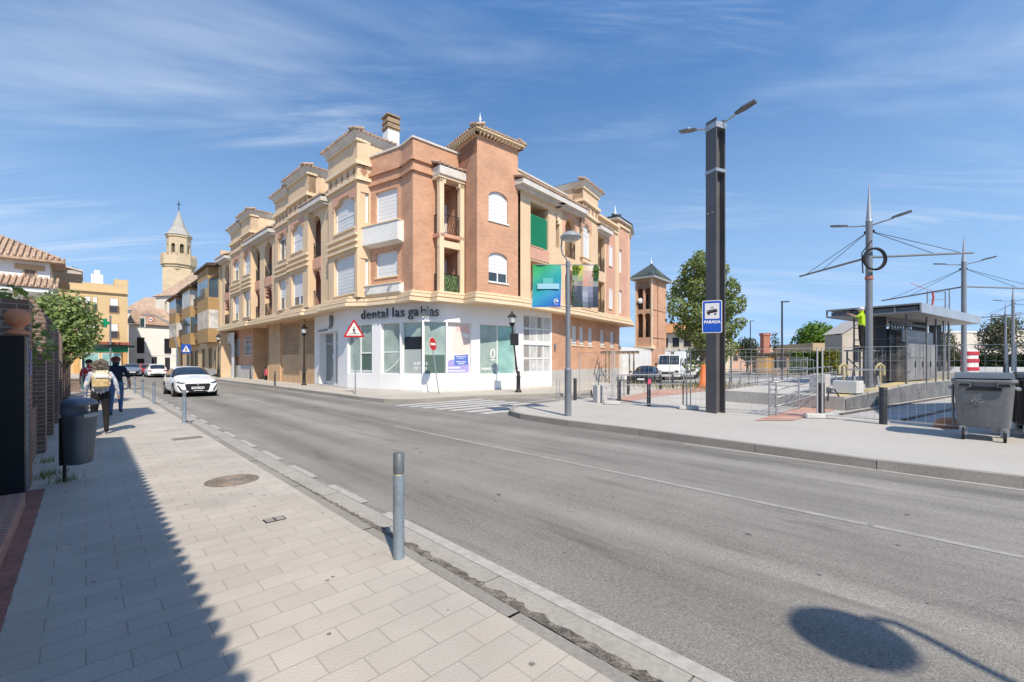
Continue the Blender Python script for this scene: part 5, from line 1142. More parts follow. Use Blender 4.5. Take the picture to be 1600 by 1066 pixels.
# ochre house with wooden oriels next to the corner building
A, B = uv(80, 9.75), P0 + AX * .25; OR = Plane(A, B)
oh = thing('ochre_oriel_house', 'ochre town house with three stacks of brown oriel windows and deep eaves', 'house', (A + B) / 2)
OCH2 = mat('warm_ochre_render', (0.60, 0.44, 0.25), .9, 0, (.4, .08), (4, .05)); WOODB = mat('ochre_brown_panel', (0.36, 0.225, 0.095), .7, 0, (.8, .12)); WOODD = mat('dark_eave_wood', (0.10, 0.065, 0.045), .8, 0, (2, .2))
block(oh, [OR.p(0, 0), OR.p(OR.L, 0), OR.p(OR.L, 0, -10), OR.p(0, 0, -10)], -.1, 10.7, OCH2)
PALEW = mat('oriel_net_curtain', (0.50, 0.47, 0.43), .25, 0, (1.5, .35))
for i, (p0_, p1_, tall) in enumerate(((323, 342, 1), (297.5, 312, 0), (276, 288, 0))):
    a, b = OR.s_at(p0_), OR.s_at(p1_); z1 = 11.9 if tall else 11.0
    o = .9; mb = MB(); sh = [OR.p(a, 0, 0), OR.p(a + .25, 0, o), OR.p(b - .25, 0, o), OR.p(b, 0, 0)]
    mb.prism([(q.x, q.y) for q in sh], 3.6, z1 - .6); w = mb.build('oriel', WOODB, oh, True)
    F = Plane(sh[1], sh[2]); n = 3
    for za, zb in ((5.0, 6.9), (8.2, 10.1)):
        for Q in (F, Plane(sh[2], sh[3]), Plane(sh[0], sh[1])):
            mb = MB(); k = 3 if Q is F else 1
            for j in range(k): Q.box(mb, Q.L * j / k + .06, Q.L * (j + 1) / k - .06, za, zb, -.02, .012)
            mb.build('oriel_glazing', PALEW if (i + int(za)) % 2 else GLASS, w, True)
    mb = MB(); e = [q + (q - OR.p((a + b) / 2, 0, 0)) * .28 for q in sh]; mb.prism([(q.x, q.y) for q in e], z1 - .6, z1 - .4); tp = OR.p((a + b) / 2, z1 + .5, -.5)
    ez = [Vector((q.x, q.y, z1 - .38)) for q in e]
    for A2, B2 in zip(ez[:-1], ez[1:]): mb.poly([A2, B2, tp])
    mb.build('oriel_roof', WOODD, w, True)
mb = MB(); OR.box(mb, -.3, OR.L - 1.6, 10.5, 10.72, -.2, .85)
n = int(OR.L / .6)
for k in range(n): OR.box(mb, .6 * k, .6 * k + .18, 10.32, 10.5, 0, .75)
mb.build('eave', WOODD, oh, True)
mb = MB(); mb.poly([OR.p(-.4, 10.75, .95), OR.p(OR.L - 1.6, 10.75, .95), OR.p(OR.L - 1.6, 12.6, -4.5), OR.p(-.4, 12.6, -4.5)]); mb.poly([OR.p(OR.L - 1.6, 10.75, .95), OR.p(OR.L - 1.6, 10.75, -9), OR.p(OR.L - 1.6, 12.6, -4.5)]); mb.build('roof', TILE, oh, True)
mb = MB(); OR.box(mb, OR.L - 1.7, OR.L, 0, 12.3, -8, .06); mb.build('party_wall', OCH2, oh, True)
for za in (4.9, 8.0):
    for p0_, p1_ in ((314, 320.5), (289.5, 296)):
        a, b = OR.s_at(p0_), OR.s_at(p1_); bwin(oh, OR, a, b, za, za + 2.2, mat('dark_window'  , (0, 0, 0)), OCH2)
        mb = MB(); OR.box(mb, a - .3, b + .3, za - .25, za - .1, 0, .7); mb.build('balcony_slab', WOODB, oh, True); railing(oh, OR, a - .3, b + .3, za - .1, 1.0, .65, WOODD)
for p0_, p1_, za, zb in ((327, 331, .9, 3.0), (316, 320, .9, 3.0), (305, 310, .1, 2.9), (299, 302.5, 1, 2.9), (283, 286, 1, 2.9), (291, 295, .1, 2.8), (336, 341, .1, 2.7)):
    bwin(oh, OR, OR.s_at(p0_), OR.s_at(p1_), za, zb, mat('dark_window'  , (0, 0, 0)), WOODB)
mb = MB(); OR.box(mb, 0, OR.L - .5, -.1, .8, 0, .05); mb.build('dado', mat('stone_dado'  , (0, 0, 0)), oh, True)
# climber and tree over the garden wall
rn = random.Random(21); cl = []
for px, py, y, r in ((84, 488, 15.0, .72), (100, 482, 15.3, .75), (118, 487, 15.8, .65), (96, 512, 15, .85), (118, 517, 15.5, .75), (133, 508, 16, .5), (108, 540, 15, .65), (72, 512, 14.8, .55), (126, 543, 15.6, .42), (141, 498, 16, .3), (66, 476, 14.8, .33), (143, 530, 16.2, .28), (60, 492, 15, .25)):
    q = at(px, py, y); cl.append(((q.x, q.y, q.z), (r, r, r * .85)))
base = at(92, 565, 15.4); base.z = 0
tree('climber_tree', 'sunlit leafy tree spilling over the brown garden wall', base, [((c[0] - base.x, c[1] - base.y, c[2]), r) for c, r in cl], 4200, .14, LEAF4, .1, seed=4)
q = at(2, 480, 6.5); base = Vector((q.x - .3, q.y + .3, 0))
tree('climber_tree', 'sprig of leaves at the left edge above the black gate', base, [((0, 0, q.z), (.35, .35, .4)), ((.1, .3, q.z - .5), (.3, .3, .4))], 260, .15, LEAF4, .04, seed=8)
gs = MB(); rn = random.Random(2)
for (px, py, n) in ((78, 742, 60), (74, 722, 40), (102, 752, 50), (68, 748, 25), (1052, 0, 0)):
    if n:
        q = gp(px, py)
        for _ in range(n):
            p = q + Vector((rn.gauss(0, .07), rn.gauss(0, .09), 0)); h = rn.uniform(.04, .13); d = Vector((rn.uniform(-1, 1), rn.uniform(-1, 1), 0)) * .05
            gs.poly([p, p + Vector((.012, 0, 0)), p + d + Vector((0, 0, h))])
tag(gs.build('weeds', LEAF4), kind='stuff')
# ------------------------------------------------------------------ people
SKINM = mat('skin', (0.50, 0.30, 0.21), .6); HAIRG = mat('grey_brown_hair', (0.13, 0.105, 0.085), .9, 0, (30, .5), (90, .4), .8, 60); HAIRD = mat('dark_hair', (0.03, 0.024, 0.02), .8, 0, (30, .4))
def person(label, loc, rz, h, mats_, pose, build_=1.0, hair=None, face=True):
    """one skinned body; pose moves joints; mats_: top, legs, shoes, forearm"""
    t = thing('person', label, 'person', loc, rz); k = h / 1.70; J = {}
    def j(n, x, y, z, r): J[n] = (Vector((x * k, y * k, z * k)), r * k * build_)
    j('pel', 0, 0, .92, .135); j('wai', 0, .01, 1.06, .125); j('che', 0, .0, 1.26, .145); j('nek', 0, .01, 1.43, .062); j('hd0', 0, .03, 1.52, .078); j('hd1', 0, .025, 1.60, .092); j('hd2', 0, .02, 1.66, .062)
    for s_, n in ((-1, 'l'), (1, 'r')):
        j('sh' + n, .17 * s_, 0, 1.385, .062); j('el' + n, .225 * s_, -.02, 1.12, .043); j('wr' + n, .235 * s_, .05, .89, .030); j('pa' + n, .235 * s_, .07, .83, .028)
        j('hi' + n, .09 * s_, 0, .86, .095); j('kn' + n, .10 * s_, .02, .49, .062); j('an' + n, .10 * s_, -.01, .09, .042); j('to' + n, .11 * s_, .15, .03, .036)
    for n, d in pose.items(): J[n] = (J[n][0] + Vector(d) * k, J[n][1])
    E = [('pel', 'wai'), ('wai', 'che'), ('che', 'nek'), ('nek', 'hd0'), ('hd0', 'hd1'), ('hd1', 'hd2')]
    for n in 'lr':
        E += [('che', 'sh' + n), ('sh' + n, 'el' + n), ('el' + n, 'wr' + n), ('wr' + n, 'pa' + n), ('pel', 'hi' + n), ('hi' + n, 'kn' + n), ('kn' + n, 'an' + n), ('an' + n, 'to' + n)]
        p, q = J['pa' + n][0], J['wr' + n][0]; d = (p - q).normalized(); sgn = -1 if n == 'l' else 1
        for i in range(4):
            f1 = p + d * .045 * k + Vector((0, (i - 1.5) * .019 * k, 0)); L_ = (.030, .038, .034, .024)[i] * k
            J[f'f{i}{n}'] = (f1, .0095 * k); J[f'g{i}{n}'] = (f1 + d * L_ + Vector((-.012 * sgn * k, 0, 0)), .008 * k); E += [('pa' + n, f'f{i}{n}'), (f'f{i}{n}', f'g{i}{n}')]
        J['t0' + n] = (q.lerp(p, .5) + Vector((-.01 * sgn, .035, -.005)) * k, .011 * k); J['t1' + n] = (p + Vector((-.015 * sgn, .05, -.02)) * k, .009 * k); E += [('pa' + n, 't0' + n), ('t0' + n, 't1' + n)]
    names = list(J); ix = {n: i for i, n in enumerate(names)}
    me = bpy.data.meshes.new('body'); me.from_pydata([J[n][0] for n in names], [(ix[a], ix[b]) for a, b in E], [])
    tmp = bpy.data.objects.new('body_tmp', me); COL.objects.link(tmp)
    sk = tmp.modifiers.new('s', 'SKIN'); sv = me.skin_vertices[0].data
    for n in names:
        r = J[n][1]; sv[ix[n]].radius = (r, r)
        if n in ('che', 'wai', 'pel'): sv[ix[n]].radius = (r * 1.05, r * .80)
        sv[ix[n]].use_root = (n == 'pel')
    ss = tmp.modifiers.new('d', 'SUBSURF'); ss.levels = 2; ss.render_levels = 2
    dg = bpy.context.evaluated_depsgraph_get(); dg.update(); bm_ = bpy.data.meshes.new_from_object(tmp.evaluated_get(dg)); bpy.data.objects.remove(tmp)
    lab = {}
    for a, b in E:
        if a[0:2] in ('hi', 'kn') or b[0:2] == 'hi': m_ = 1
        elif a[0:2] == 'an': m_ = 2
        elif a[0:2] in ('wr', 'pa') or a[0] in 'ft' or a in ('nek', 'hd0', 'hd1'): m_ = 4
        elif a[0:2] == 'el': m_ = 3
        else: m_ = 0
        lab[(a, b)] = m_
    bm_.materials.clear()
    for m_ in (mats_[0], mats_[1], mats_[2], mats_[3], SKINM): bm_.materials.append(m_)
    for f in bm_.polygons:
        c = f.center; best = 9; bl = 0
        for (a, b), m_ in lab.items():
            A, B = J[a][0], J[b][0]; u_ = max(0, min(1, (c - A).dot(B - A) / max(1e-9, (B - A).length_squared))); d = (c - A.lerp(B, u_)).length - J[a][1] * .8
            if d < best: best = d; bl = m_
        f.material_index = bl; f.use_smooth = True
    bm_.name = 'body'; o = bpy.data.objects.new('body', bm_); COL.objects.link(o); o.parent = t
    H_ = J['hd1'][0]
    if hair:
        kind, hm = hair; mb = MB(); rn = random.Random(int(h * 1000))
        if kind == 'curly':
            for _ in range(46):
                d = Vector((rn.gauss(0, 1), rn.gauss(-.35, .8), rn.gauss(.15, .9))).normalized(); mb.sphere(H_ + Vector((d.x * .115, d.y * .10 - .02, d.z * .105)) * k + Vector((0, 0, -.02 * k)), rn.uniform(.038, .055) * k, 8, 5)
            for _ in range(16): mb.sphere(H_ + Vector((rn.uniform(-.13, .13), rn.uniform(-.09, -.02), rn.uniform(-.17, -.08))) * k, rn.uniform(.04, .055) * k, 8, 5)
        elif kind == 'cap':
            mb.sphere(H_ + Vector((0, 0, .03)) * k, .108 * k, 16, 8, (1, 1.05, .85)); mb.box(H_ + Vector((0, .13, .035)) * k, (.16 * k, .12 * k, .015 * k))
        else:
            mb.sphere(H_ + Vector((0, -.022, .022)) * k, .112 * k, 14, 8, (1, 1, .98)); mb.sphere(H_ + Vector((0, -.07, -.06)) * k, .085 * k, 10, 6, (1, .6, 1.2))
        mb.build('hair' if kind != 'cap' else 'cap', hm, t)
    if face:
        mb = MB(); mb.sphere(H_ + Vector((0, .098, -.03)) * k, .016 * k, 8, 6, (.8, 1.1, 1.5))
        for s_ in (-1, 1): mb.sphere(H_ + Vector((.088 * s_, .0, -.02)) * k, .024 * k, 8, 6, (.45, .8, 1.25))
        mb.build('nose_and_ears', SKINM, t)
        for s_ in (-1, 1): mb = MB(); mb.sphere(H_ + Vector((.034 * s_, .078, .0)) * k, .012 * k, 8, 6); mb.build('eye', HAIRD, t)
        mb = MB(); mb.bar(H_ + Vector((-.022, .083, -.075)) * k, H_ + Vector((.022, .083, -.075)) * k, .01 * k); mb.build('mouth', HAIRD, t)
    return t, J, k
def spotted(name, base, c2, c3, sc):
    m = bpy.data.materials.new(name); m.use_nodes = True; nt = m.node_tree; N = nt.nodes.new; L = nt.links.new; b = nt.nodes['Principled BSDF']; b.inputs['Roughness'].default_value = .9
    tc = N('ShaderNodeTexCoord'); v = N('ShaderNodeTexVoronoi'); v.inputs['Scale'].default_value = sc; L(tc.outputs['Object'], v.inputs['Vector'])
    s_ = N('ShaderNodeSeparateColor'); L(v.outputs['Color'], s_.inputs[0]); cr = N('ShaderNodeValToRGB'); L(s_.outputs[0], cr.inputs[0]); cr.color_ramp.interpolation = 'CONSTANT'
    e = cr.color_ramp.elements; e[0].color = (*base, 1); e[1].position = .55; e[1].color = (*c2, 1); x = e.new(.8); x.color = (*c3, 1); L(cr.outputs[0], b.inputs['Base Color']); return m
STREET_RZ = atan2(AX.y, AX.x) - pi / 2
denim = mat('jeans_blue', (0.07, 0.12, 0.22), .9, 0, (12, .2)); blackt = mat('black_trousers', (0.018, 0.016, 0.017), .9, 0, (10, .2)); whites = mat('white_sneaker', (0.66, 0.65, 0.63), .7); blacks = mat('black_shoe', (0.02, 0.02, 0.022), .6)
jacket = spotted('patched_denim_jacket', (0.42, 0.44, 0.50), (0.20, 0.27, 0.42), (0.58, 0.56, 0.54), 20)
wpos = gp(157, 679)
_, J, k = person('woman in a pale patterned jacket and black trousers walking away past the litter bin', wpos, STREET_RZ + .05, 1.63, (jacket, blackt, whites, jacket),
    {'knl': (0, .10, .02), 'anl': (.0, -.06, .10), 'tol': (0, -.05, .10), 'knr': (0, .02, 0), 'anr': (0, .02, 0), 'tor': (0, .02, 0), 'ell': (-.02, -.02, .0), 'wrl': (-.01, -.0, .0), 'pal': (-.01, -.0, .0), 'elr': (.04, -.04, .02), 'wrr': (.07, -.07, .03), 'par': (.08, -.07, .03)}, 1.08, ('curly', HAIRG))
bpk = thing('backpack', 'cream flowered backpack worn by the woman in the patterned jacket', 'backpack', wpos + Vector((0, 0, 1.05)), STREET_RZ + .05)
FLW = spotted('flowered_canvas', (0.66, 0.58, 0.42), (0.50, 0.38, 0.20), (0.72, 0.70, 0.64), 26)
def rbox(mb, c, d, b=.03, seg=3):
    bm = bmesh.new(); bmesh.ops.create_cube(bm, size=1.0)
    for v in bm.verts: v.co = Vector((v.co.x * d[0], v.co.y * d[1], v.co.z * d[2]))
    bmesh.ops.bevel(bm, geom=list(bm.edges), offset=b, segments=seg, affect='EDGES'); bm.verts.index_update()
    old = mb.smooth; mb.add([v.co + Vector(c) for v in bm.verts], [[v.index for v in f.verts] for f in bm.faces]); mb.smooth = old; bm.free()
mb = MB(); rbox(mb, (0, -.185, .16), (.30, .16, .40), .06); mb.build('bag', FLW, bpk)
mb = MB(); rbox(mb, (0, -.285, .08), (.25, .07, .19), .03); mb.build('front_pocket', mat('ochre_canvas', (0.55, 0.40, 0.20), .9, 0, (20, .3)), bpk)
mb = MB(); rbox(mb, (0, -.28, .23), (.24, .05, .09), .02); mb.build('white_flap', mat('white_canvas', (0.72, 0.70, 0.66), .9), bpk)
mb = MB()
for s_ in (-1, 1): mb.tube([(.11 * s_, -.12, .33), (.12 * s_, 0, .37), (.12 * s_, .10, .27), (.12 * s_, .09, .05), (.11 * s_, -.10, 0)], .016, 6)
mb.build('straps', FLW, bpk)
navy = mat('navy_tshirt', (0.012, 0.018, 0.035), .9, 0, (10, .2)); mpos = gp(181, 649)
person('man in a navy tee shirt and blue jeans with a dark red cap walking away', mpos, STREET_RZ - .1, 1.74, (navy, denim, blacks, SKINM),
    {'knr': (0, .12, .03), 'anr': (0, .06, .05), 'tor': (0, .06, .06), 'knl': (0, -.02, 0), 'anl': (0, -.16, .03), 'tol': (0, -.13, .0), 'ell': (-.03, 0, 0), 'wrl': (-.02, .06, 0), 'pal': (-.02, .06, 0), 'elr': (.05, -.03, 0), 'wrr': (.08, -.02, 0), 'par': (.08, -.02, 0)}, 1.1, ('cap', mat('dark_red_cap', (0.13, 0.03, 0.025), .8)))
person('dark haired person in a red and white top near the garden wall', gp(139, 632), STREET_RZ + pi, 1.66, (spotted('red_white_print', (0.50, 0.03, 0.05), (0.62, 0.06, 0.10), (0.75, 0.65, 0.65), 22), blackt, blacks, SKINM), {'knl': (0, .08, 0), 'anl': (0, .05, .02), 'tol': (0, .05, .02)}, 1.0, ('short', HAIRD))

# ------------------------------------------------------------------ cars
CG = mat('car_glass', (0.018, 0.026, 0.036), .04, 0, (2, .3), spec=.9); TYRE = mat('tyre', (0.022, 0.022, 0.023), .85); RIM = mat('alloy_rim', (0.42, 0.42, 0.43), .3, .8); TRIM = mat('black_trim', (0.018, 0.018, 0.02), .45)
LAMPG = mat('headlamp_glass', (0.10, 0.11, 0.12), .08, .2, spec=.8); TAIL = mat('tail_lamp_red', (0.30, 0.01, 0.01), .2); PLATE = mat('number_plate_white', (0.74, 0.74, 0.72), .5)
def paint(name, c, rough=.28): return mat(name, c, rough, 0.0, (.8, .03), spec=.5, coat=.6)
HATCH = [(-.500, .80, .24, .62, .70), (-.485, .90, .20, .80, .90), (-.455, .95, .18, .93, 1.18), (-.40, .985, .18, .95, 1.365), (-.26, 1.0, .17, .945, 1.42), (-.10, 1.0, .17, .94, 1.435), (.02, 1.0, .17, .93, 1.405), (.10, 1.0, .17, .92, 1.30), (.235, .995, .17, .90, .985), (.32, .99, .17, .87, .93), (.42, .97, .18, .79, .85), (.470, .94, .18, .76, .86), (.492, .90, .19, .70, .78), (.500, .82, .24, .58, .64)]
def car(label, loc, rz, col, L=4.05, Wd=1.74, hs=1.0, st=HATCH, glass_from=(-.455, .235), group=None, ws=(.02, .235), rear=(-.485, -.40), plate='', name='parked_car', wb=(-.315, .312)):
    t = thing(name, label, 'car', loc, rz, group); hw = Wd / 2; rows = []
    for x, w, z0, zb, zr in st:
        w = w * hw; zr = zr * hs; zb = zb * hs; cab = zr - zb > .2; wr = w * (.74 if cab else .80)
        half = [(w * .80, z0), (w * .965, z0 + .07), (w, .46), (w * .985, zb * .80), (w * (.945 if cab else .93), zb), (wr, zr - (.055 if cab else .022)), (wr * .62, zr), (0, zr + .012)]
        if not cab: half[5] = (wr, zb + (zr - zb) * .75)
        rows.append([(x * L, y, z) for y, z in half] + [(x * L, -y, z) for y, z in half[-2::-1]])
    n = len(rows[0]); me = bpy.data.meshes.new('b'); vs = [p for r in rows for p in r]; fs = []; mi = []
    for i in range(len(rows) - 1):
        for j in range(n - 1):
            fs.append((i * n + j, i * n + j + 1, (i + 1) * n + j + 1, (i + 1) * n + j)); xm = (st[i][0] + st[i + 1][0]) / 2; jj = min(j, n - 2 - j)
            gl = (jj == 4 and glass_from[0] < xm < glass_from[1] and not (st[i][0] < -.3 and st[i + 1][0] < -.39)) or (jj >= 5 and (ws[0] < xm < ws[1] or rear[0] < xm < rear[1]))
            mi.append(1 if gl else 0)
    fs.append(tuple(range(n))); mi.append(0); fs.append(tuple(range((len(rows) - 1) * n, len(rows) * n))[::-1]); mi.append(0)
    for i in range(len(rows) - 1): fs.append((i * n, (i + 1) * n, (i + 1) * n + n - 1, i * n + n - 1)); mi.append(2)
    me.from_pydata(vs, [], fs); me.polygons.foreach_set('material_index', mi)
    for _ in range(3): me.materials.append(None)
    bm = bmesh.new(); bm.from_mesh(me); bmesh.ops.recalc_face_normals(bm, faces=bm.faces); bm.to_mesh(me); bm.free()
    tmp = bpy.data.objects.new('tmp', me); COL.objects.link(tmp); ss = tmp.modifiers.new('s', 'SUBSURF'); ss.levels = 2; ss.render_levels = 2
    dg = bpy.context.evaluated_depsgraph_get(); dg.update(); ev = bpy.data.meshes.new_from_object(tmp.evaluated_get(dg)); bpy.data.objects.remove(tmp)
    def sub(sel, nm, m, par=t, push=0):
        mb = MB(); mp = {}; mb.smooth = True
        for f in ev.polygons:
            if f.material_index in sel:
                idx = []
                for v in f.vertices:
                    if v not in mp: mp[v] = len(mb.v); mb.v.append(ev.vertices[v].co.copy())
                    idx.append(mp[v])
                mb.f.append(idx); mb.m.append(0); mb.sm.append(True)
        return mb.build(nm, m, par)
    sub((0,), 'body', col); sub((2,), 'underbody', TRIM); sub((1,), 'windows', CG)
    r = .305
    for wx in wb:
        for s_ in (-1, 1):
            mb = MB(); y = s_ * (hw - .10); mb.tube([(wx * L, y - .105, r), (wx * L, y + .105, r)], r, 20); tw = mb.build('wheel', TYRE, t)
            mb = MB(); mb.tube([(wx * L, y + s_ * .09, r), (wx * L, y + s_ * .112, r)], r * .66, 14)
            mb.build('rim', RIM, tw)
        mb = MB(); mb.tube([(wx * L, -(hw - .006), r + .03), (wx * L, hw - .006, r + .03)], r + .055, 20, True); mb.build('wheel_arch', TRIM, t)
    for s_ in (-1, 1):
        mb = MB(); mb.sphere((.19 * L, s_ * (hw + .09), .98 * hs), .1, 10, 6, (.7, 1, .7)); mb.bar((.19 * L, s_ * hw * .9, .95 * hs), (.19 * L, s_ * (hw + .06), .97 * hs), .05); mb.build('mirror', TRIM, t)
        mb = MB(); mb.poly([(x * L, s_ * (hw * w + .004), z) for x, w, z in ((-.05, 1.0, .30), (-.046, 1.0, .30), (-.046, .985, .85), (-.05, .985, .85))]); mb.build('door_seam', TRIM, t)
    return t, L, hw
# the white hatchback coming towards us: a stand-in stage and no maker's sign
cpos = gp(306, 620.5, -.09); cpos = cpos + AX * 1.75; cpos.z = zroad(BX.dot(cpos))
t, L, hw = car('white hatchback with a black grille driving towards the camera', cpos, atan2(-AX.y, -AX.x) + .02, paint('white_car_paint', (0.80, 0.80, 0.80)), name='moving_car')
from mathutils.bvhtree import BVHTree
def tree_of(t):
    vs, fs = [], []
    for c in kids(t):
        if c.name.split('.')[0] in ('body', 'windows'):
            k = len(vs); vs += [v.co.copy() for v in c.data.vertices]; fs += [[i + k for i in p.vertices] for p in c.data.polygons]
    return BVHTree.FromPolygons(vs, fs)
def on_nose(T, pts, push=.012, sg=1, sub_=6):
    """outline in (y, z) dropped onto the front (sg=1) or rear of the body and filled"""
    n = len(pts); cy = sum(p[0] for p in pts) / n; cz = sum(p[1] for p in pts) / n
    def hit(y, z):
        h = T.ray_cast(Vector((sg * 6, y, z)), Vector((-sg, 0, 0)))[0]
        return (h.x if h else sg * 1.9) + sg * push
    ring = []
    for i in range(n):
        for k in range(sub_): a_, b_ = pts[i], pts[(i + 1) % n]; ring.append((a_[0] + (b_[0] - a_[0]) * k / sub_, a_[1] + (b_[1] - a_[1]) * k / sub_))
    m = len(ring); P_ = []; F_ = []; LV = 5
    for l in range(LV):
        f = 1 - l / LV
        P_ += [(hit(cy + (y - cy) * f, cz + (z - cz) * f), cy + (y - cy) * f, cz + (z - cz) * f) for y, z in ring]
    P_.append((hit(cy, cz), cy, cz))
    for l in range(LV - 1): F_ += [(l * m + i, l * m + (i + 1) % m, (l + 1) * m + (i + 1) % m, (l + 1) * m + i) for i in range(m)]
    F_ += [((LV - 1) * m + i, (LV - 1) * m + (i + 1) % m, LV * m) for i in range(m)]
    return P_, F_
TB_ = tree_of(t)
def nose(nm, m, pts, push=.012, par=None): mb = MB(); mb.smooth = True; mb.add(*on_nose(TB_, pts, push)); return mb.build(nm, m, par or t)
for s_ in (-1, 1):
    nose('headlight', LAMPG, [(s_ * .46, .665), (s_ * .60, .63), (s_ * .80, .67), (s_ * .815, .74), (s_ * .70, .75)], .01)
    nose('air_intake', TRIM, [(s_ * .58, .30), (s_ * .66, .30), (s_ * .79, .56), (s_ * .74, .58)], .01)
nose('grille', TRIM, [(-.30, .245), (.30, .245), (.44, .34), (.50, .60), (.44, .63), (-.44, .63), (-.50, .60), (-.44, .34)], .010)
pt_ = nose('number_plate', PLATE, [(-.25, .38), (.25, .38), (.25, .485), (-.25, .485)], .025)
mb = MB()
for i in range(7): y = -.19 + i * .063 + (.02 if i > 3 else 0); mb.add(*on_nose(TB_, [(y - .016, .405), (y + .016, .405), (y + .016, .462), (y - .016, .462)], .030))
mb.build('plate_characters', TRIM, pt_)
nose('badge', STEEL, [(-.045, .60), (0, .53), (.045, .60), (0, .62)], .02)
nose('bumper_lip', TRIM, [(-.7, .19), (.7, .19), (.6, .225), (-.6, .225)], .012)
mb = MB(); mb.smooth = True
h = [TB_.ray_cast(Vector((x, y, 3)), Vector((0, 0, -1)))[0] for x, y in ((1.12, -.2), (1.18, -.2), (1.18, .2), (1.12, .2))]
if all(h): mb.poly([q_ + Vector((0, 0, .008)) for q_ in h]); mb.build('bonnet_vent', TRIM, t)
# cars further up the street
def far_car(label, px, py, Y, rz, col, rear_=False, **kw):
    p = at(px, py, Y); p.z = zroad(BX.dot(p)); t, L, hw = car(label, p, rz, col, **kw); sg = -1 if rear_ else 1
    T = tree_of(t)
    def np(nm, m, pts, push=.012): mb = MB(); mb.smooth = True; mb.add(*on_nose(T, pts, push, sg)); mb.build(nm, m, t)
    for s_ in (-1, 1): np('rear_light' if rear_ else 'headlight', TAIL if rear_ else LAMPG, [(s_ * .48, .66), (s_ * .80, .66), (s_ * .80, .80), (s_ * .5, .78)])
    np('number_plate', PLATE, [(-.25, .45), (.25, .45), (.25, .56), (-.25, .56)], .03)
    np('bumper_insert' if rear_ else 'grille', TRIM, [(-.6, .24), (.6, .24), (.65, .42), (-.65, .42)] if rear_ else [(-.5, .26), (.5, .26), (.6, .62), (-.6, .62)])
away = atan2(AX.y, AX.x)
far_car('white hatchback seen from behind driving away up the street', 243, 580, 48, away, paint('white_car_paint'  , (0, 0, 0)), True)
far_car('bright red car seen from behind ahead of the white hatchback', 228, 580, 56, away, paint('red_car_paint', (0.42, 0.02, 0.03)), True)
far_car('dull brownish red car parked in front of the whitewashed house', 214, 580, 64, away + .1, paint('maroon_car_paint', (0.20, 0.06, 0.05)), True)
far_car('blue grey car facing the camera behind the two walkers', 205, 580, 50, away + pi, paint('blue_grey_car_paint', (0.15, 0.18, 0.23)))
# ------------------------------------------------------------------ near street furniture
def bollard(pos, label, h=.855, r=.045, group='blue grey steel bollards along the near kerb', worn_=False):
    t = thing('bollard', label, 'bollard', pos, 0, group); mb = MB(); mb.tube([(0, 0, -.02), (0, 0, h * .79)], r, 18); mb.build('post', BLUEGREY, t)
    mb = MB(); mb.tube([(0, 0, h * .815), (0, 0, h), (0, 0, h + .004)], [r * .98, r * .98, r * .8], 18); mb.build('head', mat('bollard_head_grey', (0.12, 0.135, 0.15), .5, .1, (20, .12)), t)
    mb = MB(); mb.tube([(0, 0, h * .785), (0, 0, h * .82)], r * .84, 18); mb.build('groove', mat('old_reflector_band', (0.36, 0.34, 0.24), .6, 0, (40, .4)), t); return t
b0 = bollard(gp(623, 872), 'nearest blue grey steel bollard, in the foreground at the kerb')
for px, py, lb in ((288, 661, 'second bollard of the near kerb, beside the rectangular drain cover'), (240.5, 632, 'third bollard of the near kerb, left of the white car'), (223, 622, 'fourth bollard of the near kerb, left of and behind the third'), (210, 614.5, 'fifth bollard of the near kerb, small beside the walking man'), (200.5, 608.5, 'sixth and farthest bollard of the near kerb, right of the walking man')):
    dup(b0, gp(px, py), 0, lb)
# litter bin on its post
lp = gp(101, 753); tb = thing('litter_bin', 'dark grey plastic litter bin with a hooded top on a thin post', 'litter bin', lp, R(8))
BING = mat('bin_grey_plastic', (0.082, 0.094, 0.106), .5, 0, (2, .2), (18, .1)); BINB = mat('bin_hood_grey', (0.11, 0.14, 0.18), .4, 0, (2, .15))
mb = MB(); mb.tube([(0, 0, 0), (0, 0, 1.12)], .018, 8); mb.build('post', IRON, tb)
def stack(mb, secs, c=(0, 0), n=22, e=3.2):
    rings = []
    for z, wx, wy, ox, oy in secs:
        rings.append([(c[0] + ox + wx * abs(cos(2 * pi * j / n)) ** (2 / e) * (1 if cos(2 * pi * j / n) >= 0 else -1), c[1] + oy + wy * abs(sin(2 * pi * j / n)) ** (2 / e) * (1 if sin(2 * pi * j / n) >= 0 else -1), z) for j in range(n)])
    old = mb.smooth; mb.smooth = True; k = len(rings); mb.add([p for r in rings for p in r], [(i * n + j, i * n + (j + 1) % n, (i + 1) * n + (j + 1) % n, (i + 1) * n + j) for i in range(k - 1) for j in range(n)]); mb.smooth = old
    mb.poly(list(reversed(rings[0]))); mb.poly(rings[-1])
mb = MB(); stack(mb, [(.24, .095, .13, .17, 0), (.26, .105, .15, .17, 0), (.45, .115, .17, .175, 0), (.85, .13, .19, .18, 0), (.86, .135, .195, .18, 0), (.90, .135, .195, .18, 0), (.905, .12, .18, .18, 0)]); mb.build('bin_body', BING, tb)
mb = MB(); stack(mb, [(.86, .07, .18, .12, 0), (1.0, .075, .18, .12, 0), (1.02, .14, .195, .18, 0), (1.06, .135, .19, .175, 0), (1.10, .10, .155, .15, 0), (1.115, .05, .07, .13, 0)]); mb.build('hood', BINB, tb)
mb = MB()
for y in (-.09, .09): mb.box((.045, y, .55), (.05, .05, .62))
mb.build('back_ribs', TRIM, tb)
mb = MB(); mb.box((.312, 0, .88), (.012, .24, .045)); mb.build('rim_band', mat('pale_band', (0.30, 0.31, 0.30), .6), tb)
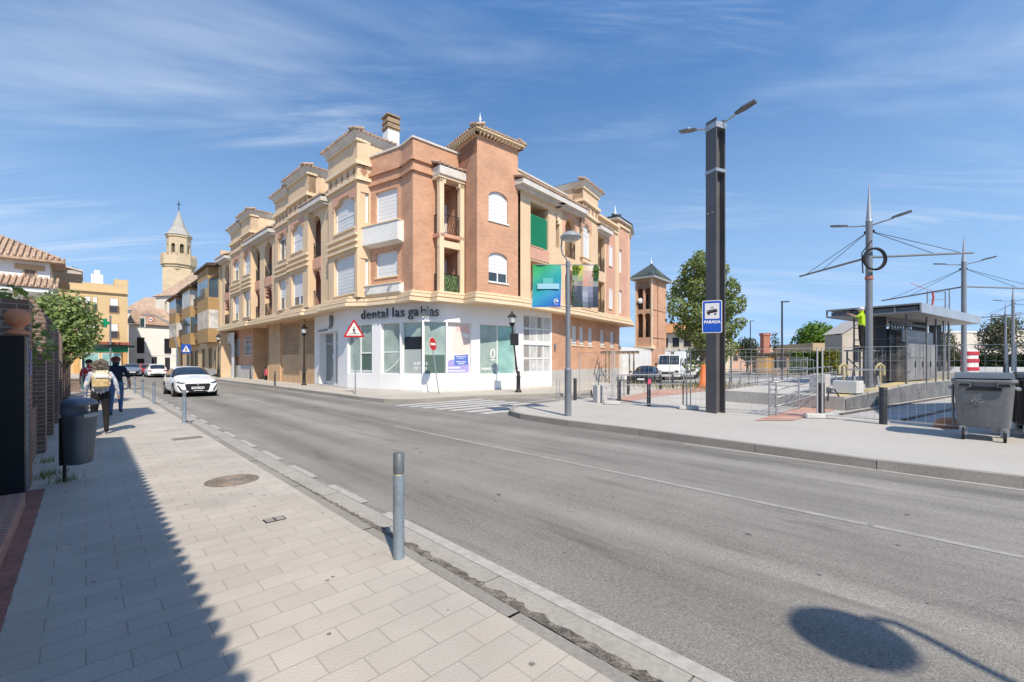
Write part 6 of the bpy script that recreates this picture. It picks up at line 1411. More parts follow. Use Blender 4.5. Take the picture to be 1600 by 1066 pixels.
# low brick block and dark awning down the pavement
q = gp(122, 613); mb = MB(); mb.box((0, 0, .32), (.5, .4, .64)); mb.box((0, 0, .68), (.56, .46, .08)); o = mb.build('brick_pier', BRICKDK); o.location = q + BX * -.15; o.rotation_euler = (0, 0, STREET_RZ); tag(o, 'low dark brick pier with a flat cap against the wall beyond the litter bin', 'pier')
aw = thing('awning', 'dark green awning on posts over the pavement beyond the walkers', 'awning', at(148, 600, 24)); aw.location.z = 0
c = at(150, 541, 24); mb = MB(); mb.box((0, 0, c.z), (3.0, 1.6, .12)); mb.box((0, -.8, c.z - .1), (3.0, .04, .16)); mb.build('canopy', mat('awning_green', (0.015, 0.035, 0.03), .8, 0, (3, .3)), aw)
mb = MB()
mb.bar((-1.3, -.7, 0), (-1.3, -.7, c.z), .2, .06); mb.build('post', mat('teal_post', (0.06, 0.17, 0.16), .6), aw)
mb = MB(); mb.bar((-1.3, .7, 0), (-1.3, .7, c.z), .08); mb.build('post', mat('teal_post'  , (0, 0, 0)), aw)
# traffic signs
def sign_board(mb, O, ex, ez, pts, th=.012):
    O = Vector(O); n = ex.cross(ez); f = [O + ex * x + ez * z + n * th for x, z in pts]; b = [O + ex * x + ez * z for x, z in pts]; k = len(pts)
    mb.add(f + b, [list(range(k)), list(range(2 * k - 1, k - 1, -1))] + [(i, i + k, (i + 1) % k + k, (i + 1) % k) for i in range(k)])
def rtri(s_, r, n=5):
    out = []
    for i in range(3):
        a = pi / 2 + i * 2 * pi / 3; cx, cz = (s_ - 2 * r) * cos(a) , (s_ - 2 * r) * sin(a)
        for j in range(n): b = a - pi / 3 + 2 * pi / 3 * j / (n - 1); out.append((cx + r * cos(b), cz + r * sin(b)))
    return out
UZ = Vector((0, 0, 1)); RED = mat('sign_red', (0.47, 0.022, 0.022), .45); SWHITE = mat('sign_white', (0.76, 0.72, 0.66), .5); SBLUE = mat('sign_blue', (0.012, 0.075, 0.40), .4); SBLACK = mat('sign_black', (0.012, 0.012, 0.013), .5)
q = gp(555, 616.5); Ysg = q.y; zc = at(553, 517.5, Ysg).z; t = thing('warning_sign', 'red bordered triangular sign warning of a pedestrian crossing', 'traffic sign', q); ex = Vector((1, .06, 0)).normalized(); n = ex.cross(UZ)
mb = MB(); mb.tube([(0, .03, -.02), (-.02, .03, zc + .3)], .03, 10); mb.build('pole', STEEL, t)
O = Vector((-.05, -.02, zc)); mb = MB(); sign_board(mb, O, ex, UZ, rtri(.60, .04)); bd = mb.build('board', RED, t)
mb = MB(); sign_board(mb, O + n * .013, ex, UZ, rtri(.43, .015), .003); mb.build('white_field', SWHITE, bd)
mb = MB(); O2 = O + n * .018; P2 = lambda x, z: O2 + ex * x + UZ * z
sign_board(mb, P2(0, .17), ex, UZ, [(.032 * cos(i * pi / 5), .032 * sin(i * pi / 5)) for i in range(10)], .003)
for a, b, w in (((0, .12), (.01, 0), .06), ((0, .11), (-.075, .03), .026), ((.0, .11), (.08, .02), .026), ((-.005, .01), (-.05, -.15), .034), ((.015, .01), (.07, -.15), .034)): mb.bar(P2(*a), P2(*b), w, .006, n)
for i in range(8): mb.bar(P2(-.25 + i * .07, -.155), P2(-.235 + i * .065, -.105), .025, .006, n)
mb.build('walker_symbol', SBLACK, bd)
q = gp(686, 615.5); t = thing('no_entry_sign', 'round red no entry sign on a leaning pole by the shop', 'traffic sign', q); tp = at(675, 538, q.y - .1) - q
mb = MB(); mb.tube([(0, 0, -.02), tp + (tp - Vector()).normalized() * .3], .028, 10); mb.build('pole', STEEL, t)
ex = Vector((.36, .93, 0)).normalized(); ez = (tp.normalized() - ex * tp.normalized().dot(ex)).normalized(); n = ex.cross(ez); O = tp + n * .04
circ = lambda r: [(r * cos(i * pi / 14), r * sin(i * pi / 14)) for i in range(28)]
mb = MB(); sign_board(mb, O, ex, ez, circ(.345)); bd = mb.build('disc', SWHITE, t); mb = MB(); sign_board(mb, O + n * .012, ex, ez, circ(.325), .004); mb.build('red_field', RED, bd)
mb = MB(); sign_board(mb, O + n * .017, ex, ez, [(-.24, -.055), (.24, -.055), (.24, .055), (-.24, .055)], .004); mb.build('white_bar', SWHITE, bd)
c = at(291, 545, 47); t = thing('crossing_sign', 'square blue pedestrian crossing sign with a white triangle in front of the oriel house', 'traffic sign', (c.x, c.y, 0)); ex = Vector((1, .1, 0)).normalized(); n = ex.cross(UZ); O = Vector((0, 0, c.z))
mb = MB(); mb.tube([(0, .04, -.1), (0, .04, c.z + .3)], .035, 8); mb.build('pole', STEEL, t)
mb = MB(); sign_board(mb, O, ex, UZ, [(-.47, -.47), (.47, -.47), (.47, .47), (-.47, .47)]); bd = mb.build('board', SBLUE, t); mb = MB(); sign_board(mb, O + n * .014, ex, UZ, [(-.38, -.33), (.38, -.33), (0, .36)], .004); mb.build('white_triangle', SWHITE, bd)
mb = MB(); P2 = lambda x, z: O + n * .02 + ex * x + UZ * z; sign_board(mb, P2(0, .1), ex, UZ, [(.05 * cos(i * pi / 4), .05 * sin(i * pi / 4)) for i in range(8)], .004)
for a, b in (((0, .06), (.02, -.08)), ((0, -.06), (-.1, -.28)), ((.02, -.06), (.1, -.28)), ((0, .03), (-.1, -.06))): mb.bar(P2(*a), P2(*b), .06, .006, n)
mb.build('walker_symbol', SBLACK, bd)
# overhead signal on a curved mast
c = at(276.5, 575, 52); c.z = 0; t = thing('traffic_light', 'traffic light with a white bordered backboard hanging from a curved mast', 'traffic light', c)
tip = at(221, 493, 52) - c; mid = at(262, 503, 52) - c; mb = MB(); mb.tube([(0, 0, 0), (0, 0, 3.6), Vector((-.3, 0, 4.6)), mid, mid.lerp(tip, .5) + Vector((0, 0, .35)), tip + Vector((0, 0, .1))], .08, 8); mb.build('mast', GREYPOLE, t)
c2 = at(223, 504, 51.8) - c; mb = MB(); mb.box(c2, (.62, .06, 1.15)); bb = mb.build('backboard', SWHITE, t); mb = MB(); mb.box(c2 + Vector((0, -.06, 0)), (.46, .08, 1.0)); mb.build('signal_box', mat('signal_dark_green', (0.02, 0.05, 0.04), .5), bb)
mb = MB()
for i in range(3): mb.sphere(c2 + Vector((0, -.11, .3 - i * .3)), .11, 10, 6, (1, .4, 1))
mb.build('lens', mat('signal_lens', (0.03, 0.06, 0.05), .2), bb)
c2 = at(235.5, 499, 51.8) - c; ex = Vector((1, 0, 0)); mb = MB(); sign_board(mb, c2, ex, UZ, circ(.34)); bd = mb.build('speed_disc', RED, t); mb = MB(); sign_board(mb, c2 + Vector((0, -.014, 0)), ex, UZ, circ(.25), .004); mb.build('white_disc', SWHITE, bd)
mb = MB(); add_text(mb, '40', .3, c2 + Vector((0, -.02, -.1)), ex, UZ, .004, .01); mb.build('speed_number', SBLACK, bd)
# old style lanterns
def lantern_post(label, q, lean, h=4.2, board=False, small=False):
    t = thing('street_lantern', label, 'street lamp', q, 0, 'old style iron lanterns beside the corner building'); tp = Vector((lean, 0, h))
    mb = MB(); mb.lathe([(.17, 0), (.17, .06), (.11, .12), (.10, .75), (.13, .80), (.09, .86), (.075, 1.1)], (0, 0, 0), 14); mb.build('base', IRON, t)
    mb = MB(); mb.tube([(lean * .2, 0, 1.0), Vector((lean, 0, h - .75))], [.055, .035], 10); mb.sphere((lean * .28, 0, 1.25), .085, 10, 6, (1, 1, .6)); mb.build('shaft', IRON, t)
    z = h - .75; mb = MB(); mb.lathe([(.05, z), (.10, z + .05), (.08, z + .08), (.13, z + .10), (.21, z + .5), (.23, z + .52)], (lean, 0, 0), 4); mb.build('lantern_frame', IRON, t)
    mb = MB(); mb.lathe([(.125, z + .12), (.20, z + .49)], (lean + .0, 0, 0), 4)
    o = mb.build('lantern_glass', mat('lantern_milk_glass', (0.62, 0.62, 0.60), .25), t); o.scale = (1.06, 1.06, 1); o.location = (-lean * .06, 0, 0)
    mb = MB(); mb.lathe([(.25, z + .52), (.14, z + .66), (.05, z + .70), (.06, z + .76), (.02, z + .84), (.001, z + .86)], (lean, 0, 0), 8); mb.build('lantern_cap', IRON, t)
    if board: mb = MB(); mb.box((lean * .62, -.02, 2.75), (.46, .08, .62), .5); mb.build('side_board', IRON, t)
    return t
lantern_post('slightly leaning black iron lantern post with a dark side board on the corner pavement', gp(810, 613), -.33, 4.15, True)
lantern_post('black iron lantern post on the left street pavement in front of the brick lattice', gp(475, 602), 0, 4.05)
lantern_post('black iron lantern post beside the white arched wall, farthest up the left street', gp(341, 590), 0, 4.3)
for px, py, lb in ((391, 592.5, 'thin dark bollard outside the dark entry of the corner building'), (429.5, 603, 'thin dark bollard before the brick pier, nearer than its twin')):
    t = thing('bollard', lb, 'bollard', gp(px, py), 0, 'thin dark bollards on the left street pavement'); mb = MB(); mb.tube([(0, 0, 0), (0, 0, .95)], .05, 10); mb.build('post', GREYDK, t); mb = MB(); mb.tube([(0, 0, .8), (0, 0, .86)], .056, 10); mb.build('band', STEEL, t)
# red motor scooter tucked in the recess
q = GLP.p(GLP.s_at(413), 0, -.3); t = thing('motor_scooter', 'red motor scooter parked in the dark entry of the corner building', 'scooter', q, STREET_RZ + 2.6); SR = paint('scooter_red', (0.45, 0.03, 0.05))
mb = MB(); stack(mb, [(.35, .12, .30, 0, -.35), (.55, .17, .36, 0, -.35), (.72, .14, .33, 0, -.33)]); mb.build('rear_cowl', SR, t); mb = MB(); stack(mb, [(.74, .13, .33, 0, -.30), (.82, .11, .28, 0, -.30)]); mb.build('seat', TRIM, t)
mb = MB(); mb.tube([(0, .5, .35), (0, .42, .7), (0, .34, 1.0)], [.15, .17, .11], 10); mb.box((0, .05, .3), (.3, .6, .08)); mb.build('leg_shield', SR, t); mb = MB(); mb.bar((-.32, .3, 1.05), (.32, .3, 1.05), .035); mb.build('handlebar', TRIM, t)
for y in (-.55, .62): mb = MB(); mb.tube([(-.05, y, .22), (.05, y, .22)], .22, 16); mb.build('wheel', TYRE, t)
# lantern bracket under the first floor ledge and air vent box on the shop: wall details of the left wing
# ------------------------------------------------------------------ right: lamp with banners, tram works, shelter
def street_lamp(label, q, rz, h=5.3, banners=True):
    """grey post with a swan neck carrying a flat round lantern; the neck bows along local -X"""
    t = thing('street_lamp', label, 'street lamp', q, rz, 'grey street lamps with round lanterns')
    mb = MB(); mb.lathe([(.10, 0), (.10, 1.32), (.105, 1.33), (.105, 1.38), (.075, 1.42)], (0, 0, 0), 18); mb.build('base', GREYPOLE, t)
    mb = MB(); mb.tube([(0, 0, 1.38), (0, 0, 4.55)], [.075, .062], 14); mb.build('pole', GREYPOLE, t)
    mb = MB(); mb.tube([(0, 0, 4.5), (-.05, 0, 4.62), (-.16, 0, 4.76), (-.20, 0, 4.95), (-.17, 0, h + .02), (-.05, 0, h + .10), (.08, 0, h + .10)], .022, 8); mb.build('neck', GREYPOLE, t)
    mb = MB(); mb.lathe([(.001, h + .13), (.10, h + .12), (.24, h + .05), (.31, h - .03), (.315, h - .06), (.30, h - .07)], (.08, 0, 0), 28); mb.build('lantern_shade', mat('lamp_shade_grey', (0.30, 0.31, 0.32), .4, .1, (4, .08)), t)
    mb = MB(); mb.lathe([(.30, h - .068), (.27, h - .10), (.18, h - .15), (.001, h - .16)], (.08, 0, 0), 24); mb.build('lantern_bowl', mat('lamp_bowl', (0.42, 0.42, 0.41), .15, 0, spec=.6), t)
    return t
lq = gp(887.5, 650); lamp = street_lamp('grey street lamp with a round lantern and two banners on the plaza corner', lq, 0)
# its twin stands behind the camera and throws the shadow on the road
hp = gp(1332, 1004, -.1); lh = hp + Vector((sd.x, sd.y, 0)).normalized() * ((5.25 + .1) / math.tan(R(SUN_EL)))
t = thing('street_lamp', 'street lamp with a bowed neck and round lantern on the near pavement behind the camera', 'street lamp', (4.25, -1.6, 0), 0, 'grey street lamps with round lanterns')
mb = MB(); mb.lathe([(.10, 0), (.10, 1.32), (.105, 1.38), (.075, 1.42)], (0, 0, 0), 18); mb.build('base', GREYPOLE, t)
mb = MB(); mb.tube([(0, 0, 1.38), (0, 0, 3.9)], [.075, .055], 14); mb.build('pole', GREYPOLE, t)
mb = MB(); mb.tube([(0, 0, 3.85), (.01, -.0, 4.3), (.06, -.04, 4.75), (.14, -.10, 5.1), (.17, -.13, 5.33), (.12, -.14, 5.40), (-.04, -.16, 5.36), (-.2, -.18, 5.36)], .036, 8); mb.build('neck', GREYPOLE, t)
h = 5.3; mb = MB(); mb.lathe([(.001, h + .13), (.10, h + .12), (.24, h + .05), (.31, h - .03), (.315, h - .06), (.30, h - .07)], (-.27, -.19, 0), 28); mb.build('lantern_shade', mat('lamp_shade_grey'  , (0, 0, 0)), t)
mb = MB(); mb.lathe([(.30, h - .068), (.27, h - .10), (.18, h - .15), (.001, h - .16)], (-.27, -.19, 0), 24); mb.build('lantern_bowl', mat('lamp_bowl'  , (0, 0, 0)), t)
# banner brackets and banners
z0, z1 = at(0, 479.5, lq.y).z, at(0, 414, lq.y).z
for z in (z0, z1):
    mb = MB(); mb.bar((-.92, -.02, z), (.88, .02, z), .022); mb.tube([(0, 0, z - .04), (0, 0, z + .04)], .075, 12); mb.build('banner_bracket', GREYPOLE, lamp)
def grad(name, a, b, c, n, bo):
    m = bpy.data.materials.new(name); m.use_nodes = True; nt = m.node_tree; N = nt.nodes.new; L = nt.links.new; bb = nt.nodes['Principled BSDF']; bb.inputs['Roughness'].default_value = .55
    tc = N('ShaderNodeTexCoord'); sp = N('ShaderNodeSeparateXYZ'); L(tc.outputs['Object'], sp.inputs[0])
    mx = N('ShaderNodeMath'); mx.operation = 'MULTIPLY_ADD'; L(sp.outputs[0], mx.inputs[0]); mx.inputs[1].default_value = n[0]; mx.inputs[2].default_value = bo
    mz = N('ShaderNodeMath'); mz.operation = 'MULTIPLY_ADD'; L(sp.outputs[2], mz.inputs[0]); mz.inputs[1].default_value = n[1]; L(mx.outputs[0], mz.inputs[2])
    cr = N('ShaderNodeValToRGB'); L(mz.outputs[0], cr.inputs[0]); e = cr.color_ramp.elements; e[0].color = (*a, 1); e[1].color = (*c, 1); x = e.new(.5); x.color = (*b, 1); L(cr.outputs[0], bb.inputs['Base Color']); return m
h = z1 - z0
BG_ = grad('banner_green_to_blue', (0.015, 0.33, 0.10), (0.01, 0.30, 0.36), (0.012, 0.10, 0.50), (.5, -.7), 1.2)
def cloth(x0, x1, zt, zb, n=14, m_=18, amp=.02, ph=0, edge=.03):
    P_ = []
    for j in range(m_ + 1):
        for i in range(n + 1):
            u, v = i / n, j / m_; sag = edge * sin(pi * u) * v
            P_.append((x0 + (x1 - x0) * u + .012 * sin(5 * v + ph), amp * sin(7 * u + ph + 2 * v) * (1 - .5 * v) + .6 * amp * sin(11 * v + 3 * u), zt + (zb - zt) * v + .02 * sin(3.3 * u + ph) * v - sag * .2))
    return P_, [(j * (n + 1) + i, (j + 1) * (n + 1) + i, (j + 1) * (n + 1) + i + 1, j * (n + 1) + i + 1) for j in range(m_) for i in range(n)]
bx0, bx1 = at(832, 0, lq.y).x - lq.x, at(876.5, 0, lq.y).x - lq.x
bn = thing('banner', 'green to blue cloth banner with a pale band hanging left of the lamp post', 'banner', lq + Vector((0, -.02, z0)), 0, 'cloth banners on the lamp post')
mb = MB(); mb.smooth = True; P_, F_ = cloth(bx0, bx1, h, -.02); mb.add(P_, F_); mb.add([(p[0], p[1] + .006, p[2]) for p in P_], [tuple(reversed(f)) for f in F_]); mb.build('cloth', BG_, bn)
mb = MB(); w = bx1 - bx0
def patch(mb, fx0, fx1, fz0, fz1, d=.030): mb.poly([(bx0 + w * fx0, -d, h * fz0), (bx0 + w * fx1, -d, h * fz0), (bx0 + w * fx1, -d, h * fz1), (bx0 + w * fx0, -d, h * fz1)])
patch(mb, .17, .93, .42, .545); mb.build('pale_band', mat('banner_pale_teal', (0.30, 0.52, 0.60), .6), bn)
mb = MB(); patch(mb, .36, .72, .545, .68, .028); mb.build('upper_patch', mat('banner_mid_teal', (0.10, 0.42, 0.38), .6), bn)
mb = MB(); cx_, cz_ = bx0 + w * .82, h * .13
for k in range(11): a0, a1 = R(-30 + k * 24), R(-30 + (k + 1) * 24); mb.bar((cx_ + .06 * cos(a0), -.034, cz_ + .06 * sin(a0)), (cx_ + .06 * cos(a1), -.034, cz_ + .06 * sin(a1)), .018, .004, (0, 1, 0))
for a, b in (((-.03, -.01), (.0, .025)), ((.0, .025), (.05, .005)), ((-.02, -.03), (.05, -.01))): mb.bar((cx_ + a[0], -.034, cz_ + a[1]), (cx_ + b[0], -.034, cz_ + b[1]), .014, .004, (0, 1, 0))
for k in range(6): mb.bar((cx_ - .06 + k * .022, -.034, cz_ - .085), (cx_ - .045 + k * .022, -.034, cz_ - .085), .016, .004, (0, 1, 0))
mb.build('ring_emblem', WHITE, bn)
rx0, rx1 = at(894, 0, lq.y).x - lq.x, at(935, 0, lq.y).x - lq.x
bn2 = thing('banner', 'photo banner of dark blocks with green foliage hanging right of the lamp post', 'banner', lq + Vector((0, -.02, z0)), 0, 'cloth banners on the lamp post')
rowsC = [[(.30, .33, .03), (.45, .45, .05), (.62, .46, .32), (.60, .56, .44), (.04, .14, .04)], [(.10, .22, .05), (.45, .40, .12), (.50, .34, .26), (.55, .36, .30), (.03, .12, .05)], [(.22, .27, .20), (.30, .35, .16), (.55, .32, .25), (.50, .33, .28), (.03, .10, .05)],
         [(.30, .29, .25), (.24, .22, .22), (.55, .30, .22), (.44, .30, .27), (.24, .26, .24)], [(.11, .12, .15), (.06, .075, .11), (.26, .27, .33), (.20, .21, .29), (.045, .06, .09)], [(.05, .07, .09), (.04, .055, .085), (.30, .33, .40), (.16, .18, .26), (.035, .05, .075)], [(.03, .05, .055), (.035, .05, .07), (.22, .25, .32), (.10, .12, .18), (.03, .045, .065)], [(.03, .05, .05), (.03, .06, .06), (.14, .16, .2), (.06, .08, .12), (.03, .04, .06)]]
P_, F_ = cloth(rx0, rx1, h - .02, -.01, 10, 16, .015, 1.2); MTS = []; mb = MB(); mb.smooth = True
for r_ in rowsC:
    for c_ in r_: MTS.append(mat('photo_tone_%03d' % len(MTS), c_, .6))
mb.add(P_, F_)
for k, f in enumerate(F_): i, j = k % 10, k // 10; mb.m[k] = (j // 2) * 5 + i // 2
b_ = len(mb.f); mb.add([(p[0], p[1] + .006, p[2]) for p in P_], [tuple(reversed(f)) for f in F_])
mb.build('cloth', MTS, bn2)
lv = leaves([((rx0 + .12, -.03, h - .12), (.14, .012, .13)), ((rx1 - .08, -.03, h - .2), (.10, .012, .22)), ((rx0 + .03, -.03, h * .4), (.03, .01, .3))], 160, .06, 6); lv.build('printed_foliage', LEAF2, bn2)
# tram stop mast with sign
mq = gp(1118, 645); t = thing('tram_mast', 'tall dark steel H section mast with two lamp arms and a blue stop sign', 'mast', mq, 0)
ax = Vector((.88, .47, 0)).normalized(); ay = Vector((-ax.y, ax.x, 0))
HM = at(0, 190, mq.y).z
def hbeam(mb, c, z0, z1, wf=.40, dp=.36, tf=.035, tw=.03):
    for o in (-dp / 2, dp / 2): mb.add([c + ay * (sx_ * wf / 2) * 0 + ax * (o + a) + ay * b + Vector((0, 0, z)) for z in (z0, z1) for a, b in ((-tf / 2, -wf / 2), (tf / 2, -wf / 2), (tf / 2, wf / 2), (-tf / 2, wf / 2))], [(3, 2, 1, 0), (4, 5, 6, 7), (0, 1, 5, 4), (1, 2, 6, 5), (2, 3, 7, 6), (3, 0, 4, 7)])
    mb.add([c + ax * a + ay * b + Vector((0, 0, z)) for z in (z0, z1) for a, b in ((-dp / 2 + tf / 2, -tw / 2), (dp / 2 - tf / 2, -tw / 2), (dp / 2 - tf / 2, tw / 2), (-dp / 2 + tf / 2, tw / 2))], [(0, 1, 5, 4), (2, 3, 7, 6)])
sx_ = 1
ax = Vector((-.62, .78, 0)).normalized(); ay = Vector((-ax.y, ax.x, 0))
ax, ay = Vector((.91, .415, 0)), Vector((-.415, .91, 0))
mb = MB(); hbeam(mb, Vector((0, 0, 0)), -.02, HM); mb.build('column', mat('mast_brown_grey', (0.125, 0.118, 0.118), .45, .2, (1.2, .15), (20, .06)), t)
mb = MB(); mb.add([ax * a + ay * b + Vector((0, 0, z)) for z in (HM - .30, HM - .12) for a, b in ((-.22, -.22), (.22, -.22), (.22, .22), (-.22, .22))], [(0, 1, 5, 4), (1, 2, 6, 5), (2, 3, 7, 6), (3, 0, 4, 7), (4, 5, 6, 7), (3, 2, 1, 0)]); mb.build('top_clamp', STEEL, t)
mb = MB(); mb.add([ax * a + ay * b + Vector((0, 0, z)) for z in (HM - 1.65, HM - 1.55) for a, b in ((-.215, -.215), (.215, -.215), (.215, .215), (-.215, .215))], [(0, 1, 5, 4), (1, 2, 6, 5), (2, 3, 7, 6), (3, 0, 4, 7), (4, 5, 6, 7), (3, 2, 1, 0)]); mb.build('collar', STEEL, t)
LAMPH = mat('lamp_head_grey', (0.14, 0.14, 0.145), .4, .3, (5, .15))
def led_head(mb, tip, d, L=.55, w=.2, rise=.16):
    s_ = Vector((-d.y, d.x, 0)); a = tip - d * L; b = tip + Vector((0, 0, rise)); zt = Vector((0, 0, .05))
    mb.add([a - s_ * w * .25, a + s_ * w * .25, a.lerp(b, .45) + s_ * w * .55, b + s_ * w * .42, b - s_ * w * .42, a.lerp(b, .45) - s_ * w * .55] + [q + zt for q in (a - s_ * w * .25, a + s_ * w * .25, a.lerp(b, .45) + s_ * w * .55, b + s_ * w * .42, b - s_ * w * .42, a.lerp(b, .45) - s_ * w * .55)], [(5, 4, 3, 2, 1, 0), (6, 7, 8, 9, 10, 11)] + [(i, (i + 1) % 6, (i + 1) % 6 + 6, i + 6) for i in range(6)])
dA = Vector((.66, -.75, 0)).normalized()
for sg in (1, -1):
    d = dA * sg; st_ = Vector((0, 0, HM - .2)); e = st_ + d * .62 + Vector((0, 0, .17)); mb = MB(); mb.tube([st_, e], .03, 8); am = mb.build('lamp_arm', STEEL, t)
    mb = MB(); led_head(mb, e + d * .55, d, .58, .24, .13); mb.build('lamp_head', LAMPH, am)
    mb = MB(); mb.box(e + d * .25 + Vector((0, 0, .13)), (.1, .1, .05)); mb.build('lamp_sensor', STEEL, am)
mb = MB(); rn = random.Random(9)                              # loose rigging chain and cable down the mast's right side
p = ay * .24 + ax * .14
for k in range(26):
    z = HM - 1.7 - k * .085; mb.tube([p + Vector((rn.uniform(-.03, .03) * (2.2 if k < 12 else 1), 0, z)), p + Vector((rn.uniform(-.04, .06) * (2 if k < 12 else 1), 0, z - .1))], .016 if k < 12 else .01, 5)
mb.tube([p + Vector((0, 0, HM - 3.9)), p + Vector((.02, 0, HM - 6))], .006, 4); mb.build('rigging_chain', STEEL, t)
mb = MB()
for k in range(3): mb.tube([ay * .12 - ax * .0 + Vector((0, 0, HM - .5 - k * .3)), ay * .18 + Vector((.03, 0, HM - .7 - k * .3)), ay * .12 + Vector((0, 0, HM - .95 - k * .2))], .028, 6)
mb.build('cable_loop', RUBBER, t)
mb = MB(); mb.tube([ay * .17 - ax * .02 + Vector((0, 0, z)) for z in (.0, 1.0, 1.08)] , .02, 6); mb.build('conduit', mat('orange_conduit', (0.5, 0.15, 0.06), .6), t)
for s_ in (-1, 1):
    mb = MB(); mb.tube([-ay * .2 * 0 - ax * .2 + ay * .09 * s_ + Vector((0, 0, HM - 2.9)), -ax * .26 + ay * .09 * s_ + Vector((0, 0, HM - 2.9))], .02, 6); mb.build('bolt', STEEL, t)
so = at(1112.5, 495, mq.y - .42) - mq; ex = Vector((.80, -.60, 0)).normalized(); ex = Vector((.93, -.36, 0)).normalized(); n = ex.cross(UZ)
sw, sh_ = .275, .49
def rrect(w, h_, r, n_=5): return [(sx2 * (w - r) + r * cos(a), sz2 * (h_ - r) + r * sin(a)) for sx2, sz2, a0 in ((1, 1, 0), (-1, 1, 90), (-1, -1, 180), (1, -1, 270)) for a in [R(a0 + 90 * i / (n_ - 1)) for i in range(n_)]]
mb = MB(); sign_board(mb, so, ex, UZ, rrect(sw, sh_, .045), .03); bd = mb.build('stop_sign', SWHITE, t); bd['label'] = 'blue tram stop sign with white tram picture'
mb = MB(); sign_board(mb, so + n * .031, ex, UZ, rrect(sw - .02, sh_ - .02, .035), .004); mb.build('blue_field', SBLUE, bd)
mb = MB(); sign_board(mb, so + n * .036 + UZ * .17, ex, UZ, rrect(.20, .235, .01), .004); mb.build('picture_field', mat('sign_grey_white', (0.60, 0.58, 0.58), .5), bd)
mb = MB(); O2 = so + n * .042 + UZ * .15; P2 = lambda x, z: O2 + ex * x + UZ * z
mb.bar(P2(-.14, -.03), P2(.14, .02), .07, .005, n); mb.bar(P2(-.13, .03), P2(.13, .07), .022, .005, n); mb.bar(P2(-.05, .08), P2(.0, .15), .016, .005, n); mb.bar(P2(0, .15), P2(.05, .09), .016, .005, n)
for x in (-.09, .09): sign_board(mb, P2(x, -.075), ex, UZ, [(.03 * cos(i * pi / 5), .03 * sin(i * pi / 5)) for i in range(10)], .004)
mb.build('tram_symbol', SBLACK, bd)
mb = MB(); add_text(mb, 'PARADA', .118, so + n * .037 + UZ * -.20, ex, UZ, .003, .004); mb.build('stop_lettering', SWHITE, bd)
mb = MB(); mb.bar(so - n * .0, so - n * .2 + UZ * .0, .05); mb.build('sign_bracket', STEEL, t)
# black bollards of the plaza
bb0 = None
for px, py, h_, lb in ((1380, 663, .93, 'black plaza bollard nearest to the grey waste container'), (1283, 653, .98, 'black plaza bollard beside the tall fence post left of the ramp rails'), (1013.7, 634.5, .95, 'black plaza bollard with a pink tag, in front of the dark car'), (967.5, 631, .9, 'black plaza bollard just right of the concrete block'), (981.5, 616.5, .9, 'black plaza bollard second in the row behind the concrete block'), (1032, 608.5, .9, 'far black plaza bollard in front of the white van'), (1051, 606.5, .9, 'farthest black plaza bollard, right of the white van'), (898.6, 625.5, .9, 'black plaza bollard right behind the lamp post')):
    if bb0 is None:
        bb0 = thing('bollard', lb, 'bollard', gp(px, py), 0, 'black plaza bollards'); mb = MB(); mb.tube([(0, 0, 0), (0, 0, .93), (0, 0, .94)], [.085, .085, .078], 18); mb.build('post', GREYDK, bb0); mb = MB()
        for z in (.72, .78, .84): mb.tube([(0, 0, z), (0, 0, z + .018)], .0865, 18)
        mb.build('grooves', IRON, bb0)
    else: o = dup(bb0, gp(px, py), 0, lb); o.scale = (.8 if py < 640 else 1,) * 2 + (h_ / .93,)
q = gp(1013.7, 634.5); mb = MB(); mb.poly([(-.07, -.07, .78), (.05, -.075, .80), (.06, -.07, .98), (-.02, -.07, 1.0)]); mb.sphere((0, -.06, .86), .05, 8, 5, (1, .4, 1.8)); o = mb.build('pink_tag', mat('pink_ribbon', (0.65, 0.06, 0.14), .7)); o.location = q; tag(o, 'crumpled pink tag tied to a black bollard', 'tag')
# concrete block of two stones
q = gp(937, 629); t = thing('concrete_block', 'upright grey concrete block with a dark groove at the plaza corner', 'block', q, R(25)); mb = MB(); mb.box((-.12, 0, .34), (.19, .3, .68)); mb.box((.12, .0, .34), (.24, .32, .68)); mb.build('stone', CONC, t, bevel=.012); mb = MB(); mb.box((-.015, 0, .33), (.05, .24, .64)); mb.build('groove', GREYDK, t)
# mesh fence panels of the works
FOOT = mat('fence_foot_concrete', (0.56, 0.55, 0.52), .9, 0, (3, .1), (20, .1))
def fence_panel(label, A, B, h_=2.0, dx=.16, dz=.25):
    A, B = Vector((A[0], A[1], 0)), Vector((B[0], B[1], 0)); FST = mat('fence_zinc', (0.50, 0.50, 0.49), .5, .25, (4, .1)); t = thing('mesh_fence', label, 'fence', (A + B) / 2, 0, 'wire mesh fence panels of the tram works'); L = (B - A).length; d = (B - A) / L
    mb = MB(); a, b = A + d * .06, B - d * .06
    for p_, q_ in ((a + UZ * .08, a + UZ * h_), (b + UZ * .08, b + UZ * h_)): mb.tube([p_, q_], .021, 8)
    mb.bar(a + UZ * .1, b + UZ * .1, .018); mb.bar(a + UZ * (h_ - .02), b + UZ * (h_ - .02), .012); mb.build('frame', FST, t, True); mb = MB(); k = a.copy(); n_ = int((L - .12) / dx)
    for i in range(1, n_): p_ = a.lerp(b, i / n_); mb.bar(p_ + UZ * .12, p_ + UZ * (h_ - .03), .0034)
    z = .12
    while z < h_: mb.bar(a + UZ * z, b + UZ * z, .004); z += dz
    mb.build('wire_mesh', FST, t, True); return t
